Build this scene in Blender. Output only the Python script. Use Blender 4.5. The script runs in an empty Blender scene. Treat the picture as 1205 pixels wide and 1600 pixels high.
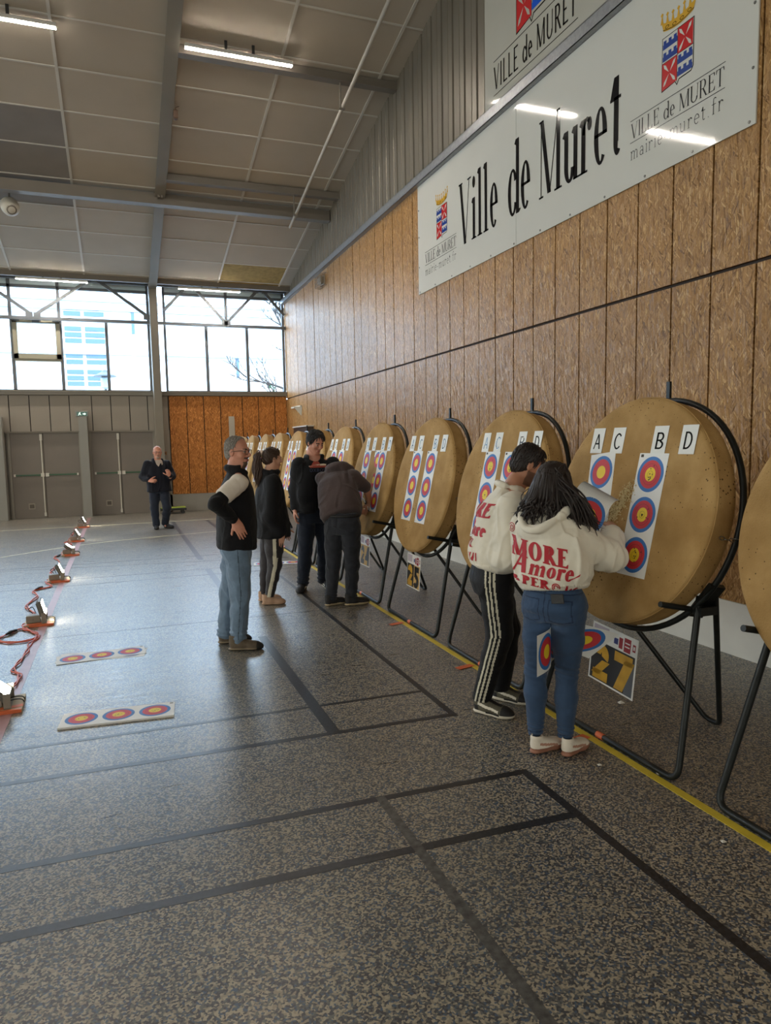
import bpy, bmesh, math, random
import numpy as np
from mathutils import Vector, Matrix

random.seed(7)
SC = bpy.context.scene
COL = SC.collection

# ------------------------------------------------------------------ camera, sky, light, exposure
F_PX, YAW, PITCH, ROLL, CAM_H = 1092.43, 0.361195, -0.098313, -0.0190717, 1.75
_cy, _sy = math.cos(YAW), math.sin(YAW)
_fw = Vector((_sy * math.cos(PITCH), _cy * math.cos(PITCH), math.sin(PITCH)))
_r0 = Vector((_cy, -_sy, 0.0))
_u0 = _r0.cross(_fw)
_rt = math.cos(ROLL) * _r0 + math.sin(ROLL) * _u0
_up = -math.sin(ROLL) * _r0 + math.cos(ROLL) * _u0
cam_d = bpy.data.cameras.new('camera')
cam = bpy.data.objects.new('camera', cam_d)
COL.objects.link(cam)
cam.matrix_world = Matrix(((_rt.x, _up.x, -_fw.x, 0), (_rt.y, _up.y, -_fw.y, 0), (_rt.z, _up.z, -_fw.z, CAM_H), (0, 0, 0, 1)))
cam_d.sensor_fit = 'HORIZONTAL'
cam_d.sensor_width = 36.0
cam_d.lens = F_PX / 1205.0 * 36.0
cam_d.clip_start = 0.05
cam_d.clip_end = 300
SC.camera = cam

SKY_STRENGTH = 11.5
LAMP_STRENGTH = 165.0
FLOOD_STRENGTH = 60.0
EXPOSURE = 0.29
SKY_COLOR = (0.57, 0.77, 1.0, 1)

world = bpy.data.worlds.new('overcast_sky')
SC.world = world
world.use_nodes = True
_bg = world.node_tree.nodes['Background']
_bg.inputs[0].default_value = SKY_COLOR
_bg.inputs[1].default_value = SKY_STRENGTH

def portal(name, loc, size_x, size_y, direction):
    """marks a window opening so that the sky light coming through it is sampled well"""
    d = bpy.data.lights.new(name, 'AREA')
    d.shape = 'RECTANGLE'
    d.size, d.size_y = size_x, size_y
    d.cycles.is_portal = True
    o = bpy.data.objects.new(name, d)
    COL.objects.link(o)
    o.location = loc
    o.rotation_euler = Vector(direction).to_track_quat('-Z', 'Y').to_euler()
    return o

portal('window_daylight', (-6.6, 20.05, 4.52), 22.4, 2.6, (0, -1, 0))
portal('window_daylight', (-6.6, -16.05, 4.52), 22.4, 2.6, (0, 1, 0))

portal('window_daylight', (-18.25, 9.0, 4.3), 20.0, 3.1, (1, 0, 0))  # sky light through the window band added in the left wall

SC.view_settings.view_transform = 'Standard'
SC.view_settings.look = 'None'
SC.view_settings.exposure = EXPOSURE
SC.view_settings.gamma = 1.0
SC.view_settings.use_curve_mapping = False
SC.cycles.use_denoising = True
SC.cycles.max_bounces = 7
SC.cycles.diffuse_bounces = 4
SC.cycles.glossy_bounces = 3
SC.cycles.transparent_max_bounces = 8
SC.cycles.sample_clamp_indirect = 6.0
SC.cycles.caustics_reflective = False
SC.cycles.caustics_refractive = False

# ------------------------------------------------------------------ helpers: materials
def lin(r, g, b):
    f = lambda c: (c / 255.0 / 12.92) if c <= 10 else ((c / 255.0 + 0.055) / 1.055) ** 2.4
    return (f(r), f(g), f(b), 1.0)

def new_mat(name):
    m = bpy.data.materials.new(name)
    m.use_nodes = True
    return m, m.node_tree.nodes, m.node_tree.links, m.node_tree.nodes['Principled BSDF']

def mat(name, col, rough=0.6, metal=0.0, var=0.0, vscale=30.0, bump=0.0, bscale=60.0, spec=None, sheen=0.0, stretch=None):
    """plain procedural material: colour with a little noise variation and a fine bump"""
    m, N, L, B = new_mat(name)
    c = col if len(col) == 4 else (*col, 1.0)
    B.inputs['Base Color'].default_value = c
    B.inputs['Roughness'].default_value = rough
    B.inputs['Metallic'].default_value = metal
    if spec is not None:
        B.inputs['Specular IOR Level'].default_value = spec
    if sheen:
        B.inputs['Sheen Weight'].default_value = sheen
    if var or bump:
        tc = N.new('ShaderNodeTexCoord')
        vec = tc.outputs['Object']
        if stretch:
            mp = N.new('ShaderNodeMapping')
            mp.inputs['Scale'].default_value = stretch
            L.new(vec, mp.inputs['Vector'])
            vec = mp.outputs[0]
    if var:
        n = N.new('ShaderNodeTexNoise')
        n.inputs['Scale'].default_value = vscale
        n.inputs['Detail'].default_value = 5
        L.new(vec, n.inputs['Vector'])
        mr = N.new('ShaderNodeMapRange')
        mr.inputs[1].default_value, mr.inputs[2].default_value = 0.3, 0.7
        mr.inputs[3].default_value, mr.inputs[4].default_value = 1 - var, 1 + var
        L.new(n.outputs['Fac'], mr.inputs[0])
        mx = N.new('ShaderNodeMix')
        mx.data_type = 'RGBA'
        mx.blend_type = 'MULTIPLY'
        mx.inputs['Factor'].default_value = 1
        mx.inputs['A'].default_value = c
        L.new(mr.outputs[0], mx.inputs['B'])
        L.new(mx.outputs['Result'], B.inputs['Base Color'])
    if bump:
        n2 = N.new('ShaderNodeTexNoise')
        n2.inputs['Scale'].default_value = bscale
        n2.inputs['Detail'].default_value = 4
        L.new(vec, n2.inputs['Vector'])
        bp = N.new('ShaderNodeBump')
        bp.inputs['Strength'].default_value = bump
        bp.inputs['Distance'].default_value = 0.01
        L.new(n2.outputs['Fac'], bp.inputs['Height'])
        L.new(bp.outputs[0], B.inputs['Normal'])
    return m

def emit_mat(name, col, strength):
    m, N, L, B = new_mat(name)
    B.inputs['Base Color'].default_value = (*col, 1)
    B.inputs['Emission Color'].default_value = (*col, 1)
    B.inputs['Emission Strength'].default_value = strength
    return m

def ramp(N, stops, interp='LINEAR'):
    r = N.new('ShaderNodeValToRGB')
    r.color_ramp.interpolation = interp
    els = r.color_ramp.elements
    while len(els) < len(stops):
        els.new(0.5)
    for e, (p, c) in zip(els, stops):
        e.position = p
        e.color = c if len(c) == 4 else (*c, 1)
    return r

def osb_mat(name, axis, tint=(1.0, 1.0, 1.0), rough=0.36):
    """varnished flake board: long flakes in several directions; axis is the wall's normal"""
    m, N, L, B = new_mat(name)
    tc = N.new('ShaderNodeTexCoord')
    def flakes(angle, sx, sz, seed):
        mp = N.new('ShaderNodeMapping')
        rot = (angle, 0, 0) if axis == 'X' else (0, angle, 0)
        mp.inputs['Rotation'].default_value = rot
        mp.inputs['Location'].default_value = (seed, seed * 1.7, seed * 0.6)
        mp2 = N.new('ShaderNodeMapping')
        mp2.inputs['Scale'].default_value = (2, sx, sz) if axis == 'X' else (sx, 2, sz)
        L.new(tc.outputs['Object'], mp.inputs['Vector'])
        L.new(mp.outputs[0], mp2.inputs['Vector'])
        v = N.new('ShaderNodeTexVoronoi')
        v.inputs['Scale'].default_value = 1.0
        v.inputs['Randomness'].default_value = 1.0
        L.new(mp2.outputs[0], v.inputs['Vector'])
        sep = N.new('ShaderNodeSeparateColor')
        L.new(v.outputs['Color'], sep.inputs[0])
        return v, sep
    va, sa = flakes(0.08, 92, 13, 0.0)
    vb, sb = flakes(0.70, 88, 16, 3.1)
    vc, s_c = flakes(-0.55, 95, 15, 5.7)
    # which layer lies on top, decided per flake
    def pick(a, b, sel, out_a, out_b, thr):
        g = N.new('ShaderNodeMath'); g.operation = 'GREATER_THAN'; g.inputs[1].default_value = thr
        L.new(sel, g.inputs[0])
        mx = N.new('ShaderNodeMix'); mx.data_type = 'FLOAT'
        L.new(g.outputs[0], mx.inputs['Factor']); L.new(out_a, mx.inputs['A']); L.new(out_b, mx.inputs['B'])
        return mx.outputs['Result']
    val = pick(None, None, sb.outputs['Green'], sa.outputs['Red'], sb.outputs['Red'], 0.72)
    val = pick(None, None, s_c.outputs['Green'], val, s_c.outputs['Red'], 0.76)
    dist = pick(None, None, sb.outputs['Green'], va.outputs['Distance'], vb.outputs['Distance'], 0.72)
    dist = pick(None, None, s_c.outputs['Green'], dist, vc.outputs['Distance'], 0.76)
    r = ramp(N, [(p, tuple(c * k for c, k in zip(col, tint))) for p, col in
                 ((0.0, (0.150, 0.072, 0.022)), (0.12, (0.270, 0.138, 0.046)), (0.5, (0.355, 0.188, 0.066)), (0.85, (0.425, 0.236, 0.090)), (1.0, (0.60, 0.385, 0.17)))])
    L.new(val, r.inputs[0])
    # fine grain inside each flake
    n = N.new('ShaderNodeTexNoise'); n.inputs['Scale'].default_value = 90; n.inputs['Detail'].default_value = 3
    L.new(tc.outputs['Object'], n.inputs['Vector'])
    big = N.new('ShaderNodeTexNoise'); big.inputs['Scale'].default_value = 0.8; big.inputs['Detail'].default_value = 2
    L.new(tc.outputs['Object'], big.inputs['Vector'])
    ad = N.new('ShaderNodeMath'); ad.operation = 'ADD'
    L.new(n.outputs['Fac'], ad.inputs[0]); L.new(big.outputs['Fac'], ad.inputs[1])
    mr = N.new('ShaderNodeMapRange'); mr.inputs[1].default_value, mr.inputs[2].default_value = 0.7, 1.3
    mr.inputs[3].default_value, mr.inputs[4].default_value = 0.86, 1.14
    L.new(ad.outputs[0], mr.inputs[0])
    mx = N.new('ShaderNodeMix'); mx.data_type = 'RGBA'; mx.blend_type = 'MULTIPLY'; mx.inputs['Factor'].default_value = 1
    L.new(r.outputs[0], mx.inputs['A']); L.new(mr.outputs[0], mx.inputs['B'])
    L.new(mx.outputs['Result'], B.inputs['Base Color'])
    B.inputs['Roughness'].default_value = rough
    B.inputs['Specular IOR Level'].default_value = 0.20
    hm = N.new('ShaderNodeMath'); hm.operation = 'MULTIPLY_ADD'; hm.inputs[1].default_value = -0.55
    L.new(dist, hm.inputs[0]); L.new(val, hm.inputs[2])
    bp = N.new('ShaderNodeBump'); bp.inputs['Strength'].default_value = 0.45; bp.inputs['Distance'].default_value = 0.004
    L.new(hm.outputs[0], bp.inputs['Height'])
    # every flake lies at its own slight tilt under the varnish
    tl = N.new('ShaderNodeVectorMath'); tl.operation = 'SUBTRACT'; tl.inputs[1].default_value = (.5, .5, .5)
    L.new(va.outputs['Color'], tl.inputs[0])
    sc_ = N.new('ShaderNodeVectorMath'); sc_.operation = 'SCALE'; sc_.inputs['Scale'].default_value = 0.30
    L.new(tl.outputs[0], sc_.inputs[0])
    av = N.new('ShaderNodeVectorMath'); av.operation = 'ADD'
    L.new(bp.outputs[0], av.inputs[0]); L.new(sc_.outputs[0], av.inputs[1])
    nv = N.new('ShaderNodeVectorMath'); nv.operation = 'NORMALIZE'
    L.new(av.outputs[0], nv.inputs[0]); L.new(nv.outputs[0], B.inputs['Normal'])
    return m

def floor_mat():
    """seamless sports floor of pressed beige, grey and blue granules under a worn glossy coat"""
    m, N, L, B = new_mat('granule_floor')
    tc = N.new('ShaderNodeTexCoord')
    dn = N.new('ShaderNodeTexNoise'); dn.inputs['Scale'].default_value = 70; dn.inputs['Detail'].default_value = 2
    L.new(tc.outputs['Object'], dn.inputs['Vector'])
    mp = N.new('ShaderNodeMix'); mp.data_type = 'RGBA'; mp.blend_type = 'LINEAR_LIGHT'; mp.inputs['Factor'].default_value = 0.006
    L.new(tc.outputs['Object'], mp.inputs['A']); L.new(dn.outputs['Color'], mp.inputs['B'])
    v = N.new('ShaderNodeTexVoronoi'); v.inputs['Scale'].default_value = 138; v.voronoi_dimensions = '2D'
    L.new(mp.outputs['Result'], v.inputs['Vector'])
    sp = N.new('ShaderNodeSeparateColor'); L.new(v.outputs['Color'], sp.inputs[0])
    r = ramp(N, [(0.0, (0.050, 0.052, 0.058)), (0.22, (0.085, 0.090, 0.096)), (0.36, (0.060, 0.095, 0.150)), (0.46, (0.135, 0.135, 0.128)),
                 (0.60, (0.290, 0.250, 0.185)), (0.80, (0.390, 0.335, 0.245))], 'CONSTANT')
    L.new(sp.outputs['Red'], r.inputs[0])
    big = N.new('ShaderNodeTexNoise'); big.inputs['Scale'].default_value = 0.7; big.inputs['Detail'].default_value = 5
    L.new(tc.outputs['Object'], big.inputs['Vector'])
    mr = N.new('ShaderNodeMapRange'); mr.inputs[1].default_value, mr.inputs[2].default_value = 0.3, 0.7
    mr.inputs[3].default_value, mr.inputs[4].default_value = 0.88, 1.12
    L.new(big.outputs['Fac'], mr.inputs[0])
    mx = N.new('ShaderNodeMix'); mx.data_type = 'RGBA'; mx.blend_type = 'MULTIPLY'; mx.inputs['Factor'].default_value = 1
    L.new(r.outputs[0], mx.inputs['A']); L.new(mr.outputs[0], mx.inputs['B'])
    L.new(mx.outputs['Result'], B.inputs['Base Color'])
    # gloss: worn streaks running across the hall
    st = N.new('ShaderNodeMapping'); st.inputs['Scale'].default_value = (1.2, 9, 1)
    L.new(tc.outputs['Object'], st.inputs['Vector'])
    sn = N.new('ShaderNodeTexNoise'); sn.inputs['Scale'].default_value = 2.2; sn.inputs['Detail'].default_value = 6
    L.new(st.outputs[0], sn.inputs['Vector'])
    rr = N.new('ShaderNodeMapRange'); rr.inputs[1].default_value, rr.inputs[2].default_value = 0.3, 0.7
    rr.inputs[3].default_value, rr.inputs[4].default_value = 0.27, 0.37
    L.new(sn.outputs['Fac'], rr.inputs[0])
    L.new(rr.outputs[0], B.inputs['Roughness'])
    B.inputs['Specular IOR Level'].default_value = 0.5
    bn = N.new('ShaderNodeTexNoise'); bn.inputs['Scale'].default_value = 160; bn.inputs['Detail'].default_value = 3
    L.new(tc.outputs['Object'], bn.inputs['Vector'])
    bp = N.new('ShaderNodeBump'); bp.inputs['Strength'].default_value = 0.10; bp.inputs['Distance'].default_value = 0.004
    L.new(bn.outputs['Fac'], bp.inputs['Height']); L.new(bp.outputs[0], B.inputs['Normal'])
    return m

def straw_mat():
    """compressed straw covered in hessian: tan, fine weave, old arrow holes"""
    m, N, L, B = new_mat('straw_butt')
    tc = N.new('ShaderNodeTexCoord')
    n = N.new('ShaderNodeTexNoise'); n.inputs['Scale'].default_value = 5; n.inputs['Detail'].default_value = 6
    L.new(tc.outputs['Object'], n.inputs['Vector'])
    r = ramp(N, [(0.30, (0.31, 0.180, 0.062)), (0.55, (0.41, 0.250, 0.096)), (0.75, (0.51, 0.33, 0.140))])
    L.new(n.outputs['Fac'], r.inputs[0])
    v = N.new('ShaderNodeTexVoronoi'); v.inputs['Scale'].default_value = 42
    L.new(tc.outputs['Object'], v.inputs['Vector'])
    n2 = N.new('ShaderNodeTexNoise'); n2.inputs['Scale'].default_value = 4.2; n2.inputs['Detail'].default_value = 3
    L.new(tc.outputs['Object'], n2.inputs['Vector'])
    thr = N.new('ShaderNodeMapRange'); thr.inputs[1].default_value, thr.inputs[2].default_value = 0.45, 0.75
    thr.inputs[3].default_value, thr.inputs[4].default_value = 0.05, 0.27
    L.new(n2.outputs['Fac'], thr.inputs[0])
    lt = N.new('ShaderNodeMath'); lt.operation = 'LESS_THAN'
    L.new(v.outputs['Distance'], lt.inputs[0]); L.new(thr.outputs[0], lt.inputs[1])
    mx = N.new('ShaderNodeMix'); mx.data_type = 'RGBA'
    L.new(lt.outputs[0], mx.inputs['Factor']); L.new(r.outputs[0], mx.inputs['A']); mx.inputs['B'].default_value = (0.12, 0.07, 0.028, 1)
    L.new(mx.outputs['Result'], B.inputs['Base Color'])
    B.inputs['Roughness'].default_value = 0.85
    B.inputs['Specular IOR Level'].default_value = 0.2
    w = N.new('ShaderNodeTexNoise'); w.inputs['Scale'].default_value = 110; w.inputs['Detail'].default_value = 4
    L.new(tc.outputs['Object'], w.inputs['Vector'])
    sb = N.new('ShaderNodeMath'); sb.operation = 'SUBTRACT'
    L.new(w.outputs['Fac'], sb.inputs[0]); L.new(lt.outputs[0], sb.inputs[1])
    bp = N.new('ShaderNodeBump'); bp.inputs['Strength'].default_value = 0.5; bp.inputs['Distance'].default_value = 0.006
    L.new(sb.outputs[0], bp.inputs['Height']); L.new(bp.outputs[0], B.inputs['Normal'])
    return m

def glass_mat(name='window_glass', tint=(0.93, 0.96, 0.97, 1)):
    m, N, L, B = new_mat(name)
    out = N['Material Output']
    tr = N.new('ShaderNodeBsdfTransparent'); tr.inputs[0].default_value = tint
    gl = N.new('ShaderNodeBsdfGlossy'); gl.inputs['Roughness'].default_value = 0.02
    mx = N.new('ShaderNodeMixShader'); mx.inputs[0].default_value = 0.07
    L.new(tr.outputs[0], mx.inputs[1]); L.new(gl.outputs[0], mx.inputs[2])
    L.new(mx.outputs[0], out.inputs['Surface'])
    return m

# ------------------------------------------------------------------ helpers: objects
def tag(o, label=None, cat=None, group=None, kind=None):
    if label: o['label'] = label
    if cat: o['category'] = cat
    if group: o['group'] = group
    if kind: o['kind'] = kind
    return o

def thing(name, label, cat, loc=(0, 0, 0), rz=0.0, group=None):
    o = bpy.data.objects.new(name, None)
    COL.objects.link(o)
    o.location = loc
    o.rotation_euler = (0, 0, rz)
    o.empty_display_size = 0.1
    return tag(o, label, cat, group)

def dup(root, loc, label=None, group=None):
    """a copy of a thing with copies of its parts and sub-parts"""
    r = root.copy(); COL.objects.link(r); r.location = loc
    if label: r['label'] = label
    if group: r['group'] = group
    for ch in list(root.children):
        c = ch.copy(); COL.objects.link(c); c.parent = r
        for g in list(ch.children):
            d = g.copy(); COL.objects.link(d); d.parent = c
    return r

def mesh_obj(name, verts, faces, mats, mi=None, parent=None, smooth=None, origin=None):
    me = bpy.data.meshes.new(name)
    if origin is not None:
        ox, oy, oz = origin
        verts = [(v[0] - ox, v[1] - oy, v[2] - oz) for v in verts]
    me.from_pydata([tuple(map(float, v)) for v in verts], [], [tuple(map(int, f)) for f in faces])
    for m in (mats if isinstance(mats, (list, tuple)) else [mats]):
        me.materials.append(m)
    if mi is not None:
        me.polygons.foreach_set('material_index', list(mi))
    if smooth:
        me.polygons.foreach_set('use_smooth', [True] * len(me.polygons))
        if smooth is not True:
            me.set_sharp_from_angle(angle=smooth)
    me.update()
    o = bpy.data.objects.new(name, me)
    COL.objects.link(o)
    if origin is not None and parent is None:
        o.location = origin
    if parent is not None:
        o.parent = parent
    return o

class MB:
    """collects shapes and links them as ONE mesh object"""
    def __init__(s):
        s.v, s.f, s.m = [], [], []
    def add(s, vs, fs, mi=0):
        b = len(s.v)
        s.v += [tuple(v) for v in vs]
        s.f += [tuple(i + b for i in f) for f in fs]
        s.m += [mi] * len(fs)
    def box(s, x0, x1, y0, y1, z0, z1, mi=0):
        s.obox(((x0 + x1) / 2, (y0 + y1) / 2, (z0 + z1) / 2), (1, 0, 0), (0, 1, 0), (0, 0, 1), (x1 - x0) / 2, (y1 - y0) / 2, (z1 - z0) / 2, mi)
    def obox(s, c, a, b, n, ha, hb, hn, mi=0, bev=0.0):
        c, a, b, n = map(np.asarray, (c, a, b, n))
        if bev <= 0:
            vs = [c + i * ha * a + j * hb * b + k * hn * n for k in (-1, 1) for j in (-1, 1) for i in (-1, 1)]
            s.add(vs, [(0, 2, 3, 1), (4, 5, 7, 6), (0, 1, 5, 4), (2, 6, 7, 3), (0, 4, 6, 2), (1, 3, 7, 5)], mi)
        else:
            # chamfered box: the rectangle outline is inset on both n ends
            def ring(k, da, db):
                return [c + i * (ha - da) * a + j * (hb - db) * b + k * n for i, j in ((-1, -1), (1, -1), (1, 1), (-1, 1))]
            rr = [ring(-hn, bev, bev), ring(-hn + bev, 0, 0), ring(hn - bev, 0, 0), ring(hn, bev, bev)]
            vs = [p for q in rr for p in q]
            fs = [(3, 2, 1, 0), (12, 13, 14, 15)]
            for l in range(3):
                for e in range(4):
                    f = (e + 1) % 4
                    fs.append((l * 4 + e, l * 4 + f, l * 4 + 4 + f, l * 4 + 4 + e))
            s.add(vs, fs, mi)
    def poly(s, pts, o, u, v, n, z=0.0, mi=0, th=0.0):
        """a flat outline (in u, v) placed at o + n*z; with a thickness th it becomes a slab"""
        o, u, v, n = map(np.asarray, (o, u, v, n))
        P = [o + x * u + y * v + z * n for x, y in pts]
        k = len(P)
        if th:
            Q = [p - n * th for p in P]
            s.add(P + Q, [tuple(range(k)), tuple(range(2 * k - 1, k - 1, -1))] + [(i, i + k, (i + 1) % k + k, (i + 1) % k) for i in range(k)], mi)
        else:
            s.add(P, [tuple(range(k))], mi)
    def tube(s, pts, r, seg=10, mi=0, closed=False, cap=True):
        P = [np.asarray(p, float) for p in pts]
        n = len(P)
        rad = r if hasattr(r, '__len__') else [r] * n
        T = []
        for i in range(n):
            a = P[i - 1] if (i or closed) else P[0]
            b = P[(i + 1) % n] if (i < n - 1 or closed) else P[-1]
            t = b - a
            T.append(t / (np.linalg.norm(t) + 1e-12))
        ref = np.array([0, 0, 1.0]) if abs(T[0][2]) < 0.9 else np.array([1.0, 0, 0])
        U = np.cross(T[0], ref); U /= np.linalg.norm(U)
        vs = []
        for i in range(n):
            U = U - T[i] * (U @ T[i]); U /= np.linalg.norm(U)
            V = np.cross(T[i], U)
            for k in range(seg):
                a = 2 * math.pi * k / seg
                vs.append(P[i] + rad[i] * (math.cos(a) * U + math.sin(a) * V))
        fs = []
        for i in range(n if closed else n - 1):
            j = (i + 1) % n
            for k in range(seg):
                l = (k + 1) % seg
                fs.append((i * seg + k, i * seg + l, j * seg + l, j * seg + k))
        if cap and not closed:
            fs.append(tuple(range(seg - 1, -1, -1)))
            fs.append(tuple(range((n - 1) * seg, n * seg)))
        s.add(vs, fs, mi)
    def lathe(s, prof, o, ax, seg=48, mi=0, u=None):
        """prof: (radius, height) pairs along the axis ax from o"""
        o, ax = np.asarray(o, float), np.asarray(ax, float)
        ax = ax / np.linalg.norm(ax)
        if u is None:
            u = np.cross(ax, [0, 1, 0] if abs(ax[1]) < 0.9 else [1, 0, 0])
        u = u / np.linalg.norm(u)
        w = np.cross(ax, u)
        vs, fs = [], []
        for r, h in prof:
            for k in range(seg):
                a = 2 * math.pi * k / seg
                vs.append(o + ax * h + r * (math.cos(a) * u + math.sin(a) * w))
        for i in range(len(prof) - 1):
            for k in range(seg):
                l = (k + 1) % seg
                fs.append((i * seg + k, i * seg + l, (i + 1) * seg + l, (i + 1) * seg + k))
        fs.append(tuple(range(seg - 1, -1, -1)))
        fs.append(tuple(range((len(prof) - 1) * seg, len(prof) * seg)))
        s.add(vs, fs, mi)
    def build(s, name, mats, parent=None, smooth=None, origin=None):
        return mesh_obj(name, s.v, s.f, mats, s.m, parent, smooth, origin)

def fillet(pts, r, k=5):
    """rounds the inner corners of a polyline"""
    P = [np.asarray(p, float) for p in pts]
    out = [P[0]]
    for a, b, c in zip(P, P[1:], P[2:]):
        d1, d2 = a - b, c - b
        l1, l2 = np.linalg.norm(d1), np.linalg.norm(d2)
        q = min(r, l1 * 0.45, l2 * 0.45)
        s, e = b + d1 / l1 * q, b + d2 / l2 * q
        for i in range(k + 1):
            t = i / k
            out.append((1 - t) ** 2 * s + 2 * t * (1 - t) * b + t * t * e)
    out.append(P[-1])
    return out

def catmull(pts, k=6):
    P = [np.asarray(p, float) for p in pts]
    P = [2 * P[0] - P[1]] + P + [2 * P[-1] - P[-2]]
    out = []
    for i in range(1, len(P) - 2):
        for j in range(k):
            t = j / k
            a, b, c, d = P[i - 1], P[i], P[i + 1], P[i + 2]
            out.append(0.5 * (2 * b + (c - a) * t + (2 * a - 5 * b + 4 * c - d) * t * t + (-a + 3 * b - 3 * c + d) * t ** 3))
    out.append(P[-2])
    return out

def structure(o):
    o['kind'] = 'structure'
    return o

# ------------------------------------------------------------------ helpers: lettering built from strokes
def _ring(cx, cy, rx, ry, tx, ty, a0=0, a1=360, k=20):
    """part of an elliptical ring, tx thick at the sides and ty thick at top and bottom"""
    o = [(cx + rx * math.cos(math.radians(a0 + (a1 - a0) * i / k)), cy + ry * math.sin(math.radians(a0 + (a1 - a0) * i / k))) for i in range(k + 1)]
    q = [(cx + (rx - tx) * math.cos(math.radians(a0 + (a1 - a0) * i / k)), cy + (ry - ty) * math.sin(math.radians(a0 + (a1 - a0) * i / k))) for i in range(k + 1)]
    return [[o[i], o[i + 1], q[i + 1], q[i]] for i in range(k)]

def _bar(x0, y0, x1, y1, w):
    """a straight stroke with horizontal ends (or vertical ends when it lies flat)"""
    if abs(y1 - y0) > abs(x1 - x0) * 0.4:
        return [[(x0 - w / 2, y0), (x0 + w / 2, y0), (x1 + w / 2, y1), (x1 - w / 2, y1)]]
    return [[(x0, y0 - w / 2), (x1, y1 - w / 2), (x1, y1 + w / 2), (x0, y0 + w / 2)]]

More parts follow.
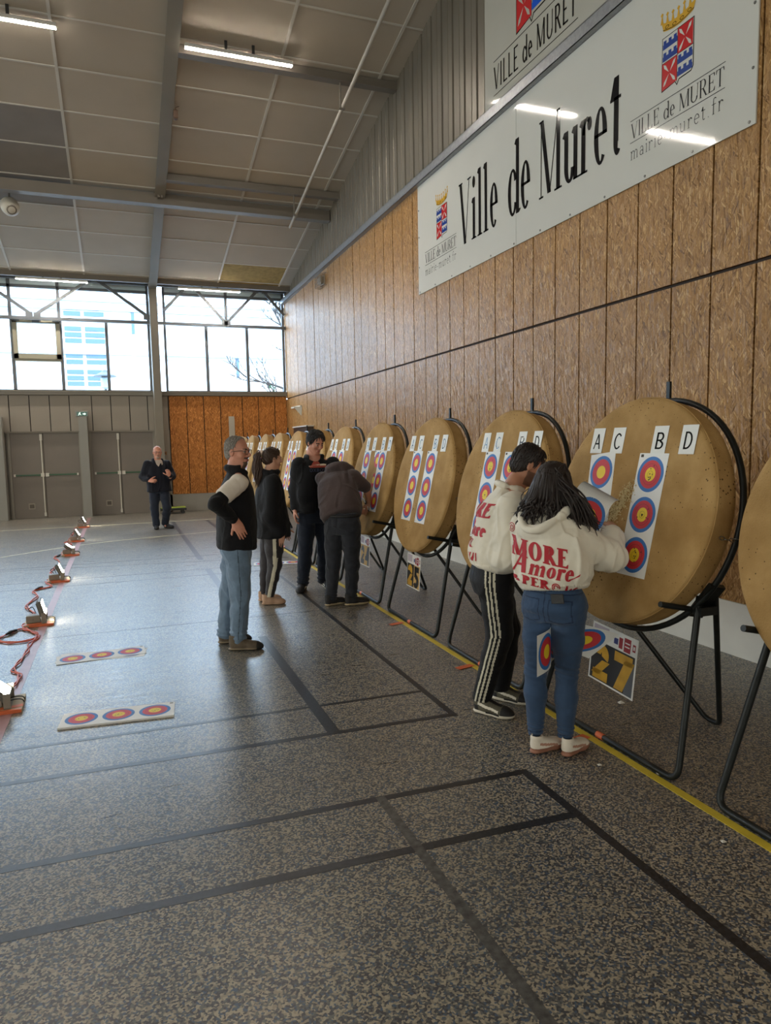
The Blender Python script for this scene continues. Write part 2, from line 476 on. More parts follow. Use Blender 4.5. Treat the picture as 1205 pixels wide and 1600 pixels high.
def glyph(ch, st=0.13, th=0.04, sf=0.09, sh=0.035):
    """(outlines, advance width); capitals are 1 high, small letters 0.64"""
    X = 0.64
    G = []
    def R(x0, y0, x1, y1): G.append([(x0, y0), (x1, y0), (x1, y1), (x0, y1)])
    def stem(x, y0, y1, w=None, foot=True, head=True):
        w = st if w is None else w
        R(x, y0, x + w, y1)
        if sf:
            if foot: R(x - sf, y0, x + w + sf, y0 + sh)
            if head: R(x - sf, y1 - sh, x + w + sf, y1)
    def flag(x, y):  # the slanted half serif of small letters
        if sf: G.append([(x - sf, y - sh * 2.2), (x, y - sh * 3.4), (x, y), (x - sf * 0.2, y)])
    w = 0.5
    if ch == ' ': return [], 0.30
    if ch == 'V':
        w = 0.74
        G.extend(_bar(0.09, 1, 0.37, 0, st)); G.extend(_bar(0.66, 1, 0.40, 0, th))
        if sf: R(-0.04, 1 - sh, 0.22, 1); R(0.54, 1 - sh, 0.78, 1)
    elif ch == 'A':
        w = 0.72
        G.extend(_bar(0.36, 1, 0.08, 0, th)); G.extend(_bar(0.37, 1, 0.64, 0, st)); R(0.19, 0.30, 0.55, 0.30 + max(th, .05))
        if sf: R(-0.04, 0, 0.20, sh); R(0.50, 0, 0.78, sh)
    elif ch == 'M':
        w = 0.92
        stem(0.06, 0, 1, th); stem(0.86 - st, 0, 1, st)
        G.extend(_bar(0.10, 1, 0.42, 0.02, st)); G.extend(_bar(0.86 - st * .6, 1, 0.44, 0.02, th))
    elif ch == 'I': w = st + 0.16; stem(0.08, 0, 1)
    elif ch == 'L':
        w = 0.58; stem(0.08, 0, 1); R(0.08, 0, 0.56, max(sh, th))
        if sf: G.append([(0.56, 0), (0.56, 0.22), (0.53, 0.22), (0.46, sh)])
    elif ch in 'EF':
        w = 0.62; stem(0.08, 0, 1, foot=True)
        t = max(sh, th)
        R(0.08, 1 - t, 0.56, 1); R(0.08, 0.49, 0.44, 0.49 + t)
        if ch == 'E': R(0.08, 0, 0.58, t)
        if sf:
            G.append([(0.56, 1), (0.56, 0.80), (0.53, 0.80), (0.47, 1 - t)]); R(0.41, 0.40, 0.44, 0.62)
            if ch == 'E': G.append([(0.58, 0), (0.60, 0.22), (0.57, 0.22), (0.48, t)])
    elif ch == 'T':
        w = 0.68; stem(0.34 - st / 2, 0, 1, head=False)
        t = max(sh, th); R(0.02, 1 - t, 0.66, 1)
        if sf: G.append([(0.02, 1), (0.0, 0.78), (0.03, 0.78), (0.10, 1 - t)]); G.append([(0.66, 1), (0.68, 0.78), (0.65, 0.78), (0.58, 1 - t)])
    elif ch == 'U':
        w = 0.76; stem(0.08, 0.3, 1, foot=False); stem(0.68 - th, 0.3, 1, th, foot=False)
        G.extend(_ring(0.38, 0.3, 0.30, 0.31, st * .9, max(th, .05), 180, 360))
    elif ch in 'PRB':
        w = 0.70 if ch == 'R' else 0.62
        stem(0.08, 0, 1)
        t = max(sh, th)
        R(0.08, 1 - t, 0.34, 1); R(0.08, 0.47, 0.36, 0.47 + t)
        G.extend(_ring(0.34, 0.735, 0.24, 0.265, st, t, -90, 90))
        if ch == 'R':
            G.extend(_bar(0.34, 0.49, 0.62, 0, st))
            if sf: R(0.54, 0, 0.76, sh)
        if ch == 'B':
            R(0.08, 0, 0.34, t); G.extend(_ring(0.34, 0.255, 0.27, 0.255, st, t, -90, 90))
    elif ch == 'D':
        w = 0.72; stem(0.08, 0, 1); t = max(sh, th)
        R(0.08, 1 - t, 0.30, 1); R(0.08, 0, 0.30, t); G.extend(_ring(0.28, 0.5, 0.38, 0.5, st, t, -90, 90))
    elif ch == 'C': w = 0.68; G.extend(_ring(0.36, 0.5, 0.33, 0.52, st, max(th, .05), 42, 318))
    elif ch == 'O': w = 0.78; G.extend(_ring(0.39, 0.5, 0.36, 0.52, st, max(th, .05)))
    elif ch == 'X': w = 0.66; G.extend(_bar(0.06, 1, 0.60, 0, st)); G.extend(_bar(0.60, 1, 0.06, 0, st))
    elif ch == 'W':
        w = 0.92
        for a, b, c, d in ((0.06, 1, 0.25, 0), (0.25, 0, 0.46, 1), (0.46, 1, 0.66, 0), (0.66, 0, 0.86, 1)): G.extend(_bar(a, b, c, d, st))
    elif ch == 'N': w = 0.74; R(0.08, 0, 0.08 + st, 1); R(0.64 - st, 0, 0.64, 1); G.extend(_bar(0.08 + st / 2, 1, 0.64 - st / 2, 0, st))
    elif ch == 'i':
        w = st + 0.17; stem(0.09, 0, X, head=False); flag(0.09, X); G.extend(_ring(0.09 + st / 2, 0.88, max(st * .62, .06), max(st * .62, .06), max(st * .62, .06), max(st * .62, .06), 0, 360, 12))
    elif ch == 'l': w = st + 0.17; stem(0.09, 0, 1.03, head=False); flag(0.09, 1.03)
    elif ch == 'e':
        w = 0.52; G.extend(_ring(0.26, X / 2, 0.22, X / 2 + .01, st, th * 1.2, 0, 312)); R(0.06, X / 2, 0.48, X / 2 + max(th, .04))
    elif ch == 'o': w = 0.54; G.extend(_ring(0.27, X / 2, 0.24, X / 2 + .01, st, th * 1.2))
    elif ch == 'a':
        w = 0.52; R(0.42 - st, 0, 0.42, X * .72); G.extend(_ring(0.25, X * .70, 0.17, X * .31, st * .8, th * 1.2, 0, 165)); G.extend(_ring(0.24, X * .28, 0.19, X * .29, st, th * 1.2, 20, 340))
        if sf: R(0.40, 0, 0.50, sh)
    elif ch == 'd':
        w = 0.58; stem(0.44, 0, 1.03, foot=False, head=False); flag(0.44, 1.03); G.extend(_ring(0.28, X / 2, 0.24, X / 2 + .01, st, th * 1.2, 30, 330))
        if sf: G.append([(0.44 + st, 0), (0.44 + st + sf, 0.03), (0.44 + st + sf, 0.03 + sh), (0.44 + st, sh * 2)])
    elif ch in 'mnu':
        if ch == 'u':
            w = 0.60; stem(0.07, 0.2, X, foot=False, head=False); flag(0.07, X); stem(0.42, 0, X, foot=False, head=False); flag(0.42, X)
            G.extend(_ring(0.07 + .19 + st * .1, 0.2, 0.19 + st * .1, 0.21, st, th * 1.3, 180, 350))
            if sf: R(0.42, 0, 0.42 + st + sf, sh)
        else:
            q = 1 if ch == 'n' else 2
            d = 0.34 if ch == 'n' else 0.31
            w = 0.13 + st + d * q + .03
            stem(0.07, 0, X, head=False); flag(0.07, X)
            for k in range(q):
                x = 0.07 + d * (k + 1); stem(x, 0, X * .66, head=False)
                G.extend(_ring(x + st - (d + st * .0) / 2 - .0, X * .66, (d) / 2, X * .35, st * .9, th * 1.4, 0, 165))
    elif ch == 'r':
        w = 0.44; stem(0.07, 0, X, head=False); flag(0.07, X); G.extend(_ring(0.27, X * .62, 0.17, X * .39, st * .6, th * 1.6, 52, 165))
        G.extend(_ring(0.36, X * .86, max(st * .55, .05), max(st * .55, .05), max(st * .55, .05), max(st * .55, .05), 0, 360, 10) if sf else [])
    elif ch == 't':
        w = 0.38; stem(0.13, 0.14, 0.86, foot=False, head=False); R(0.01, X - max(sh, th), 0.35, X); G.extend(_ring(0.13 + .12, 0.14, 0.12, 0.15, st * .9, th * 1.3, 180, 320))
        if sf: G.append([(0.13, 0.86), (0.02, X), (0.13, X)])
    elif ch == 'f':
        w = 0.42; stem(0.13, 0, 0.86, head=False); R(0.01, X - max(sh, th), 0.36, X); G.extend(_ring(0.27, 0.86, 0.14, 0.17, st * .9, th * 1.4, 30, 180))
    elif ch == '-': w = 0.44; R(0.05, 0.29, 0.39, 0.29 + max(th, .04))
    elif ch == '.': w = 0.26; R(0.10, 0, 0.10 + max(st, .05), max(st, .05))
    elif ch == '2':
        w = 0.66; R(0.06, 0, 0.62, st); G.extend(_ring(0.33, 0.70, 0.28, 0.30, st, st * .9, -25, 180)); G.extend(_bar(0.52, 0.56, 0.15, st * .5, st * 1.1))
    elif ch == '4': w = 0.70; R(0.42, 0, 0.42 + st, 1); R(0.03, 0.24, 0.67, 0.24 + st * .9); G.extend(_bar(0.44 + st * .4, 1, 0.03 + st * .6, 0.28, st))
    elif ch == '5':
        w = 0.66; R(0.12, 1 - st, 0.60, 1); R(0.10, 0.48, 0.10 + st, 1); G.extend(_ring(0.31, 0.31, 0.31, 0.33, st, st * .9, -150, 130))
    elif ch == '7': w = 0.64; R(0.04, 1 - st, 0.61, 1); G.extend(_bar(0.53, 1 - st * .5, 0.24, 0, st * 1.1))
    elif ch == '3': w = .62; G.extend(_ring(0.28, 0.73, 0.27, 0.27, st, st * .9, -90, 150)); G.extend(_ring(0.28, 0.27, 0.3, 0.27, st, st * .9, -150, 90))
    elif ch == '1': w = .44; R(0.18, 0, 0.18 + st, 1); G.extend(_bar(0.2, 0.95, 0.04, 0.75, st * .8))
    elif ch in '068': w = .66; G.extend(_ring(0.33, 0.5, 0.3, 0.5, st, st * .9))
    elif ch == '9': w = .66; G.extend(_ring(0.33, 0.68, 0.3, 0.32, st, st * .9)); G.extend(_bar(0.55, 0.6, 0.3, 0, st))
    return G, w

def text_polys(txt, gap=0.06, **kw):
    out, x = [], 0.0
    for ch in txt:
        g, w = glyph(ch, **kw)
        out += [[(px + x, py) for px, py in p] for p in g]
        x += w + gap
    return out, x - gap

def put_text(mb, txt, o, u, v, n, x0, x1, y0, y1, mi, z=0.002, gap=0.06, wave=None, **kw):
    """writes txt so that it fills x0..x1 and its capitals fill y0..y1 in the frame o, u, v"""
    polys, W = text_polys(txt, gap, **kw)
    sx, sy = (x1 - x0) / W, (y1 - y0)
    for p in polys:
        q = [(x0 + a * sx, y0 + b * sy) for a, b in p]
        if wave: q = [wave(a, b) for a, b in q]
        mb.poly(q, o, u, v, n, z, mi)
# ------------------------------------------------------------------ the hall
W = 4.53          # right wall
FY = 19.8         # far (window) wall
BY = -15.8        # wall behind the camera
LX = -18.0        # left wall
def ceil_z(y):    # the roof falls from a ridge at y = 2 towards both window walls
    return 9.892 - 0.206 * y if y >= 2 else 9.892 - 0.206 * (4 - y)

M_floor = floor_mat()
M_osb_r = osb_mat('flake_board_wall', 'X')
M_osb_f = osb_mat('flake_board_end_wall', 'Y', (1.25, 0.90, 0.62), 0.5)
M_gap = mat('dark_gap', (0.012, 0.010, 0.009), 0.8)
M_gap_brown = mat('brown_gap', (0.030, 0.017, 0.010), 0.8)
M_concrete = mat('painted_plinth', lin(226, 225, 220), 0.7, var=0.06, vscale=3, bump=0.15, bscale=12)
M_white_panel = mat('white_panel', lin(140, 131, 120), 0.55, var=0.03, vscale=2)
M_door = mat('door_paint', lin(118, 109, 100), 0.5, var=0.04, vscale=3)
M_frame = mat('grey_frame', lin(132, 126, 116), 0.5)
M_frame_dark = mat('dark_frame', lin(92, 96, 100), 0.45)
M_frame_beige = mat('sash_beige', lin(150, 146, 128), 0.5)
M_ceiling = mat('ceiling_board', lin(176, 166, 152), 0.9, var=0.04, vscale=1.5, bump=0.05, bscale=120)
M_ceiling_dark = mat('ceiling_board_replaced', lin(134, 128, 124), 0.9, var=0.05, vscale=2)
M_tbar = mat('ceiling_tee', lin(196, 192, 184), 0.6)
M_steel_paint = mat('painted_steel', lin(124, 118, 107), 0.55, var=0.05, vscale=2)
M_steel_dark = mat('purlin_paint', lin(114, 106, 96), 0.55, var=0.05, vscale=2)
M_galv = mat('galvanised_steel', lin(150, 152, 155), 0.42, 0.55, var=0.14, vscale=26)
M_clad = mat('ribbed_cladding', lin(128, 121, 110), 0.40, 0.35, var=0.05, vscale=1.2)
M_wool = mat('bare_wool_board', lin(150, 128, 78), 0.95, var=0.22, vscale=9, bump=0.3, bscale=30)
M_black = mat('black_line', (0.012, 0.013, 0.016), 0.35, var=0.3, vscale=14)
M_glass = glass_mat()
M_glass_warm = glass_mat('light_warming_glass', (1.0, 0.87, 0.72, 1))  # warm tint added to warm the sky light from the unseen windows

# floor, one slab, with the court markings as its parts
mb = MB(); mb.box(LX - .3, W + .3, BY - .3, FY + .3, -0.2, 0.0)
floor = structure(mb.build('floor', M_floor))

M_line_black = mat('floor_line_black', (0.016, 0.017, 0.020), 0.33, var=0.55, vscale=18, bump=0.1, bscale=160, stretch=(3, 3, 1))
M_line_faint = mat('floor_line_worn', (0.078, 0.076, 0.072), 0.33, var=0.6, vscale=30, bump=0.1, bscale=160)
M_line_grey = mat('floor_line_slate', (0.060, 0.062, 0.068), 0.30, var=0.2, vscale=20)
M_line_white = mat('floor_line_cream', lin(205, 200, 165), 0.4, var=0.15, vscale=9)
M_line_pink = mat('floor_tape_pink', lin(176, 138, 142), 0.4, var=0.12, vscale=9)
M_line_thin = mat('floor_line_thin', (0.05, 0.05, 0.052), 0.35, var=0.3, vscale=20)
M_yellow = mat('yellow_tape', lin(212, 188, 62), 0.45, var=0.12, vscale=10, bump=0.1, bscale=40)

_lv = [0]
def floor_line(a, b, w, m):
    """a painted line from a to b; every line sits a hair higher than the one before"""
    _lv[0] += 1
    z = 0.0008 + 0.00003 * _lv[0]
    d = np.array([b[0] - a[0], b[1] - a[1]]); L_ = np.linalg.norm(d); d /= L_
    p = np.array([-d[1], d[0]]) * w / 2
    q = [np.array(a) + p, np.array(a) - p, np.array(b) - p, np.array(b) + p]
    k = MB()
    k.add([(x, y, z) for x, y in q] + [(x, y, 0) for x, y in q], [(0, 1, 2, 3), (0, 4, 5, 1), (1, 5, 6, 2), (2, 6, 7, 3), (3, 7, 4, 0)])
    return k.build('court_line', m, floor)
floor_line((-9, 3.47), (1.945, 3.078), 0.045, M_line_black)
floor_line((-9, 3.01), (1.945, 2.617), 0.050, M_line_black)
floor_line((1.922, 3.10), (1.920, -9), 0.046, M_line_black)
floor_line((1.122, 3.124), (1.122, -9), 0.046, M_line_faint)
floor_line((-9, 4.30), (1.94, 3.932), 0.046, M_line_black)
floor_line((-9, 4.70), (1.91, 4.405), 0.034, M_line_black)
floor_line((1.140, 6.30), (1.136, 3.955), 0.078, M_line_black)
floor_line((1.940, 9.2), (1.925, 3.905), 0.044, M_line_black)
floor_line((1.09, 17.08), (1.10, 11.1), 0.085, M_line_grey)
floor_line((1.10, 10.2), (1.105, 7.6), 0.085, M_line_grey)
floor_line((1.88, 17.06), (1.89, 12.2), 0.07, M_line_grey)
floor_line((-9, 7.14), (2.4, 7.06), 0.012, M_line_thin)
for y in (14.1, 11.49, 10.19, 9.72):
    floor_line((-9, y), (2.4, y), 0.016, M_line_thin)
floor_line((-9, 12.5), (2.4, 10.7), 0.014, M_line_thin)
floor_line((-12, 17.05), (2.4, 17.2), 0.05, M_line_white)
arc = [(-9, 8.3), (-5.5, 10.9), (-3.2, 12.25), (-1.92, 12.86), (-0.97, 13.70), (-0.2, 14.12), (0.8, 14.42), (1.79, 14.65), (2.4, 14.72)]
for a, b in zip(arc, arc[1:]): floor_line(a, b, 0.045, M_line_white)
floor_line((-0.79, 19.2), (-0.80, -2), 0.075, M_line_pink)

# yellow tape under the stands
mb = MB(); mb.box(2.482, 2.532, -1.0, 19.0, 0, 0.0022)
o = mb.build('floor_tape', M_yellow, origin=(2.507, 9.0, 0))
tag(o, 'long yellow tape line on the floor in front of the target stands', 'tape')

# right wall: plinth, flake boards in two rows with dark gaps, gable cladding, galvanised rail
mb = MB(); mb.box(W + .03, W + .3, BY, FY, 0, 9.9)
wall = structure(mb.build('wall_right', M_gap_brown))
mb = MB(); mb.box(W - .005, W + .03, BY, FY, 0, 0.432)
structure(mb.build('baseboard_right', M_concrete))
mb = MB()
pit, w0 = 0.4330, 4.04
k0 = int(math.floor((BY - w0) / pit))
y = w0 + k0 * pit
rj = random.Random(3)
while y < FY - .02:
    a, b = max(y + .009, BY), min(y + pit - .009, FY - .01)
    if b - a > .02:
        j = rj.uniform(-.0025, .0025)
        for z0, z1 in ((0.436, 3.036), (3.066, 5.66)):
            mb.box(W + j, W + .024 + j, a, b, z0, z1)
    y += pit
structure(mb.build('wall_right_panels', M_osb_r))
mb = MB()
mb.box(W - .085, W + .03, BY, FY, 5.66, 5.668)
mb.box(W - .085, W - .078, BY, FY, 5.66, 5.79)
mb.box(W - .085, W + .03, BY, FY, 5.782, 5.79)
structure(mb.build('trim_1', M_galv))
# ribbed sheet above the rail up to the roof
vs, fs = [], []
prof = []
y = BY
while y < FY:
    prof += [(y, 0.0), (y + .012, .030), (y + .040, .030), (y + .052, 0.0), (y + .165, 0.0), (y + .172, -.007), (y + .188, -.007), (y + .195, 0.0)]
    y += .345
for yy, dx in prof:
    yy = min(yy, FY)
    vs += [(W + dx, yy, 5.78), (W + dx, yy, ceil_z(yy) + .02)]
for i in range(len(prof) - 1):
    fs.append((2 * i, 2 * i + 2, 2 * i + 3, 2 * i + 1))
structure(mesh_obj('wall_right_cladding', vs, fs, M_clad))

# left wall and the wall behind the camera
mb = MB(); mb.box(LX - .3, LX, BY, FY, 0, 2.75); mb.box(LX - .3, LX, BY, FY, 5.85, 9.9); mb.box(LX - .3, LX, BY, -1, 2.75, 5.85); mb.box(LX - .3, LX, 19, FY, 2.75, 5.85)
structure(mb.build('wall_left', M_white_panel))

# ceiling: boards between tees; a few boards replaced
xs = [2.63 + 1.602 * i for i in range(-13, 1)] + [4.233]
xs = sorted(x for x in xs if x > LX)
edges = [LX] + xs + [W + .05]
pitch = 0.9775
ys = [17.86 - pitch * i for i in range(0, 17)]          # from the eaves up to the ridge
ys = [18.84] + [y for y in ys if y > 2.1]
mb = MB()
rows = [19.02] + sorted(set(ys), reverse=True) + [2.0]
dark = {(-1, 11.02), (-1, 12.0), (-1, 13.0)}
rj = random.Random(5)
for xi in range(len(edges) - 1):
    x0, x1 = edges[xi], edges[xi + 1]
    for ya, yb in zip(rows, rows[1:]):
        mi = 0
        ym = (ya + yb) / 2
        if 2.6 < x0 < 2.7 and 17.9 < ym < 19.3: mi = 2
        if -2.3 < x0 < -2.1 and 13.0 < ym < 15.9: mi = 1
        dz = rj.uniform(-.004, .004)
        za, zb = ceil_z(ya) + dz, ceil_z(yb) + dz
        mb.add([(x0, ya, za), (x1, ya, za), (x1, yb, zb), (x0, yb, zb), (x0, ya, za + .1), (x1, ya, za + .1), (x1, yb, zb + .1), (x0, yb, zb + .1)],
               [(0, 1, 2, 3), (4, 7, 6, 5)], mi)
# the other slope, seen only by the light
mb.add([(LX, 2, ceil_z(2)), (W + .05, 2, ceil_z(2)), (W + .05, BY - .05, ceil_z(BY)), (LX, BY - .05, ceil_z(BY)),
        (LX, 2, ceil_z(2) + .1), (W + .05, 2, ceil_z(2) + .1), (W + .05, BY - .05, ceil_z(BY) + .1), (LX, BY - .05, ceil_z(BY) + .1)], [(0, 1, 2, 3), (4, 7, 6, 5)], 0)
ceiling = structure(mb.build('ceiling', [M_ceiling, M_ceiling_dark, M_wool]))
mb = MB()
def slope_bar(x0, x1, ya, yb, d, mi=0, top=0.0):
    """a bar that follows the roof slope, d deep below the boards"""
    za, zb = ceil_z(ya) - top, ceil_z(yb) - top
    mb.add([(x0, ya, za), (x1, ya, za), (x1, yb, zb), (x0, yb, zb), (x0, ya, za - d), (x1, ya, za - d), (x1, yb, zb - d), (x0, yb, zb - d)],
           [(0, 1, 2, 3), (4, 7, 6, 5), (0, 4, 5, 1), (1, 5, 6, 2), (2, 6, 7, 3), (3, 7, 4, 0)], mi)
for x in xs: slope_bar(x - .022, x + .022, 19.0, 2.0, .014)
for y in ys: slope_bar(LX, W, y + .014, y - .014, .011)
structure(mb.build('trim_2', M_tbar))
# main rafters, purlins and the long tie beam
mb = MB()
for x in (1.02, -5.4, -11.8):
    slope_bar(x - .085, x + .085, 19.30, 2.0, .12)
    slope_bar(x - .100, x + .100, 19.25, 2.0, .012, top=.12)
    mb.box(x - .095, x + .095, 19.25, 19.79, 0, 6.10)            # the column the rafter stands on
structure(mb.build('trim_3', M_steel_paint))
mb = MB()
for y in (11.16, 14.40):
    z = ceil_z(y)
    for x0, x1 in ((1.11, W), ):
        mb.box(x0, x1, y - .05, y + .05, z - .13, z - .01)
        mb.box(x0, x1, y - .075, y + .075, z - .142, z - .13)
for x in (.99, 1.05): mb.box(x - .022, x + .022, 14.9, 15.16, ceil_z(15.0) - .16, ceil_z(15.0) + .0)
z = ceil_z(15.1)
mb.box(LX, W - .02, 15.0, 15.12, z - .24, z - .03)
mb.box(LX, W - .02, 14.96, 15.16, z - .252, z - .24)
structure(mb.build('trim_4', M_steel_dark))

# far wall -----------------------------------------------------------------
mb = MB()
mb.box(LX, 1.30, FY, FY + .25, 2.17, 3.14)
mb.box(LX, -5.0, FY, FY + .25, 0, 2.17)
mb.box(-5.0, -2.67, FY, FY + .25, 0, 2.17)
mb.box(-.93, -.70, FY, FY + .25, 0, 2.17)
mb.box(.90, 1.30, FY, FY + .25, 0, 2.17)
mb.box(1.30, W, FY, FY + .25, 0, 3.14)
mb.box(-2.67, -.93, FY + .12, FY + .25, 0, 2.17)
mb.box(-.70, .90, FY + .12, FY + .25, 0, 2.17)
mb.box(LX, -17.2, FY, FY + .25, 3.14, 6.3)
mb.box(LX, W, FY, FY + .25, 6.10, 6.40)
mb.box(LX, W, 18.98, FY + .25, 6.12, 6.22)
structure(mb.build('wall_far', [M_white_panel]))
mb = MB()   # white cladding panels over the doors, with open dark joints
mb.box(-8, 1.295, FY - .012, FY, 2.21, 3.11, 1)
jx = [-8, -7.1, -6.64, -6.18, -5.72, -5.26, -4.8, -4.34, -3.88, -3.42, -2.96, -2.51, -2.05, -1.59, -1.13, -.60, -.14, .32, .77, 1.295]
for a, b in zip(jx, jx[1:]): mb.box(a + .011, b - .011, FY - .032, FY - .012, 2.205, 3.115, 0)
mb.box(1.12, 1.295, FY - .03, FY, .0, 2.205, 0); mb.box(.93, 1.115, FY - .03, FY, .0, 2.205, 0)
structure(mb.build('wall_far_panels', [M_white_panel, M_gap]))
mb = MB()
mb.box(1.300, W, FY - .012, FY, .48, 3.115, 1)
for a, b in zip((1.31, 1.77, 2.22, 2.67, 3.27, 3.72, 4.18), (1.77, 2.22, 2.67, 3.27, 3.72, 4.18, W)):
    mb.box(a + .010, b - .010, FY - .034, FY - .012, .475, 3.112, 0)
structure(mb.build('wall_far_boards', [M_osb_f, M_gap]))
mb = MB(); mb.box(1.15, W, FY - .03, FY, 0, .47)
structure(mb.build('baseboard_far', mat('grey_plinth', lin(150, 147, 140), .7, var=.05, vscale=3)))
mb = MB(); mb.box(LX, W, FY - .10, FY + .25, 3.125, 3.215); mb.box(LX, W, FY - .13, FY + .25, 3.205, 3.235)
structure(mb.build('trim_5', M_frame))

# wall behind the camera, with the same window band
mb = MB(); mb.box(LX, W, BY - .25, BY, 0, 3.2); mb.box(LX, W, BY - .25, BY, 5.84, 6.3)
mb.box(LX, -17.2, BY - .25, BY, 3.2, 5.84)
structure(mb.build('wall_back', M_white_panel))

# doors: two pairs of plain leaves with panic bars
M_bar_green = mat('panic_bar_green', lin(38, 82, 52), 0.4)
M_bar_white = mat('panic_fitting', lin(205, 200, 188), 0.4)
M_vent = mat('door_grille', lin(150, 142, 128), 0.5)
M_vent_in = mat('grille_hollow', lin(92, 84, 74), 0.7)
def double_door(n, x0, xm, x1, vents):
    m_ = MB()
    m_.box(x0 - .06, x0, FY + .02, FY + .12, 0, 2.18); m_.box(x1, x1 + .06, FY + .02, FY + .12, 0, 2.18); m_.box(x0 - .06, x1 + .06, FY + .02, FY + .12, 2.18, 2.23)
    fr = structure(m_.build('door_%d' % n, M_frame))
    for a, b in ((x0, xm - .004), (xm + .004, x1)):
        m_ = MB(); m_.obox(((a + b) / 2, FY + .075, 1.085), (1, 0, 0), (0, 0, 1), (0, -1, 0), (b - a) / 2, 1.085, .022, bev=.004)
        leaf = m_.build('door_leaf', M_door, fr)
        m_ = MB(); m_.box(a + .07, b - .07, FY + .0, FY + .025, 1.088, 1.122)
        m_.build('panic_bar', M_bar_green, leaf)
        m_ = MB()
        inner = b - .05 if b < xm else a + .05
        outer = a + .06 if b < xm else b - .06
        m_.box(inner - .04, inner + .04, FY - .005, FY + .053, 1.06, 1.15); m_.box(outer - .02, outer + .02, FY - .002, FY + .053, 1.075, 1.135)
        m_.build('panic_bar_fitting', M_bar_white, leaf)
        if b < xm:
            m_ = MB(); m_.tube([(inner + .008, FY + .035, .06), (inner + .008, FY + .035, 2.12)], .017, 8)
            m_.box(inner - .022, inner + .038, FY + .01, FY + .053, 1.98, 2.14); m_.box(inner - .018, inner + .034, FY + .015, FY + .053, .05, .14)
            m_.build('vertical_rod', M_bar_white, leaf)
    for vx in vents:
        m_ = MB(); m_.box(vx - .075, vx + .075, FY + .038, FY + .053, .235, .385, 0); m_.box(vx - .052, vx + .052, FY + .030, FY + .039, .262, .358, 1)
        m_.build('floor_socket_plate', [M_vent, M_vent_in], fr)
    return fr
double_door(1, -2.55, -1.80, -.97, (-2.15,))
double_door(2, -.66, .035, .86, (-.31,))
mb = MB()
mb.box(-.93, -.725, 19.50, 19.80, 0, 2.565); mb.box(-2.87, -2.665, 19.50, 19.80, 0, 2.565)
structure(mb.build('trim_6', mat('post_paint', lin(140, 138, 132), 0.55, var=.03, vscale=2)))

# windows: frame, bars and panes
def frame_bars(m_, bars):
    for x0, x1, z0, z1, y0, y1, mi in bars: m_.box(x0, x1, y0, y1, z0, z1, mi)
def window(n, x0, x1, ups, los, y, sgn):
    """glazing in the plane y; ups and los are the mullions over and under the transom"""
    m_ = MB()
    y0, y1 = (y, y + .10) if sgn > 0 else (y - .10, y)
    zt = 6.12 if sgn > 0 else 5.84
    m_.box(x0, x0 + .06, y0, y1, 3.23, zt); m_.box(x1 - .06, x1, y0, y1, 3.23, zt)
    m_.box(x0, x1, y0, y1, 3.22, 3.262); m_.box(x0, x1, y0, y1, 4.99, 5.065); m_.box(x0, x1, y0, y1, 5.765, 5.835)
    if sgn > 0: m_.box(x0, x1, y0, y1, 6.06, 6.12)
    for u in ups: m_.box(u - .036, u + .036, y0, y1, 5.06, zt - .02)
    for l in los: m_.box(l - .038, l + .038, y0, y1, 3.23, 5.0)
    w_ = structure(m_.build('window_%d' % n, M_frame_dark))
    m_ = MB(); ym = (y0 + y1) / 2
    m_.box(x0 + .03, x1 - .03, ym - .004, ym + .004, 3.24, 5.78)
    m_.build('window_pane', M_glass if sgn > 0 else M_glass_warm, w_)
    if sgn > 0:
        m_ = MB(); m_.box(x0 + .03, x1 - .03, ym - .006, ym + .006, 5.83, 6.08); m_.build('top_light_panel', M_soffit, w_)
    return w_
M_soffit = mat('blue_top_light', lin(214, 232, 238), 0.4, var=.15, vscale=1.6, stretch=(1, 1, 9))
win_l = window(1, -5.25, .925, (-4.55, -3.45, -2.35, -1.245), (-4.53, -3.43, -2.335, -1.23, -.145), FY, 1)
win_r = window(2, 1.275, W, (2.93,), (2.38, 3.48), FY, 1)
window(3, -11.6, -5.55, (-10.5, -9.4, -8.3, -7.2), (-10.5, -9.4, -8.3, -7.2), FY, 1)
window(4, -17.2, -11.95, (-16, -15, -14, -13), (-16, -15, -14, -13), FY, 1)
window(5, -17.2, W, (-14, -11, -8, -5, -2, 1), (-14, -11, -8, -5, -2, 1), BY, -1)
m_ = MB()   # unseen window band added in the left wall for fill light
for z in (2.75, 4.3, 5.77): m_.box(LX - .1, LX, -1, 19, z, z + .08)
for i in range(11): m_.box(LX - .1, LX, -1 + i * 2 - .03, -1 + i * 2 + .03, 2.75, 5.85)
win_fill = structure(m_.build('window_6', M_frame_dark))
m_ = MB(); m_.box(LX - .055, LX - .045, -1, 19, 2.76, 5.84); m_.build('window_pane', M_glass_warm, win_fill)
m_ = MB()   # the top-hung opening sash in the left window
for a in ((-2.31, -2.21, 4.02, 4.99), (-1.345, -1.24, 4.02, 4.99), (-2.31, -1.24, 4.90, 4.99), (-2.31, -1.24, 4.02, 4.14)): m_.box(a[0], a[1], FY - .05, FY + .09, a[2], a[3], 0)
m_.box(-2.30, -1.25, FY - .03, FY + .09, 3.96, 4.03, 0)
m_.box(-2.28, -2.14, FY - .07, FY - .045, 4.93, 4.98, 1); m_.box(-1.40, -1.26, FY - .07, FY - .045, 4.93, 4.98, 1); m_.box(-1.86, -1.70, FY - .08, FY - .045, 4.90, 4.98, 1)
m_.build('opening_sash', [M_frame_beige, M_frame_dark], win_l)
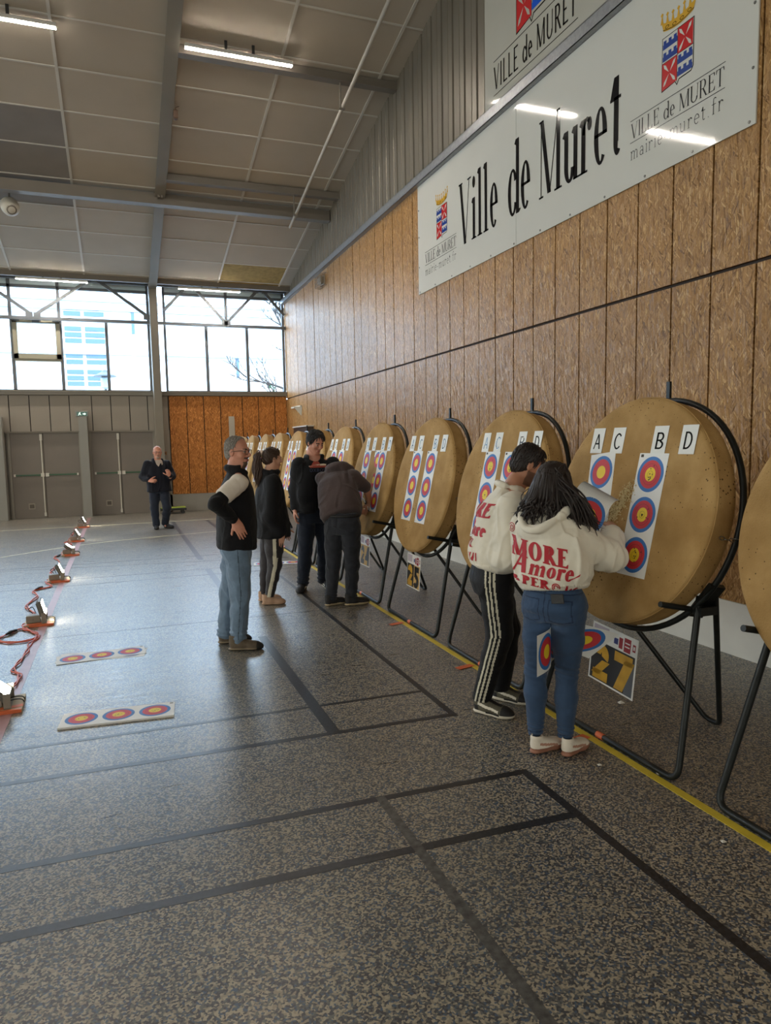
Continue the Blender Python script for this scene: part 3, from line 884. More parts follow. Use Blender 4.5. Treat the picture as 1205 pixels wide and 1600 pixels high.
# the lattice girder in front of the glass
mb = MB()
ty = 19.62
def strut(a, b, w=.075):
    a, b = np.array([a[0], ty, a[1]]), np.array([b[0], ty, b[1]])
    d = b - a; L_ = np.linalg.norm(d); d /= L_
    mb.obox((a + b) / 2, d, (0, 1, 0), np.cross(d, (0, 1, 0)), L_ / 2, .02, w / 2)
def lattice(pts, x0, x1):
    mb.box(x0, x1, ty - .04, ty + .04, 4.955, 5.03)
    hb.box(x0, x1, 18.96, 19.06, 5.865, 6.13); mb.box(x0, x1, ty - .04, ty + .04, 5.93, 6.0)
    for a, b in pts: strut(a, b)
    for a, b in pts:
        for p in (a, b):
            if p[1] > 5.85: mb.box(p[0] - .07, p[0] + .07, ty - .045, ty + .045, p[1] - .02, p[1] + .06)
            if p[1] < 5.2: mb.box(p[0] - .08, p[0] + .08, ty - .045, ty + .045, p[1] - .10, p[1] + .02)
hb = MB()
lattice([((-2.51, 5.57), (-1.90, 5.12)), ((-1.72, 5.11), (-.54, 5.95)), ((-.22, 5.95), (.86, 5.17)), ((-3.9, 5.95), (-2.51, 5.57)), ((-5.2, 5.2), (-4.2, 5.95))], -5.3, .94)
lattice([((1.30, 5.33), (1.85, 5.93)), ((2.11, 5.93), (2.86, 5.10)), ((2.93, 5.09), (3.73, 5.93)), ((3.97, 5.92), (4.50, 5.34))], 1.11, W)
structure(mb.build('trim_7', M_frame_dark)); structure(hb.build('trim_9', M_steel_dark))

# ------------------------------------------------------------------ outside, seen through the windows
M_facade = mat('white_render', lin(226, 228, 230), 0.8)
M_blind = mat('blue_blind', lin(74, 96, 114), 0.5)
M_band = mat('facade_band', lin(150, 160, 170), 0.7)
M_ground = mat('asphalt', lin(150, 150, 150), 0.9)
M_eaves = mat('eaves_soffit', lin(120, 140, 150), 0.6)
mb = MB(); mb.box(-40, 40, FY + .3, 62, -.4, -.2)
structure(mb.build('ground', M_ground))
mb = MB(); mb.box(LX - 1, W + 1, FY + .26, FY + 1.3, 6.25, 6.34)
structure(mb.build('trim_8', M_eaves))
bl = thing('office_building', 'white office building across the yard, seen through the far windows', 'building', (2, 40, -.2))
def bpart(name, boxes, m, par=None):
    k = MB()
    for x0, x1, y0, y1, z0, z1 in boxes: k.box(x0 - 2, x1 - 2, y0 - 40, y1 - 40, z0 + .2, z1 + .2)
    o_ = k.build(name, m, par or bl)
    return o_
bpart('facade', [(-16, 24, 38, 46, -.2, 9.0)], M_facade)
bpart('floor_band', [(-16, 24, 37.85, 38.0, 8.50, 8.62), (-16, 24, 37.85, 38.0, 6.36, 6.46), (-16, 24, 37.85, 38.0, 8.92, 9.05)], M_band)
for x0, w_b in ((-2.18, .76), (-1.26, .90)):
    for z0 in (8.22, 7.50, 7.21, 6.92, 6.20, 5.90, 5.42, 5.12, 4.84):
        bpart('window_blind', [(x0, x0 + w_b, 37.9, 37.99, z0, z0 + .20)], M_blind)
for x0, z0, h0 in ((.91, 7.44, 1.15), (6.04, 5.33, 1.10)):
    bpart('window_slit', [(x0, x0 + .15, 37.9, 37.99, z0, z0 + h0)], M_blind)
for x0 in (-9, -6, 2.0, 4.4, 6.8, 9.2, 12):
    for z0 in (8.28, 6.16):
        bpart('window_blind', [(x0, x0 + 1.7, 37.92, 37.99, z0, z0 + .10)], M_band)
# street lamp and a bare tree in the yard
M_lamp_metal = mat('lamp_metal', lin(52, 60, 66), 0.5)
lp = thing('street_lamp', 'grey street lamp with a hat-shaped shade, outside the left window', 'lamp post', (-.35, 29.0, -.2))
k = MB(); k.tube([(0, 0, 0), (0, 0, 4.2)], .05, 8); k.build('pole', M_lamp_metal, lp)
k = MB(); k.lathe([(.05, 4.2), (.16, 4.25), (.16, 4.62), (.06, 4.70)], (0, 0, 0), (0, 0, 1), 16); k.build('lantern', mat('lantern_glass', lin(150, 165, 175), .3), lp)
k = MB(); k.lathe([(.42, 4.66), (.40, 4.70), (.16, 4.82), (.05, 4.92)], (0, 0, 0), (0, 0, 1), 20); k.build('lamp_shade', M_lamp_metal, lp)
tr = thing('bare_tree', 'bare winter tree outside the right-hand window', 'tree', (6.9, 28.0, -.2))
M_bark = mat('bark', lin(62, 54, 50), 0.9)
rt = random.Random(11)
tk, tw = MB(), MB()
tk.tube([(0, 0, 0), (.05, 0, 1.4), (-.05, .05, 2.6), (.1, 0, 4.2), (.05, 0, 5.8), (0.1, 0, 7.2)], [.13, .11, .09, .07, .045, .02], 8)
def branch(p, d, L_, r, dep):
    pts, q = [p], np.array(p, float)
    d = np.array(d, float)
    for i in range(4):
        d = d + np.array([rt.uniform(-.25, .25), rt.uniform(-.25, .25), rt.uniform(-.1, .3)]); d /= np.linalg.norm(d)
        q = q + d * L_ / 4
        pts.append(q.copy())
        if dep and i >= 1:
            for _ in range(2):
                e = d + np.array([rt.uniform(-.9, .9), rt.uniform(-.9, .9), rt.uniform(-.3, .7)])
                branch(q.copy(), e / np.linalg.norm(e), L_ * .5, r * .5, dep - 1)
    tw.tube(pts, [r, r * .85, r * .7, r * .5, r * .25], 4, cap=False)
for i in range(22):
    h = 1.8 + i * .25
    a = rt.uniform(0, 6.28)
    branch((0, 0, h + 1.2), (math.cos(a) * .95, math.sin(a) * .5, .45), rt.uniform(1.2, 2.1), .062, 2)
tk.build('trunk', M_bark, tr); tw.build('branches', M_bark, tr)
bs = thing('bush', 'green bush outside, low in the right-hand window', 'bush', (5.75, 27.5, -.2))
hd = MB(); rt = random.Random(4)
for i in range(420):
    c = np.array([rt.gauss(0, .75), rt.gauss(0, .35), 0])
    c[2] = .9 + rt.uniform(0, 3.45) * math.exp(-(c[0] / .9) ** 2)
    a = np.array([rt.gauss(0, 1) for _ in range(3)]); a /= np.linalg.norm(a); b = np.cross(a, [0.3, .5, .8]); b /= np.linalg.norm(b)
    hd.poly([(-.10, 0), (0, -.05), (.10, 0), (0, .05)], c, a, b, np.cross(a, b), 0, 0, .004)
hd.build('foliage', mat('bush_leaf', lin(44, 74, 48), .7), bs)
hd = MB(); hd.tube([(0, 0, 0), (0, 0, 3.4)], .05, 6); hd.build('stem', M_bark, bs)
# ------------------------------------------------------------------ lamps
M_led = emit_mat('led_diffuser', (1.0, 0.91, 0.79), LAMP_STRENGTH)
M_white_metal = mat('white_metal', lin(205, 203, 198), 0.4)
M_hanger = mat('dark_hanger', (0.02, 0.02, 0.02), 0.5)
def make_lamp(drop):
    t = thing('ceiling_lamp', '', 'lamp', (0, 0, 0))
    m_ = MB(); m_.obox((0, 0, .035), (1, 0, 0), (0, 1, 0), (0, 0, 1), .785, .040, .030, bev=.008); m_.build('lamp_housing', M_white_metal, t)
    m_ = MB()
    m_.add([(x, y, z) for x in (-.78, .78) for y, z in ((-.036, .0045), (.036, .0045), (.034, .0025), (-.034, .0025))],
           [(0, 3, 2, 1), (4, 5, 6, 7), (0, 1, 5, 4), (1, 2, 6, 5), (2, 3, 7, 6), (3, 0, 4, 7)])
    m_.build('diffuser', M_led, t)
    for x in (-.20, .20):
        m_ = MB(); m_.box(x - .02, x + .02, -.012, .012, .06, drop); m_.build('hanger', M_hanger, t)
    return t
lamp0 = make_lamp(.20)
for i, (x, y, z, lab) in enumerate([
        (1.97, 10.92, 7.44, 'lit strip lamp under the purlin right of the big rafter'),
        (-1.28, 10.98, 7.43, 'lit strip lamp high on the ceiling left of the big rafter'),
        (-1.29, 18.98, 5.78, 'lit strip lamp hanging over the left window'),
        (2.42, 19.02, 5.77, 'lit strip lamp hanging over the right window beside the bare board')]):
    o = lamp0 if i == 0 else dup(lamp0, (x, y, z))
    o.location = (x, y, z); o['label'] = lab; o['group'] = 'ceiling strip lamps'
for x in (-14.2, -7.7, -4.5, -1.28, 1.97):
    for y in (18.98, 10.95, 2.4, -6.4):
        if y > 10 and x > -2 or y < 10 and x > -6 or y < 0 and x > -6: continue
        z = ceil_z(y) - .20
        dup(lamp0, (x, y, z), 'lit strip lamp far along the hall ceiling behind the camera', 'hall lamps out of view')

# ------------------------------------------------------------------ the two town signs on the right wall
M_sign = mat('sign_white', lin(206, 205, 198), 0.055, var=0.015, vscale=2)
M_sign_dim = mat('sign_white_dimmed', lin(178, 176, 166), 0.06, var=0.02, vscale=2)  # sign white with the upper sign's dim light put into the colour
M_ink = mat('black_ink', (0.008, 0.008, 0.010), 0.10, spec=.22)
M_ink_grey = mat('grey_ink', (0.045, 0.045, 0.05), 0.10, spec=.25)
M_red = mat('crest_red', lin(190, 40, 44), 0.2)
M_blue = mat('crest_blue', lin(40, 66, 140), 0.2)
M_blue_bright = mat('crest_blue_bright', lin(22, 84, 200), 0.2)
M_gold = mat('crest_gold', lin(205, 158, 52), 0.25)
M_screw = mat('screw_steel', lin(120, 120, 118), 0.35, .8)
SU, SV, SN = np.array([0, -1., 0]), np.array([0, 0, 1.]), np.array([-1., 0, 0])

def crest(mb, o, u, v, n, x, y, w, h, z, crown=True):
    """quartered shield, top left corner x, y+h; materials 1 white, 2 red, 3 blue, 4 gold, 5 ink"""
    P = lambda pts, mi, dz: mb.poly([(x + a * w, y + b * h) for a, b in pts], o, u, v, n, z + dz, mi)
    shield = [(0, 1), (1, 1), (1, .12), (.94, .06), (.56, .05), (.5, -.03), (.44, .05), (0, .0)]
    P([(-.02, 1.015), (1.02, 1.015), (1.02, .11), (.95, .04), (.57, .03), (.5, -.06), (.43, .03), (-.02, -.02)], 5, .0006)
    P(shield, 1, .0012)
    for qx, qy in ((.5, .52), (0, .04)):
        P([(qx, qy + (.01 if qx else -.04)), (qx + .49, qy), (qx + .49, qy + .48), (qx, qy + .48)], 2, .0018)
        cx, cy = qx + .245, qy + .24
        for sx, sy in ((1, 1), (-1, -1), (-1, 1), (1, -1)):
            dx, dy = sx * .20, sy * .21
            px, py = -dy * .12, dx * .12
            P([(cx + dx * .08, cy + dy * .08), (cx + dx * .75 + px, cy + dy * .75 + py), (cx + dx, cy + dy), (cx + dx * .75 - px, cy + dy * .75 - py)], 1, .0024)
    for qx, qy in ((0, .52), (.5, .06)):
        for k in (0, 1):
            b = qy + .03 + k * .23
            P([(qx + .01, b), (qx + .49, b), (qx + .49, b + .10), (qx + .01, b + .10)], 3, .0018)
            for a in (.03, .20, .37):
                P([(qx + a, b + .10), (qx + a + .10, b + .10), (qx + a + .10, b + .165), (qx + a, b + .165)], 3, .0018)
    P([(.495, .0), (.505, .0), (.505, 1), (.495, 1)], 5, .0026); P([(0, .515), (1, .515), (1, .525), (0, .525)], 5, .0026)
    if crown:
        body = [(-.05, 1.32), (.02, 1.14)] + [(.02 + .96 * i / 10, 1.14 - .07 * math.sin(math.pi * i / 10)) for i in range(1, 10)] + [(.98, 1.14), (1.07, 1.32)]
        body += [(1.07 - 1.12 * i / 10, 1.32 - .09 * math.sin(math.pi * i / 10)) for i in range(1, 10)]
        P(body, 4, .0012)
        for i in range(7):
            a = -.04 + 1.10 * i / 6
            yb = 1.32 - .09 * math.sin(math.pi * i / 6)
            P([(a - .05, yb - .02), (a + .05, yb - .02), (a + .015, yb + .12), (a + .05, yb + .16), (a, yb + .20), (a - .05, yb + .16), (a - .015, yb + .12)], 4, .0014)
        for i in range(4):
            a = .14 + .24 * i
            yb = 1.225 - .08 * math.sin(math.pi * (a))
            mb_p = _ring(x + a * w, y + yb * h, .065 * w, .032 * h, .016 * w, .009 * h, 0, 360, 12)
            for q in mb_p: mb.poly(q, o, u, v, n, z + .0022, 5)
        for i in range(10):
            a0, a1 = i / 10, (i + 1) / 10
            f = lambda a: 1.165 - .075 * math.sin(math.pi * a)
            P([(a0, f(a0)), (a1, f(a1)), (a1, f(a1) + .012), (a0, f(a0) + .012)], 5, .0022)

sg = thing('town_sign', 'large white town sign with big black serif words and two small coats of arms', 'sign', (W, 7.18, 4.045))
so = np.array([W - .016, 0, 0]) - np.array([W, 7.18, 4.045])
mb = MB(); mb.box(W - .016 - W, W - .003 - W, 4.075 - 7.18, 7.41 - 7.18, 0, 1.612); mb.box(W - .016 - W, W - .003 - W, 7.416 - 7.18, 10.285 - 7.18, 0, 1.612)
mb.build('sign_panel', M_sign, sg)
mb = MB()
LT = dict(st=.15, th=.035, sf=.075, sh=.025)
put_text(mb, 'Ville', so, SU, SV, SN, -8.87, -7.82, 4.405, 5.22, 0, gap=.05, **LT)
mb.build('word', M_ink, sg); mb = MB()
put_text(mb, 'de', so, SU, SV, SN, -7.61, -7.09, 4.405, 5.22, 0, gap=.06, **LT)
mb.build('word', M_ink, sg); mb = MB()
put_text(mb, 'Muret', so, SU, SV, SN, -6.92, -5.56, 4.405, 5.22, 0, gap=.04, **LT)
mb.build('word', M_ink, sg)
for (x0, x1) in ((-10.03, -8.97), (-5.44, -4.365)):
    mb = MB()
    mb.poly([(x0, 4.614), (x1, 4.614), (x1, 4.620), (x0, 4.620)], so, SU, SV, SN, .0016, 0)
    mb.poly([(x0, 4.424), (x1, 4.424), (x1, 4.430), (x0, 4.430)], so, SU, SV, SN, .0016, 0)
    put_text(mb, 'VILLE de MURET', so, SU, SV, SN, x0 + .01, x1 - .01, 4.455, 4.590, 0, gap=.05, st=.11, th=.035, sf=.06, sh=.02)
    put_text(mb, 'mairie-muret.fr', so, SU, SV, SN, x0 + .01, x1 - .01, 4.275, 4.395, 0, gap=.12, st=.05, th=.04, sf=.07, sh=.025)
    mb.build('caption', M_ink_grey, sg)
    mb = MB(); xc = -9.43 if x0 < -8 else -4.872
    crest(mb, so, SU, SV, SN, xc - .172, 4.70, .344, .42, .0012)
    mb.build('coat_of_arms', [M_ink, M_sign, M_red, M_blue, M_gold, M_ink], sg)
mb = MB()
for i in range(12):
    y = 4.13 + i * .555
    mb.lathe([(.012, 0), (.010, .005)], so + np.array([0, y, 4.075]), SN, 10)
for z in (4.45, 4.9, 5.3):
    for y in (4.11, 10.25): mb.lathe([(.012, 0), (.010, .005)], so + np.array([0, y, z]), SN, 10)
mb.build('screws', M_screw, sg)
su_ = thing('town_sign', 'upper town sign with blue and red coat of arms on the ribbed cladding', 'sign', (W, 6.9, 5.80))
uo = np.array([W - .030, 0, 0]) - np.array([W, 6.9, 5.80])
mb = MB(); mb.box(-.030, -.010, 5.62 - 6.9, 8.12 - 6.9, 0, 2.0); mb.build('sign_panel', M_sign_dim, su_)
mb = MB()
put_text(mb, 'VILLE de MURET', uo, SU, SV, SN, -7.90, -6.24, 5.985, 6.255, 0, gap=.07, st=.14, th=.075, sf=0)
for z in (5.925, 6.315): mb.poly([(-7.90, z), (-6.22, z), (-6.22, z + .009), (-7.90, z + .009)], uo, SU, SV, SN, .0016, 0)
mb.build('lettering', M_ink, su_)
mb = MB(); crest(mb, uo, SU, SV, SN, -7.37, 6.38, .62, .78, .0012, crown=True)
mb.build('coat_of_arms', [M_ink, M_sign_dim, M_red, M_blue_bright, M_gold, M_ink], su_)

# ------------------------------------------------------------------ small fittings of the hall
pz = lambda y: ceil_z(y) - .50
pp = thing('conduit_pipe', 'long pale pipe hung below the ceiling along the cladding', 'pipe', (3.62, 11.0, pz(11.0)))
mb = MB(); mb.tube([(0.0, y - 11.0, pz(y) - pz(11.0)) for y in (14.95, 11.0, 5.0)], .030, 10); mb.build('tube', mat('pipe_grey', lin(168, 162, 152), .5), pp)
for y in (11.16, 14.40):
    mb = MB(); mb.box(-.045, -.030, y - .02 - 11, y + .02 - 11, pz(y) - pz(11) - .03, pz(y) - pz(11) + .365); mb.box(-.06, .03, y - .025 - 11, y + .025 - 11, pz(y) - pz(11) - .045, pz(y) - pz(11) - .028)
    mb.build('hanger', M_steel_dark, pp)
sp = thing('loudspeaker', 'round white loudspeaker hanging under the tie beam at far left', 'loudspeaker', (-1.71, 15.55, 6.40))
mb = MB(); mb.lathe([(.0, -.17), (.10, -.16), (.155, -.10), (.165, 0), (.150, .09), (.09, .15), (.03, .165)], (0, 0, 0), (.25, -.75, -.6), 24); mb.build('housing', mat('speaker_white', lin(196, 190, 178), .5), sp, smooth=True)
mb = MB(); mb.lathe([(.10, .140), (.085, .155), (.0, .160)], (0, 0, 0), (.25, -.75, -.6), 20); mb.build('grille', mat('speaker_grille', lin(120, 112, 102), .7), sp, smooth=True)
mb = MB(); mb.box(-.015, .015, -.015, .015, .14, ceil_z(15.55) - 6.40 - .035); mb.build('bracket', M_steel_dark, sp)
cg = thing('wall_lamp', 'caged wall lamp high on the flake boards near the far corner', 'lamp', (W - .005, 15.68, 5.29))
mb = MB(); mb.box(-.03, 0, -.16, .16, .04, .24); mb.obox((-.07, 0, .14), (0, 1, 0), (0, 0, 1), (-1, 0, 0), .13, .07, .04, bev=.02); mb.build('lamp_body', mat('cage_lamp', lin(150, 140, 125), .5), cg)
mb = MB()
for y in np.linspace(-.25, .25, 6): mb.tube([(0, y, .0), (-.13, y, .02), (-.13, y, .25), (0, y, .27)], .006, 5)
for z in (.02, .10, .18, .25): mb.tube([(-.13, -.25, z), (-.13, .25, z)], .006, 5)
mb.build('wire_cage', M_steel_dark, cg)
br = thing('wall_bracket', 'white wall bracket arm on the flake boards by the far corner', 'bracket', (W - .0, 18.10, 2.50))
mb = MB(); mb.box(-.06, 0, -.09, .92, .235, .275); mb.add([(0, 0, 0), (0, .08, .24), (0, -.09, .24), (-.20, 0, .24), (-.20, .03, .24)], [(0, 1, 4, 3), (0, 3, 2), (0, 2, 1), (1, 2, 3, 4)]); mb.build('arm', mat('bracket_white', lin(206, 202, 192), .5), br)
sh = thing('wall_shelf', 'dark box with a white top on the right wall behind the target butts', 'shelf', (W, 17.6, 1.98))
mb = MB(); mb.box(-.16, 0, -.70, .75, 0, .215); mb.build('box', mat('shelf_dark', lin(58, 42, 34), .5), sh)
mb = MB(); mb.box(-.19, 0, -.74, .78, .215, .245); mb.build('top', M_white_metal, sh)
mb = MB(); mb.box(2.88, 3.035, FY - .06, FY - .03, 1.72, 2.565)
tag(mb.build('cable_cover', mat('cover_white', lin(178, 172, 160), .5), origin=(2.957, FY - .045, 1.72)), 'upright white strip on the orange boards of the end wall', 'cover')
mb = MB(); mb.box(1.12, 1.20, FY - .045, FY - .030, 1.545, 1.635, 0); mb.box(1.135, 1.185, FY - .047, FY - .044, 1.57, 1.61, 1)
tag(mb.build('fire_alarm_sign', [mat('alarm_sign', lin(150, 105, 60), .5), mat('alarm_sign_dark', lin(90, 55, 30), .5)], origin=(1.16, FY - .04, 1.545)), 'small orange-brown plate on the white wall right of the right door', 'sign')
ex = thing('exit_sign', 'emergency exit box on top of the post between the doors', 'sign', (-.835, 19.62, 2.565))
mb = MB(); mb.obox((0, -.04, .07), (1, 0, 0), (0, 0, 1), (0, -1, 0), .15, .068, .045, bev=.008); mb.build('housing', mat('exit_housing', lin(120, 124, 120), .4), ex)
M_exit = emit_mat('exit_green', (.05, .14, .11), .25); M_exit_w = emit_mat('exit_white', (.8, .95, .9), .9)  # faint glow put into the colours of an unlit sign
mb = MB()
eo = np.array([0, -.086, .07])
E_ = lambda pts, mi, dz: mb.poly(pts, eo, (1, 0, 0), (0, 0, 1), (0, -1, 0), dz, mi)
E_([(-.115, -.045), (.115, -.045), (.115, .045), (-.115, .045)], 0, .001)
E_([(.02, -.012), (.06, -.012), (.06, -.034), (.095, 0), (.06, .034), (.06, .012), (.02, .012)], 1, .002)   # arrow
E_([(-.095, -.035), (-.075, -.035), (-.05, 0), (-.03, -.03), (-.02, -.025), (-.04, .012), (-.05, .02), (-.085, .012), (-.085, .004), (-.06, .008), (-.07, -.01)], 1, .002)  # running figure
E_([(-.045 + .012 * math.cos(a), .034 + .010 * math.sin(a)) for a in np.linspace(0, 6.28, 9)[:-1]], 1, .002)
mb.build('pictogram', [M_exit, M_exit_w], ex)
dl = thing('transport_dolly', 'low black and green dolly on the floor behind the walking man', 'dolly', (1.26, 19.25, 0))
mb = MB(); mb.obox((0, 0, .125), (1, 0, 0), (0, 1, 0), (0, 0, 1), .33, .20, .03, bev=.008); mb.build('deck', mat('dolly_black', lin(34, 36, 34), .6), dl)
mb = MB(); mb.obox((0, 0, .163), (1, 0, 0), (0, 1, 0), (0, 0, 1), .31, .18, .008); mb.build('mat', mat('dolly_green', lin(150, 170, 60), .7), dl)
for x in (-.24, .24):
    for y in (-.14, .14):
        mb = MB(); mb.lathe([(.045, -.015), (.048, 0), (.045, .015)], (x, y, .048), (0, 1, 0), 16); mb.box(x - .02, x + .02, y - .02, y + .02, .07, .10); mb.build('wheel', M_hanger, dl)

mb = MB(); mb.obox((0, 0, 0), (1, 0, 0), (0, 1, 0), (0, 0, 1), .035, .05, .07, bev=.015); mb.tube([(0, 0, .06), (.01, 0, .12), (.06, 0, .14)], .006, 6)
o = mb.build('rafter_fitting', mat('fitting_brown', lin(84, 62, 48), .7)); o.location = (1.155, 12.45, ceil_z(12.45) - .16); tag(o, 'small brown fitting on the right flank of the big rafter', 'fitting')

# ------------------------------------------------------------------ the row of archery butts on their stands
TILT = .225
BN = np.array([-math.cos(TILT), 0, math.sin(TILT)]); BV = np.array([math.sin(TILT), 0, math.cos(TILT)]); BU = np.array([0, -1., 0])
BC = np.array([2.69, 0, 1.35])
M_straw = straw_mat()
M_stand = mat('stand_black', (0.010, 0.012, 0.012), 0.42, spec=.3, var=.25, vscale=20)
M_chain = mat('chain_steel', lin(130, 128, 122), .35, .9)
M_tape_o = mat('orange_tape', lin(212, 104, 58), .45, var=.1, vscale=20)

def make_butt():
    m_ = MB()
    R = .65
    prof = [(0.001, .004), (.25, .003), (.50, .001), (.62, -.001), (.640, -.006), (.6485, -.016), (.651, -.030), (.6485, -.045), (.651, -.06), (.650, -.10), (.6515, -.105), (.6515, -.125), (.648, -.140), (.63, -.150), (.001, -.150)]
    m_.lathe(prof, (0, 0, 0), BN, 96, 0, u=BU)
    b_ = m_.build('target_butt', M_straw, smooth=math.radians(40))
    m_ = MB(); m_.tube([-BN * .022 + .651 * (math.cos(a) * BU + math.sin(a) * BV) for a in np.linspace(0, 2 * math.pi, 97)[:-1]], .0035, 6, closed=True)
    m_.build('cover_seam', M_straw, b_, smooth=True)
    return b_
def make_stand():
    t = thing('target_stand', '', 'stand', (0, 0, 0))
    HC = np.array([2.69, 0, 1.35]) - BN * .17
    off = np.array([2.9, 0, 0])
    hp = lambda a, r=.668: HC + r * (math.cos(a) * BU + math.sin(a) * BV) - off
    L_ = lambda x, y, z: np.array([x - 2.9, y, z])
    m_ = MB()
    m_.tube(fillet([L_(2.775, .50, .93), L_(2.555, .605, .017), L_(2.555, -.605, .017), L_(2.775, -.50, .93)], .075, 6), .0175, 10); m_.build('front_frame', M_stand, t, smooth=math.radians(50))
    m_ = MB()
    m_.tube(fillet([L_(2.83, .50, .93), L_(3.315, -.035, .017), L_(3.315, -.145, .017), L_(2.83, -.55, .95)], .045, 5), .0155, 10); m_.build('rear_leg', M_stand, t, smooth=math.radians(50))
    m_ = MB(); m_.tube([hp(2 * math.pi * i / 72) for i in range(72)], .0165, 10, closed=True); m_.build('hoop', M_stand, t, smooth=True)
    for s in (-1, 1):
        m_ = MB(); p = L_(2.80, s * .475, .845); m_.tube([p, p + BN * .265], .0155, 10); m_.build('support_peg', M_stand, t, smooth=math.radians(50))
        m_ = MB(); c = L_(2.80, s * .515, .905); d = np.array([0, s * .62, .78 * 1.0]); d /= np.linalg.norm(d)
        m_.obox(c, d, BN, np.cross(d, BN), .12, .05, .012); m_.obox(c + np.array([0, 0, -.05]), (1, 0, 0), (0, 1, 0), (0, 0, 1), .055, .03, .022)
        m_.build('bracket', M_stand, t)
    m_ = MB(); q = hp(math.pi / 2, .665); m_.obox(q + np.array([.004, 0, .035]), (0, 1, 0), (0, 0, 1), (-1, 0, 0), .013, .078, .008); m_.build('top_post', M_stand, t)
    m_ = MB()
    c0 = hp(-.10) - np.array([0, .0, 0]); c1 = c0 + BN * .105 + np.array([0, .022, -.012])
    for i in range(4):
        a = c0 + (c1 - c0) * (i + .5) / 4 + np.array([0, -.012, -.012 * math.sin(math.pi * (i + .5) / 4)])
        d = BN; w = np.array([0, 0, 1.0]) if i % 2 else np.array([0, 1.0, 0])
        m_.tube([a + d * .018 * math.cos(k * math.pi / 5) + w * .009 * math.sin(k * math.pi / 5) for k in range(10)], .0025, 5, closed=True)
    m_.build('chain', M_chain, t)
    m_ = MB(); m_.tube([L_(2.555, .03, .017), L_(2.555, -.03, .017)], .0192, 10); m_.build('orange_tape_wrap', M_tape_o, t)
    return t

M_paper = mat('target_paper', lin(230, 230, 228), .6)
M_t_blue = mat('target_blue', lin(52, 112, 182), .6)
M_t_red = mat('target_red', lin(200, 52, 60), .6)
M_t_gold = mat('target_gold', lin(238, 205, 44), .6)
M_t_line = mat('target_line', lin(60, 52, 40), .7)
FACE_M = [M_paper, M_t_blue, M_t_red, M_t_gold, M_t_line]
def spot(mb, o, u, v, n, x, y, z=.0012, holes=0, seed=0, s=1.0):
    C_ = lambda r, mi, dz: mb.poly([(x + r * s * math.cos(a), y + r * s * math.sin(a)) for a in np.linspace(0, 2 * math.pi, 41)[:-1]], o, u, v, n, z + dz, mi)
    C_(.100, 1, 0); C_(.0795, 2, .0004); C_(.0395, 3, .0008)
    for r in (.06, .02):
        col = 4
        for q in _ring(x, y, r * s, r * s, .0012, .0012, 0, 360, 32): mb.poly(q, o, u, v, n, z + .0010, col)
    rr = random.Random(seed)
    for _ in range(holes):
        a, r = rr.uniform(0, 6.28), abs(rr.gauss(0, .030))
        cx, cy = x + r * math.cos(a), y + r * math.sin(a)
        mb.poly([(cx + .0042 * math.cos(t), cy + .0042 * math.sin(t)) for t in np.linspace(0, 6.28, 7)[:-1]], o, u, v, n, z + .0014, 4)
def face_mesh(holes, seed):
    """a triple vertical paper face about its centre, in the tilted plane of the butts"""
    m_ = MB(); o = np.zeros(3)
    m_.poly([(-.112, -.345), (.112, -.345), (.112, .345), (-.112, .345)], o, BU, BV, BN, .0010, 0, th=.0010)
    for k in (-1, 0, 1): spot(m_, o, BU, BV, BN, 0, k * .2265, holes=holes, seed=seed + k)
    m_.poly([(-.100, .322), (-.078, .322), (-.078, .338), (-.100, .338)], o, BU, BV, BN, .0014, 4)
    m_.poly([(-.100, -.335), (-.094, -.335), (-.094, -.325), (-.100, -.325)], o, BU, BV, BN, .0014, 4)
    return m_
M_card = mat('card_paper', lin(228, 228, 224), .6)
def card_mesh(ch):
    m_ = MB(); o = np.zeros(3)
    m_.poly([(-.054, -.078), (.054, -.078), (.054, .078), (-.054, .078)], o, BU, BV, BN, .0008, 0, th=.0008)
    put_text(m_, ch, o, BU, BV, BN, -.034, .034, -.052, .042, 1, z=.0014, gap=0, st=.12, th=.10, sf=0)
    return m_

BUTTS = [(28, 1.80), (27, 3.26), (26, 4.705), (25, 6.147), (24, 7.60), (23, 9.03), (22, 10.36), (21, 11.66), (20, 13.12), (19, 14.48), (18, 16.05), (17, 17.58)]
WHERE = {28: 'at far right, only partly in view', 27: 'the cream hoodie couple works at', 26: 'behind the cream sweatshirt man',
         25: 'above the number 25 poster', 24: 'the bending man works at', 23: 'just left of the number 24 butt',
         22: 'just right of the black-haired man', 21: 'just left of the black-haired man', 20: 'fourth from the far end',
         19: 'third from the far end', 18: 'second from the far end', 17: 'at the far end of the row'}
butt0 = make_butt(); stand0 = make_stand()
faces = [face_mesh(0, 0).build('paper_target', FACE_M), face_mesh(9, 5).build('paper_target', FACE_M)]
cards = {c: card_mesh(c).build('letter_card', [M_card, M_ink]) for c in 'ACBD'}
first = set()
def place(o, loc, label, cat, group):
    """the first use moves the original, later ones copy it"""
    if o.name in first: o = dup(o, loc)
    else: first.add(o.name); o.location = loc
    return tag(o, label, cat, group)
FACES = {28: (-.20, .16), 27: (.172,), 26: (-.165, .135), 25: (-.20, .138), 24: (-.235, .275)}
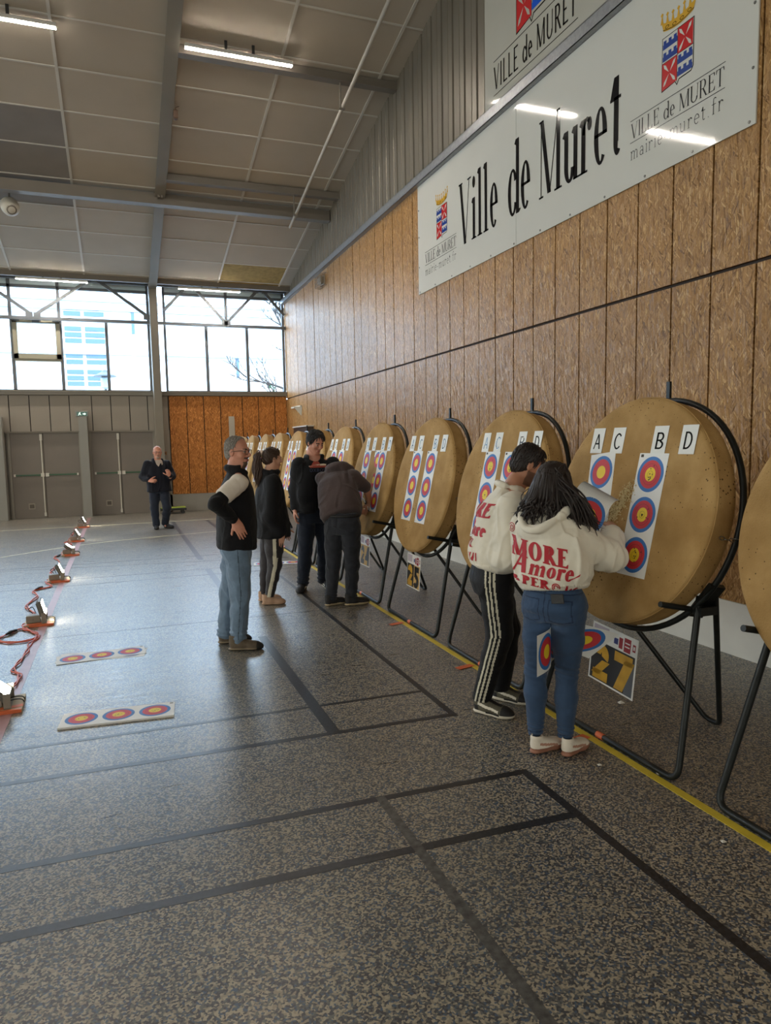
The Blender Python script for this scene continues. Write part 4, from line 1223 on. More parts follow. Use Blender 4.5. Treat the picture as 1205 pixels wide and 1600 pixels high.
for num, yc in BUTTS:
    c = BC + np.array([0, yc, 0])
    place(butt0, tuple(c), 'round tan straw target butt ' + WHERE[num], 'target butt', 'straw butts in a row')
    place(stand0, (2.9, yc, 0), 'black tube stand under the butt ' + WHERE[num], 'target stand', 'tube stands of the butts')
    fx = FACES.get(num, (-.19, .145))
    for k, x in enumerate(fx):
        side = 'right-hand' if (len(fx) == 1 or k == 1) else 'left-hand'
        place(faces[1 if num in (27, 26) else 0], tuple(c + BU * x + BV * (-.022) + BN * .0035), '%s three-spot paper target on the butt %s' % (side, WHERE[num]), 'paper target', 'paper targets on the butts')
    for ch, x in zip('ACBD', {27: (-.34, -.153, .192, .40), 24: (-.285, -.06, .232, .43), 26: (-.305, -.115, .226, .428)}.get(num, (-.375, -.175, .163, .352))):
        place(cards[ch], tuple(c + BU * x + BV * .398 + BN * .0035), 'white letter %s card on the butt %s' % (ch, WHERE[num]), 'letter card', 'letter cards on the butts')
# the middle face on the number 24 butt, partly under its neighbour
o = dup(faces[0], tuple(BC + np.array([0, 7.60, 0]) + BU * .125 + BV * (-.018) + BN * .0020), 'middle paper target half covered by its neighbour on the butt the bending man works at', 'paper targets on the butts'); o['category'] = 'paper target'

# torn straw on the number 27 butt: pale frayed fibres
rj = random.Random(21)
mb = MB(); c27 = BC + np.array([0, 3.26, 0])
M_fray = mat('frayed_straw', lin(206, 186, 140), .9)
for i in range(330):
    t = rj.random()
    x = -.075 + .12 * t + rj.gauss(0, .024); y = -.07 + .20 * t + rj.gauss(0, .022)
    p = c27 + BU * x + BV * y + BN * .004
    d = np.array([rj.gauss(0, 1), rj.gauss(0, 1), rj.gauss(0, 1)]); d /= np.linalg.norm(d); d = d - BN * min(0, d @ BN)
    e = np.cross(d, BN); e /= np.linalg.norm(e) + 1e-9
    mb.obox(p + BN * rj.uniform(0, .008), d, e, np.cross(d, e), rj.uniform(.004, .013), rj.uniform(.0012, .003), .0012)
o = mb.build('frayed_straw', M_fray, origin=tuple(c27 + BU * -.02)); tag(o, 'pale frayed straw on the butt the cream hoodie couple works at', 'straw', kind='stuff')

# number posters hung under the butts
M_p_black = mat('poster_black', lin(30, 28, 28), .5); M_p_gold = mat('poster_gold', lin(196, 150, 44), .5, var=.15, vscale=14); M_p_beige = mat('poster_beige', lin(198, 160, 96), .5)
M_p_slate = mat('poster_slate', lin(86, 90, 98), .5); M_p_red = mat('poster_red', lin(150, 40, 50), .5); M_p_pink = mat('poster_lilac', lin(186, 176, 188), .6); M_p_blue = mat('poster_blue', lin(60, 70, 130), .5)
M_string = mat('string', lin(160, 150, 130), .8)
def poster(num, loc, w, h, style, label, lean=0.0):
    t = thing('number_poster', label, 'poster', loc, group='number posters under the butts')
    u = np.array([0, -1., 0]); v = np.array([math.sin(.06), 0, math.cos(.06)]); n = np.array([-math.cos(.06), 0, math.sin(.06)])
    if lean: u, v = u * math.cos(lean) + v * math.sin(lean), v * math.cos(lean) - u * math.sin(lean)
    o = np.zeros(3)
    m_ = MB()
    Q = lambda x0, y0, x1, y1, mi, z: m_.poly([(x0 * w, -h + y0 * h), (x1 * w, -h + y0 * h), (x1 * w, -h + y1 * h), (x0 * w, -h + y1 * h)], o, u, v, n, z, mi)
    Q(-.5, 0, .5, 1, 0, .001); m_.poly([(-.5 * w, -h), (.5 * w, -h), (.5 * w, 0), (-.5 * w, 0)], o, u, v, n, 0, 0, th=.001)
    bg, left, right = {27: (1, 2, 2), 25: (1, 2, 2), 24: (3, 4, 4)}.get(num, (1, 2, 2))
    Q(-.47, .03, .47, .70, bg, .0016)
    if num == 25: Q(.04, .03, .47, .70, 3, .0020)
    if num == 27: Q(.30, .03, .47, .60, 4, .0020)
    s_ = str(num)
    put_text(m_, s_[0], o, u, v, n, -.44 * w, -.04 * w, -h * .95, -h * .33, left, z=.0026, gap=0, st=.26, th=.2, sf=0)
    put_text(m_, s_[1], o, u, v, n, .02 * w, .45 * w, -h * .95, -h * .33, 1 if num == 25 else right, z=.0026, gap=0, st=.26, th=.2, sf=0)
    Q(-.46, .76, -.12, .97, 6, .0016); Q(.0, .78, .09, .88, 7, .0016); Q(.11, .74, .19, .92, 5, .0016); Q(.22, .72, .36, .95, 5, .0018); Q(.24, .80, .34, .82, 0, .0022); Q(.24, .86, .34, .88, 0, .0022)
    Q(.40, .78, .46, .90, 5, .0016); Q(.415, .81, .445, .87, 0, .002)
    m_.build('sheet', [M_paper, M_p_black, M_p_gold, M_p_beige, M_p_slate, M_p_red, M_p_pink, M_p_blue], t)
    m_ = MB(); m_.tube([o + u * (-.12 * w) + n * .002, o + u * (-.10 * w) + np.array([-.02, 0, .09])], .0012, 5); m_.tube([o + u * (.2 * w) + n * .002, o + u * (.18 * w) + np.array([-.02, 0, .09])], .0012, 5); m_.build('string', M_string, t)
    return t
poster(27, (2.78, 3.42, .585), .42, .37, 0, 'number 27 poster, yellow on black, hanging beside the woman\'s knee', lean=-.06)
poster(25, (2.75, 6.475, .615), .34, .345, 0, 'number 25 poster, yellow and black, hanging under a butt', lean=-.02)
poster(24, (2.75, 7.98, .625), .34, .36, 0, 'number 24 poster, slate digits on beige, beside the bending man\'s legs')

# scraps and tape on the floor
M_scrap = mat('white_scrap', lin(214, 210, 200), .8)
for k, (x, y, lab) in enumerate([(3.03, 3.66, 'white paper scrap on the floor right of the number 27 poster'), (2.33, 2.98, 'tiny white scrap on the yellow tape beside the woman\'s shoe'), (2.55, 2.78, 'tiny white scrap under the front bar of the nearest stand'), (2.36, 2.18, 'white scrap on the floor left of the yellow tape near the partly visible butt')]):
    mb = MB(); s_ = .022 if k == 0 else .012
    mb.add([(-s_, -s_ * .6, 0), (s_, -s_ * .8, 0), (s_ * .9, s_ * .7, .002), (-s_ * .7, s_, 0), (0, 0, s_ * .7)], [(0, 1, 4), (1, 2, 4), (2, 3, 4), (3, 0, 4), (3, 2, 1, 0)])
    o = mb.build('paper_scrap', M_scrap); o.location = (x, y, .0031); tag(o, lab, 'scrap', 'scraps on the floor')
for x, y, lab in ((2.425, 3.30, 'orange tape tab on the floor beside the nearest whole stand'), (2.43, 6.19, 'orange tape tab on the floor by the stand of the number 25 butt'), (2.43, 4.75, 'orange tape tab on the floor behind the white-hoodie man\'s shoes')):
    mb = MB(); mb.obox((0, 0, .0042), (.97, .24, 0), (-.24, .97, 0), (0, 0, 1), .075, .030, .0010)
    o = mb.build('tape_tab', M_tape_o); o.location = (x, y, 0); tag(o, lab, 'tape', 'orange tape tabs')

# paper faces lying on the floor
def floor_face(loc, rz, label, th=.002):
    m_ = MB(); o = np.zeros(3); u, v, n = (1, 0, 0), (0, 1, 0), (0, 0, 1)
    m_.poly([(-.35, -.125), (.35, -.125), (.35, .125), (-.35, .125)], o, u, v, n, th, 0, th=th - .0004)
    for k in (-1, 0, 1): spot(m_, o, u, v, n, k * .2265, 0, z=th + .0003, holes=5, seed=k + 30)
    m_.poly([(.318, .095), (.340, .095), (.340, .113), (.318, .113)], o, u, v, n, th + .0004, 4)
    o_ = m_.build('paper_target', FACE_M); o_.location = loc; o_.rotation_euler = (0, 0, rz)
    return tag(o_, label, 'paper target', 'paper targets on the floor')
floor_face((-.093, 4.780, 0), -.095, 'three-spot paper target lying on the floor beside the nearest floodlight', .012)
floor_face((-.222, 6.283, 0), -.15, 'lower sheet of the two paper targets lying together on the floor')
floor_face((-.228, 6.285, .003), .06, 'upper sheet of the two paper targets lying together on the floor')
floor_face((2.12, 10.19, 0.004), -.17, 'paper target on the floor behind the ponytail woman')

# ------------------------------------------------------------------ the row of floodlights and their cables
M_flood = emit_mat('floodlight_led', (1.0, .95, .82), FLOOD_STRENGTH)
M_flood_body = mat('floodlight_grey', lin(140, 132, 120), .45)
M_flood_dark = mat('floodlight_dark', lin(104, 102, 94), .45)
M_board = mat('plywood', lin(176, 158, 128), .7, var=.1, vscale=18, stretch=(1, 6, 1))
M_cable_blk = mat('black_cable', (.012, .012, .013), .5)
M_cable = mat('orange_cable', lin(205, 92, 62), .5)
FL = [(5.27, 48, 'nearest to the camera'), (7.74, 14, 'beside the big cable loop'), (10.18, 22, 'third from the camera'),
      (12.62, 52, 'fourth from the camera, head tipped back'), (14.46, 28, 'second from the far end'), (16.97, 24, 'farthest, in front of the doors')]
for y, tilt, lab in FL:
    t = thing('floodlight', 'small floodlight on a taped board, ' + lab, 'floodlight', (-.84, y, 0), .04, 'floodlights along the floor')
    a = math.radians(tilt)
    m_ = MB(); m_.obox((0, 0, .013), (1, 0, 0), (0, 1, 0), (0, 0, 1), .135, .16, .011); m_.build('base_board', M_board, t)
    m_ = MB(); m_.obox((-.055, -.02, .062), (1, 0, 0), (0, 1, 0), (0, 0, 1), .062, .055, .036, bev=.006); m_.lathe([(.012, 0), (.010, .004)], (-.06, -.076, .06), (0, -1, 0), 10); m_.build('driver_box', M_flood_body, t)
    pv = np.array([.045, 0, .085]); nn = np.array([math.cos(a), 0, math.sin(a)]); vv = np.array([-math.sin(a), 0, math.cos(a)]); uu = np.array([0, 1., 0])
    hc = pv + vv * .075
    m_ = MB(); m_.obox(hc, uu, vv, nn, .115, .088, .017, bev=.010)
    for k in range(-4, 5): m_.obox(hc - nn * .024 + uu * k * .022, uu, vv, nn, .003, .07, .010)
    hd = m_.build('lamp_head', M_flood_dark, t)
    m_ = MB(); m_.obox(hc + nn * .0172, uu, vv, nn, .097, .070, .0012); m_.build('lamp_glass', M_flood, t)
    m_ = MB()
    for s in (-1, 1): m_.obox(np.array([.045, s * .123, .075]), (1, 0, 0), (0, 1, 0), (0, 0, 1), .022, .004, .052)
    m_.box(.023, .067, -.127, .127, .024, .030); m_.build('bracket', M_flood_body, t)
    m_ = MB()
    m_.tube(catmull([(-.03, .03, .09), (-.06, .05, .16), (-.10, .05, .14), (-.06, .04, .10)], 5), .004, 6); m_.build('lead', M_cable_blk, t)
    for s in (-.03, .03):
        m_ = MB(); m_.tube(catmull([(.05, s, .05), (.09, s, .055), (.125, s + .01, .045), (.138, s + .02, .02)], 5), .004, 6); m_.build('lead', M_cable_blk, t)
    m_ = MB(); m_.obox((.0, -.105, .0255), (.985, .17, 0), (-.17, .985, 0), (0, 0, 1), .137, .022, .0012); m_.obox((.02, -.150, .013), (1, 0, 0), (0, 0, 1), (0, -1, 0), .11, .012, .012)
    m_.build('orange_tape', M_tape_o, t)
def cable(pts, label, seed, black=()):
    """two thin orange flexes lying side by side on the floor"""
    m_ = MB(); rr = random.Random(seed)
    q = catmull([(x, y, .010) for x, y in pts], 9)
    for k, s in enumerate((-1, 1)):
        l = []
        for i, p in enumerate(q):
            d = q[min(i + 1, len(q) - 1)] - q[max(i - 1, 0)]; d = d / (np.linalg.norm(d) + 1e-9)
            w = .008 + .006 * math.sin(i * .7 + seed)
            l.append(p + np.array([-d[1], d[0], 0]) * w * s + np.array([0, 0, .004 * k]))
        m_.tube(l, .0065, 6, 0)
    for bx, by, ex_, ey in black:
        m_.tube([(bx, by, .017), (bx * .6 + ex_ * .4, by * .6 + ey * .4, .022), (ex_, ey, .017)], [.010, .017, .012], 8, 1)
    o = m_.build('power_cable', [M_cable, M_cable_blk], smooth=math.radians(60), origin=(pts[0][0], pts[0][1], 0))
    return tag(o, label, 'cable', 'orange cables between the floodlights')
cable([(-.835, 6.66), (-.86, 6.35), (-.88, 6.12), (-.81, 5.95), (-.82, 5.72), (-.90, 5.48), (-.985, 5.36)], 'orange twin cable running into the nearest floodlight', 1)
cable([(-.835, 6.64), (-.84, 6.90), (-.80, 7.11), (-.84, 7.32), (-.94, 7.46), (-1.0, 7.52), (-1.06, 7.40), (-1.13, 7.25), (-1.12, 7.12), (-1.0, 7.02), (-.87, 7.03), (-.80, 7.16), (-.86, 7.34), (-.96, 7.56), (-.98, 7.66)], 'orange twin cable with a big loop before the second floodlight', 2, [(-1.09, 7.33, -1.02, 7.47)])
cable([(-.985, 7.70), (-.915, 7.93), (-.945, 8.22), (-1.06, 8.62), (-1.0, 9.14), (-1.08, 9.48), (-1.03, 9.62), (-.95, 9.66), (-.90, 9.78), (-.98, 10.02), (-.99, 10.12)], 'orange twin cable zigzagging between the second and third floodlights', 3, [(-1.06, 9.58, -1.0, 9.72)])
cable([(-.985, 10.24), (-.95, 10.55), (-1.0, 10.9), (-.97, 11.4), (-.965, 11.9), (-1.07, 12.35), (-1.0, 12.58)], 'orange twin cable wavering between the third and fourth floodlights', 4, [(-1.03, 12.44, -1.0, 12.60)])
cable([(-.985, 12.70), (-.97, 13.05), (-.93, 13.5), (-.92, 14.10), (-1.04, 14.2), (-.99, 14.42)], 'orange twin cable between the fourth and fifth floodlights', 5)
cable([(-.985, 14.52), (-.99, 15.1), (-.97, 15.8), (-.99, 16.4), (-.985, 16.92)], 'straight orange twin cable to the farthest floodlight', 6)
# ------------------------------------------------------------------ bodies and clothes: smooth solids meshed from distance fields
STEP = 1.0        # mesh fineness of people (larger is coarser)
V3 = lambda *a: np.array(a, float)
unit = lambda v: np.asarray(v, float) / (np.linalg.norm(v) + 1e-12)

_hash_rng = np.random.RandomState(12)
_LAT = _hash_rng.rand(32, 32, 32).astype(np.float32)
def noise3(P):
    """smooth value noise, about -1..1"""
    q = np.floor(P).astype(int)
    f = P - q
    f = f * f * (3 - 2 * f)
    out = 0
    for i in (0, 1):
        for j in (0, 1):
            for k in (0, 1):
                w = (f[:, 0] if i else 1 - f[:, 0]) * (f[:, 1] if j else 1 - f[:, 1]) * (f[:, 2] if k else 1 - f[:, 2])
                out = out + w * _LAT[(q[:, 0] + i) % 32, (q[:, 1] + j) % 32, (q[:, 2] + k) % 32]
    return out * 2 - 1

def _rc(p2, h, r1, r2):
    """round cone in (radial, axial) coordinates"""
    x, y = p2
    b = (r1 - r2) / max(h, 1e-6)
    b = max(-.999, min(.999, b))
    a = math.sqrt(1 - b * b)
    k = -b * x + a * y
    d = x * a + y * b - r1
    d = np.where(k < 0, np.sqrt(x * x + y * y) - r1, d)
    d = np.where(k > a * h, np.sqrt(x * x + (y - h) ** 2) - r2, d)
    return d

def cone(a, b, ra, rb=None, side=None, q=1.0):
    """limb segment; with side and q its section is an ellipse q times as deep as it is wide along side"""
    a, b = np.asarray(a, float), np.asarray(b, float)
    rb = ra if rb is None else rb
    h = np.linalg.norm(b - a)
    t = (b - a) / max(h, 1e-9)
    if side is None or q == 1.0:
        def f(P):
            v = P - a
            y = v @ t
            x = np.sqrt(np.maximum((v * v).sum(1) - y * y, 0))
            return _rc((x, y), h, ra, rb)
    else:
        s = unit(np.asarray(side) - t * (t @ np.asarray(side)))
        w = np.cross(t, s)
        m = min(1.0, q)
        def f(P):
            v = P - a
            y = v @ t
            x = np.sqrt((v @ s) ** 2 + ((v @ w) / q) ** 2)
            return _rc((x, y), h, ra, rb) * m
    return f

def ell(c, r, ax=None):
    c, r = np.asarray(c, float), np.asarray(r, float)
    A = np.eye(3) if ax is None else np.array(ax, float)
    def f(P):
        v = ((P - c) @ A.T)
        k0 = np.sqrt(((v / r) ** 2).sum(1)); k1 = np.sqrt(((v / (r * r)) ** 2).sum(1)) + 1e-9
        return k0 * (k0 - 1) / k1
    return f

def loft(A, B, secs, side, n=2.3, rnd=.01):
    """a trunk along A-B: secs = (t, half width, half depth, side shift, front shift)"""
    A, B = np.asarray(A, float), np.asarray(B, float)
    L = np.linalg.norm(B - A); T = (B - A) / L
    S = unit(np.asarray(side) - T * (T @ np.asarray(side))); Fd = np.cross(T, S)
    secs = [tuple(s) + (0,) * (5 - len(s)) for s in secs]
    ts = np.array([s[0] for s in secs])
    tt = np.linspace(ts[0], ts[-1], 64)
    def sm(col):
        y = np.interp(tt, ts, [s[col] for s in secs])
        k = np.ones(5) / 5
        yp = np.concatenate([[y[0]] * 2, y, [y[-1]] * 2])
        return np.convolve(yp, k, 'valid')
    cols = [sm(i) for i in (1, 2, 3, 4)]
    def f(P):
        v = P - A
        y = v @ T / L
        yc = np.clip(y, ts[0], ts[-1])
        hw, hd, ox, of = [np.interp(yc, tt, c) for c in cols]
        x = v @ S - ox; z = v @ Fd - of
        rho = (np.abs(x / hw) ** n + np.abs(z / hd) ** n) ** (1 / n)
        dr = (rho - 1) * np.minimum(hw, hd)
        dr = np.where(rho > 1, np.minimum(dr * 1.0, np.sqrt((np.maximum(np.abs(x) - hw, 0)) ** 2 + (np.maximum(np.abs(z) - hd, 0)) ** 2) + dr * .5), dr)
        da = np.maximum(ts[0] - y, y - ts[-1]) * L
        u = np.maximum(dr + rnd, 0); w = np.maximum(da + rnd, 0)
        return np.minimum(np.maximum(dr + rnd, da + rnd), 0) + np.sqrt(u * u + w * w) - rnd
    return f

def half(o, n):
    """keeps the side of the plane that n points away from"""
    o, n = np.asarray(o, float), unit(n)
    return lambda P: (P - o) @ n

def smin(a, b, k):
    if k <= 0: return np.minimum(a, b)
    h = np.maximum(k - np.abs(a - b), 0) / k
    return np.minimum(a, b) - h * h * k * .25

class Field:
    def __init__(s):
        s.p = []
    def add(s, f, k=.02): s.p.append((f, 'a', k)); return s
    def sub(s, f, k=.01): s.p.append((f, 's', k)); return s
    def cut(s, f, k=.004): s.p.append((f, 'i', k)); return s
    def limb(s, pts, rad, k=.02, side=None, q=1.0):
        for a, b, ra, rb in zip(pts, pts[1:], rad, rad[1:]): s.add(cone(a, b, ra, rb, side, q), k)
        return s

def mesh_field(F, lo, hi, h, disp=None):
    """surface nets over the blocks that the surface passes through"""
    lo, hi = np.asarray(lo, float), np.asarray(hi, float)
    h = h * STEP
    B = 8
    nb = np.ceil((hi - lo) / (h * B)).astype(int)
    gi = np.stack(np.meshgrid(*[np.arange(n) for n in nb], indexing='ij'), -1).reshape(-1, 3)
    cen = lo + (gi + .5) * B * h
    diag = B * h * .5 * math.sqrt(3) * 1.25 + .012
    pv = [f(cen) for f, _, _ in F.p]
    d = None
    for v, (f, op, k) in zip(pv, F.p):
        if d is None: d = v
        elif op == 'a': d = smin(d, v, k)
        elif op == 's': d = -smin(-d, v, k)
        else: d = -smin(-d, -v, k)
    keep = np.abs(d) < diag * 1.6
    gi = gi[keep]; d0 = d[keep]; pv = [v[keep] for v in pv]
    nB = len(gi)
    loc = np.stack(np.meshgrid(*[np.arange(B + 1)] * 3, indexing='ij'), -1).reshape(-1, 3)
    V = np.full((nB, (B + 1) ** 3), 9.0, np.float32)
    dmin = np.min(np.stack([v for v, (f, op, k) in zip(pv, F.p) if op == 'a']), 0)
    first = True
    CH = 400
    for c0 in range(0, nB, CH):
        sl = slice(c0, min(nB, c0 + CH))
        g = gi[sl]
        P = lo + (g[:, None, :] * B + loc[None]).reshape(-1, 3) * h
        n1 = len(g); m = (B + 1) ** 3
        D = np.full((n1, m), 9.0)
        for v, (f, op, k) in zip(pv, F.p):
            vc = v[sl]
            if op == 'a': use = vc < dmin[sl] + 2 * diag + k
            elif op == 's': use = vc < 2 * diag + k
            else: use = vc > -2 * diag - k
            if not use.any(): continue
            idx = np.nonzero(use)[0]
            val = f(P.reshape(n1, m, 3)[idx].reshape(-1, 3)).reshape(len(idx), m)
            if op == 'a': D[idx] = smin(D[idx], val, k)
            elif op == 's': D[idx] = -smin(-D[idx], val, k)
            else: D[idx] = -smin(-D[idx], -val, k)
        if disp is not None:
            near = np.abs(D) < 4 * h + .03
            ii = np.nonzero(near.reshape(-1))[0]
            Df = D.reshape(-1)
            Df[ii] += disp(P[ii])
        V[sl] = D.reshape(n1, m)
    V = V.reshape(nB, B + 1, B + 1, B + 1)
    # cells with a sign change
    neg = V < 0
    c = [neg[:, i:i + B, j:j + B, k:k + B] for i in (0, 1) for j in (0, 1) for k in (0, 1)]
    s = np.zeros(c[0].shape, np.int8)
    for q in c: s += q
    bi, ci, cj, ck = np.nonzero((s > 0) & (s < 8))
    if len(bi) == 0: return np.zeros((0, 3)), np.zeros((0, 4), int)
    G = gi[bi] * B + np.stack([ci, cj, ck], -1)
    dims = nb * B + 2
    lin_ = lambda g: (g[:, 0] * dims[1] + g[:, 1]) * dims[2] + g[:, 2]
    key = lin_(G)
    order = np.argsort(key); key = key[order]; bi, ci, cj, ck, G = bi[order], ci[order], cj[order], ck[order], G[order]
    acc = np.zeros((len(bi), 3)); cnt = np.zeros(len(bi))
    corner = {(i, j, k): V[bi, ci + i, cj + j, ck + k].astype(float) for i in (0, 1) for j in (0, 1) for k in (0, 1)}
    for ax in range(3):
        for u in (0, 1):
            for w in (0, 1):
                a = [0, 0, 0]; o2 = [x for x in range(3) if x != ax]
                a[o2[0]], a[o2[1]] = u, w
                b = list(a); b[ax] = 1
                va, vb = corner[tuple(a)], corner[tuple(b)]
                m = (va < 0) != (vb < 0)
                t = np.where(m, va / np.where(m, va - vb, 1), 0)
                p = np.zeros((len(bi), 3)); p[:, 0], p[:, 1], p[:, 2] = a; p[:, ax] = t
                acc += p * m[:, None]; cnt += m
    verts = lo + (G + acc / np.maximum(cnt, 1)[:, None]) * h
    faces = []
    for ax in range(3):
        b = [0, 0, 0]; b[ax] = 1
        va, vb = corner[(0, 0, 0)], corner[tuple(b)]
        m = np.nonzero((va < 0) != (vb < 0))[0]
        o1, o2 = (ax + 1) % 3, (ax + 2) % 3
        e1, e2 = np.zeros(3, int), np.zeros(3, int); e1[o1] = 1; e2[o2] = 1
        ids = []
        ok = np.ones(len(m), bool)
        for off in (0 * e1, -e1, -e1 - e2, -e2):
            kk = lin_(G[m] + off)
            pos = np.searchsorted(key, kk); pos = np.minimum(pos, len(key) - 1)
            ok &= key[pos] == kk
            ids.append(pos)
        q = np.stack(ids, -1)
        flip = va[m] > 0
        q[flip] = q[flip][:, ::-1]
        faces.append(q[ok])
    return verts, np.concatenate(faces)

def field_obj(name, F, lo, hi, h, mats, parent, disp=None, slot=None, relax=1):
    v, f = mesh_field(F, lo, hi, h, disp)
    for _ in range(relax):      # a touch of smoothing
        acc = np.zeros_like(v); cnt = np.zeros(len(v))
        for a, b in ((0, 1), (1, 2), (2, 3), (3, 0)):
            np.add.at(acc, f[:, a], v[f[:, b]]); np.add.at(cnt, f[:, a], 1)
            np.add.at(acc, f[:, b], v[f[:, a]]); np.add.at(cnt, f[:, b], 1)
        v = v * .5 + .5 * acc / np.maximum(cnt, 1)[:, None]
    me = bpy.data.meshes.new(name)
    me.vertices.add(len(v)); me.vertices.foreach_set('co', v.astype(np.float32).ravel())
    me.loops.add(len(f) * 4); me.loops.foreach_set('vertex_index', f.astype(np.int32).ravel())
    me.polygons.add(len(f)); me.polygons.foreach_set('loop_start', (np.arange(len(f)) * 4).astype(np.int32))
    try: me.polygons.foreach_set('loop_total', np.full(len(f), 4, np.int32))
    except Exception: pass
    for m in (mats if isinstance(mats, (list, tuple)) else [mats]): me.materials.append(m)
    if slot is not None:
        me.polygons.foreach_set('material_index', slot(v[f].mean(1)).astype(np.int32))
    me.polygons.foreach_set('use_smooth', np.ones(len(f), bool))
    me.update(calc_edges=True); me.validate()
    o = bpy.data.objects.new(name, me); COL.objects.link(o)
    if parent is not None: o.parent = parent
    o_v = v
    return o

def folds(amp, sc, stretch=(1, 1, 1), amp2=.0, sc2=60, seed=0):
    st = np.array(stretch, float)
    def f(P):
        q = (P + seed * 3.7) * st
        w = noise3(q * sc * .6 + 5) * .5
        n = noise3(q * sc + w[:, None])
        d = amp * .75 * (1 - 2 * np.abs(n))
        n2 = noise3(q * sc * .85 + 17 + w[:, None] * 1.5)
        d = d - amp * .55 * np.exp(-(n2 / .13) ** 2)
        if amp2: d = d + amp2 * noise3(P * sc2 + 9)
        return d
    return f

# ---- heads and hands -------------------------------------------------------
class Frame:
    """origin and axes: right, forward, up"""
    def __init__(s, o, yaw, pitch=0.0, roll=0.0, k=1.0):
        th = math.radians(yaw); ph = math.radians(pitch); ro = math.radians(roll)
        f0 = V3(math.sin(th), math.cos(th), 0); r0 = V3(math.cos(th), -math.sin(th), 0); u0 = V3(0, 0, 1)
        f1 = f0 * math.cos(ph) + u0 * math.sin(ph); u1 = np.cross(r0, f1)
        r2 = r0 * math.cos(ro) + u1 * math.sin(ro); u2 = np.cross(r2, f1)
        s.o, s.r, s.f, s.u, s.k = np.asarray(o, float), r2, f1, u2, k
        s.A = np.stack([r2, f1, u2])
    def __call__(s, x, y, z): return s.o + s.k * (x * s.r + y * s.f + z * s.u)
    def inv(s, P): return ((P - s.o) @ s.A.T) / s.k

def add_head(F, H, ear=True, female=False):
    k = H.k
    e = lambda c, r: ell(H(*c), np.array(r) * k, H.A)
    F.add(e((0, -.012, .030), (.075, .095, .088)), .02)
    F.add(e((0, .020, -.030), (.061, .071, .082)), .03)
    F.add(e((0, .050, -.100), (.027 if female else .031, .030, .022)), .03)
    for s in (-1, 1):
        F.add(cone(H(s * .050, .0, -.062), H(s * .016, .058, -.104), .019 * k, .016 * k), .025)
        F.add(e((s * .042, .062, -.030), (.024, .024, .022)), .02)
    F.add(cone(H(-.034, .083, .014), H(.034, .083, .014), .0105 * k), .02)
    F.add(cone(H(0, .088, .008), H(0, .112, -.030), .0080 * k, .0120 * k), .012)
    for s in (-1, 1): F.add(e((s * .011, .100, -.037), (.009, .011, .008)), .006)
    for s in (-1, 1):
        F.sub(e((s * .031, .100, -.004), (.018, .016, .011)), .012)
        F.add(e((s * .031, .0795, -.004), (.013, .013, .013)), .002)
        F.add(cone(H(s * .043, .0870, .0055), H(s * .020, .0930, .0065), .0035 * k), .003)
    F.add(e((0, .089, -.066), (.023, .011, .0060)), .006)
    F.add(e((0, .088, -.0765), (.019, .011, .0065)), .005)
    F.sub(e((0, .102, -.0710), (.022, .010, .0016)), .004)
    if ear:
        for s in (-1, 1):
            F.add(e((s * .077, -.010, -.012), (.010, .019, .031)), .008)
            F.sub(e((s * .088, -.004, -.010), (.006, .010, .017)), .006)
    F.add(cone(H(0, -.022, -.055), H(0, -.030, -.135), .053 * k, .054 * k), .03)

def face_slots(H, beard=0):
    """material slots: 0 skin, 1 lips, 2 eye white, 3 iris, 4 brows and beard"""
    def f(C):
        q = H.inv(C)
        m = np.zeros(len(C), int)
        x = np.abs(q[:, 0])
        near = (q[:, 1] > .03) & (np.abs(q[:, 2]) < .14) & (x < .08)
        m[near & (x < .022) & (q[:, 2] < -.061) & (q[:, 2] > -.082) & (q[:, 1] > .085)] = 1
        rr = np.hypot(x - .031, q[:, 2] + .004)
        eye = near & (rr < .0135) & (np.abs(q[:, 2] + .004) < .007) & (q[:, 1] > .07) & (q[:, 1] < .095)
        m[eye] = 2; m[eye & (rr < .0062)] = 3
        m[near & (x > .012) & (x < .046) & (np.abs(q[:, 2] - .018 + .06 * np.maximum(x - .03, 0)) < .005) & (q[:, 1] > .06)] = 4
        if beard:
            b = near & (q[:, 2] < -.045 - .35 * np.maximum(0, .03 - np.maximum(0, x - .0)) * 0) & (m != 1)
            if beard == 1:    # moustache and goatee
                g = b & (x < .034) & (q[:, 1] > .055) & ((q[:, 2] > -.061) & (q[:, 2] < -.048) | (q[:, 2] < -.083))
            else:
                g = (q[:, 1] > -.01) & (q[:, 2] < -.040 - .25 * np.maximum(0, .05 - x) * (q[:, 2] > -.06)) & (q[:, 2] > -.128) & (m != 1) & (x < .085) & ~((x < .02) & (q[:, 2] > -.05))
            m[g] = 4
        return m
    return f

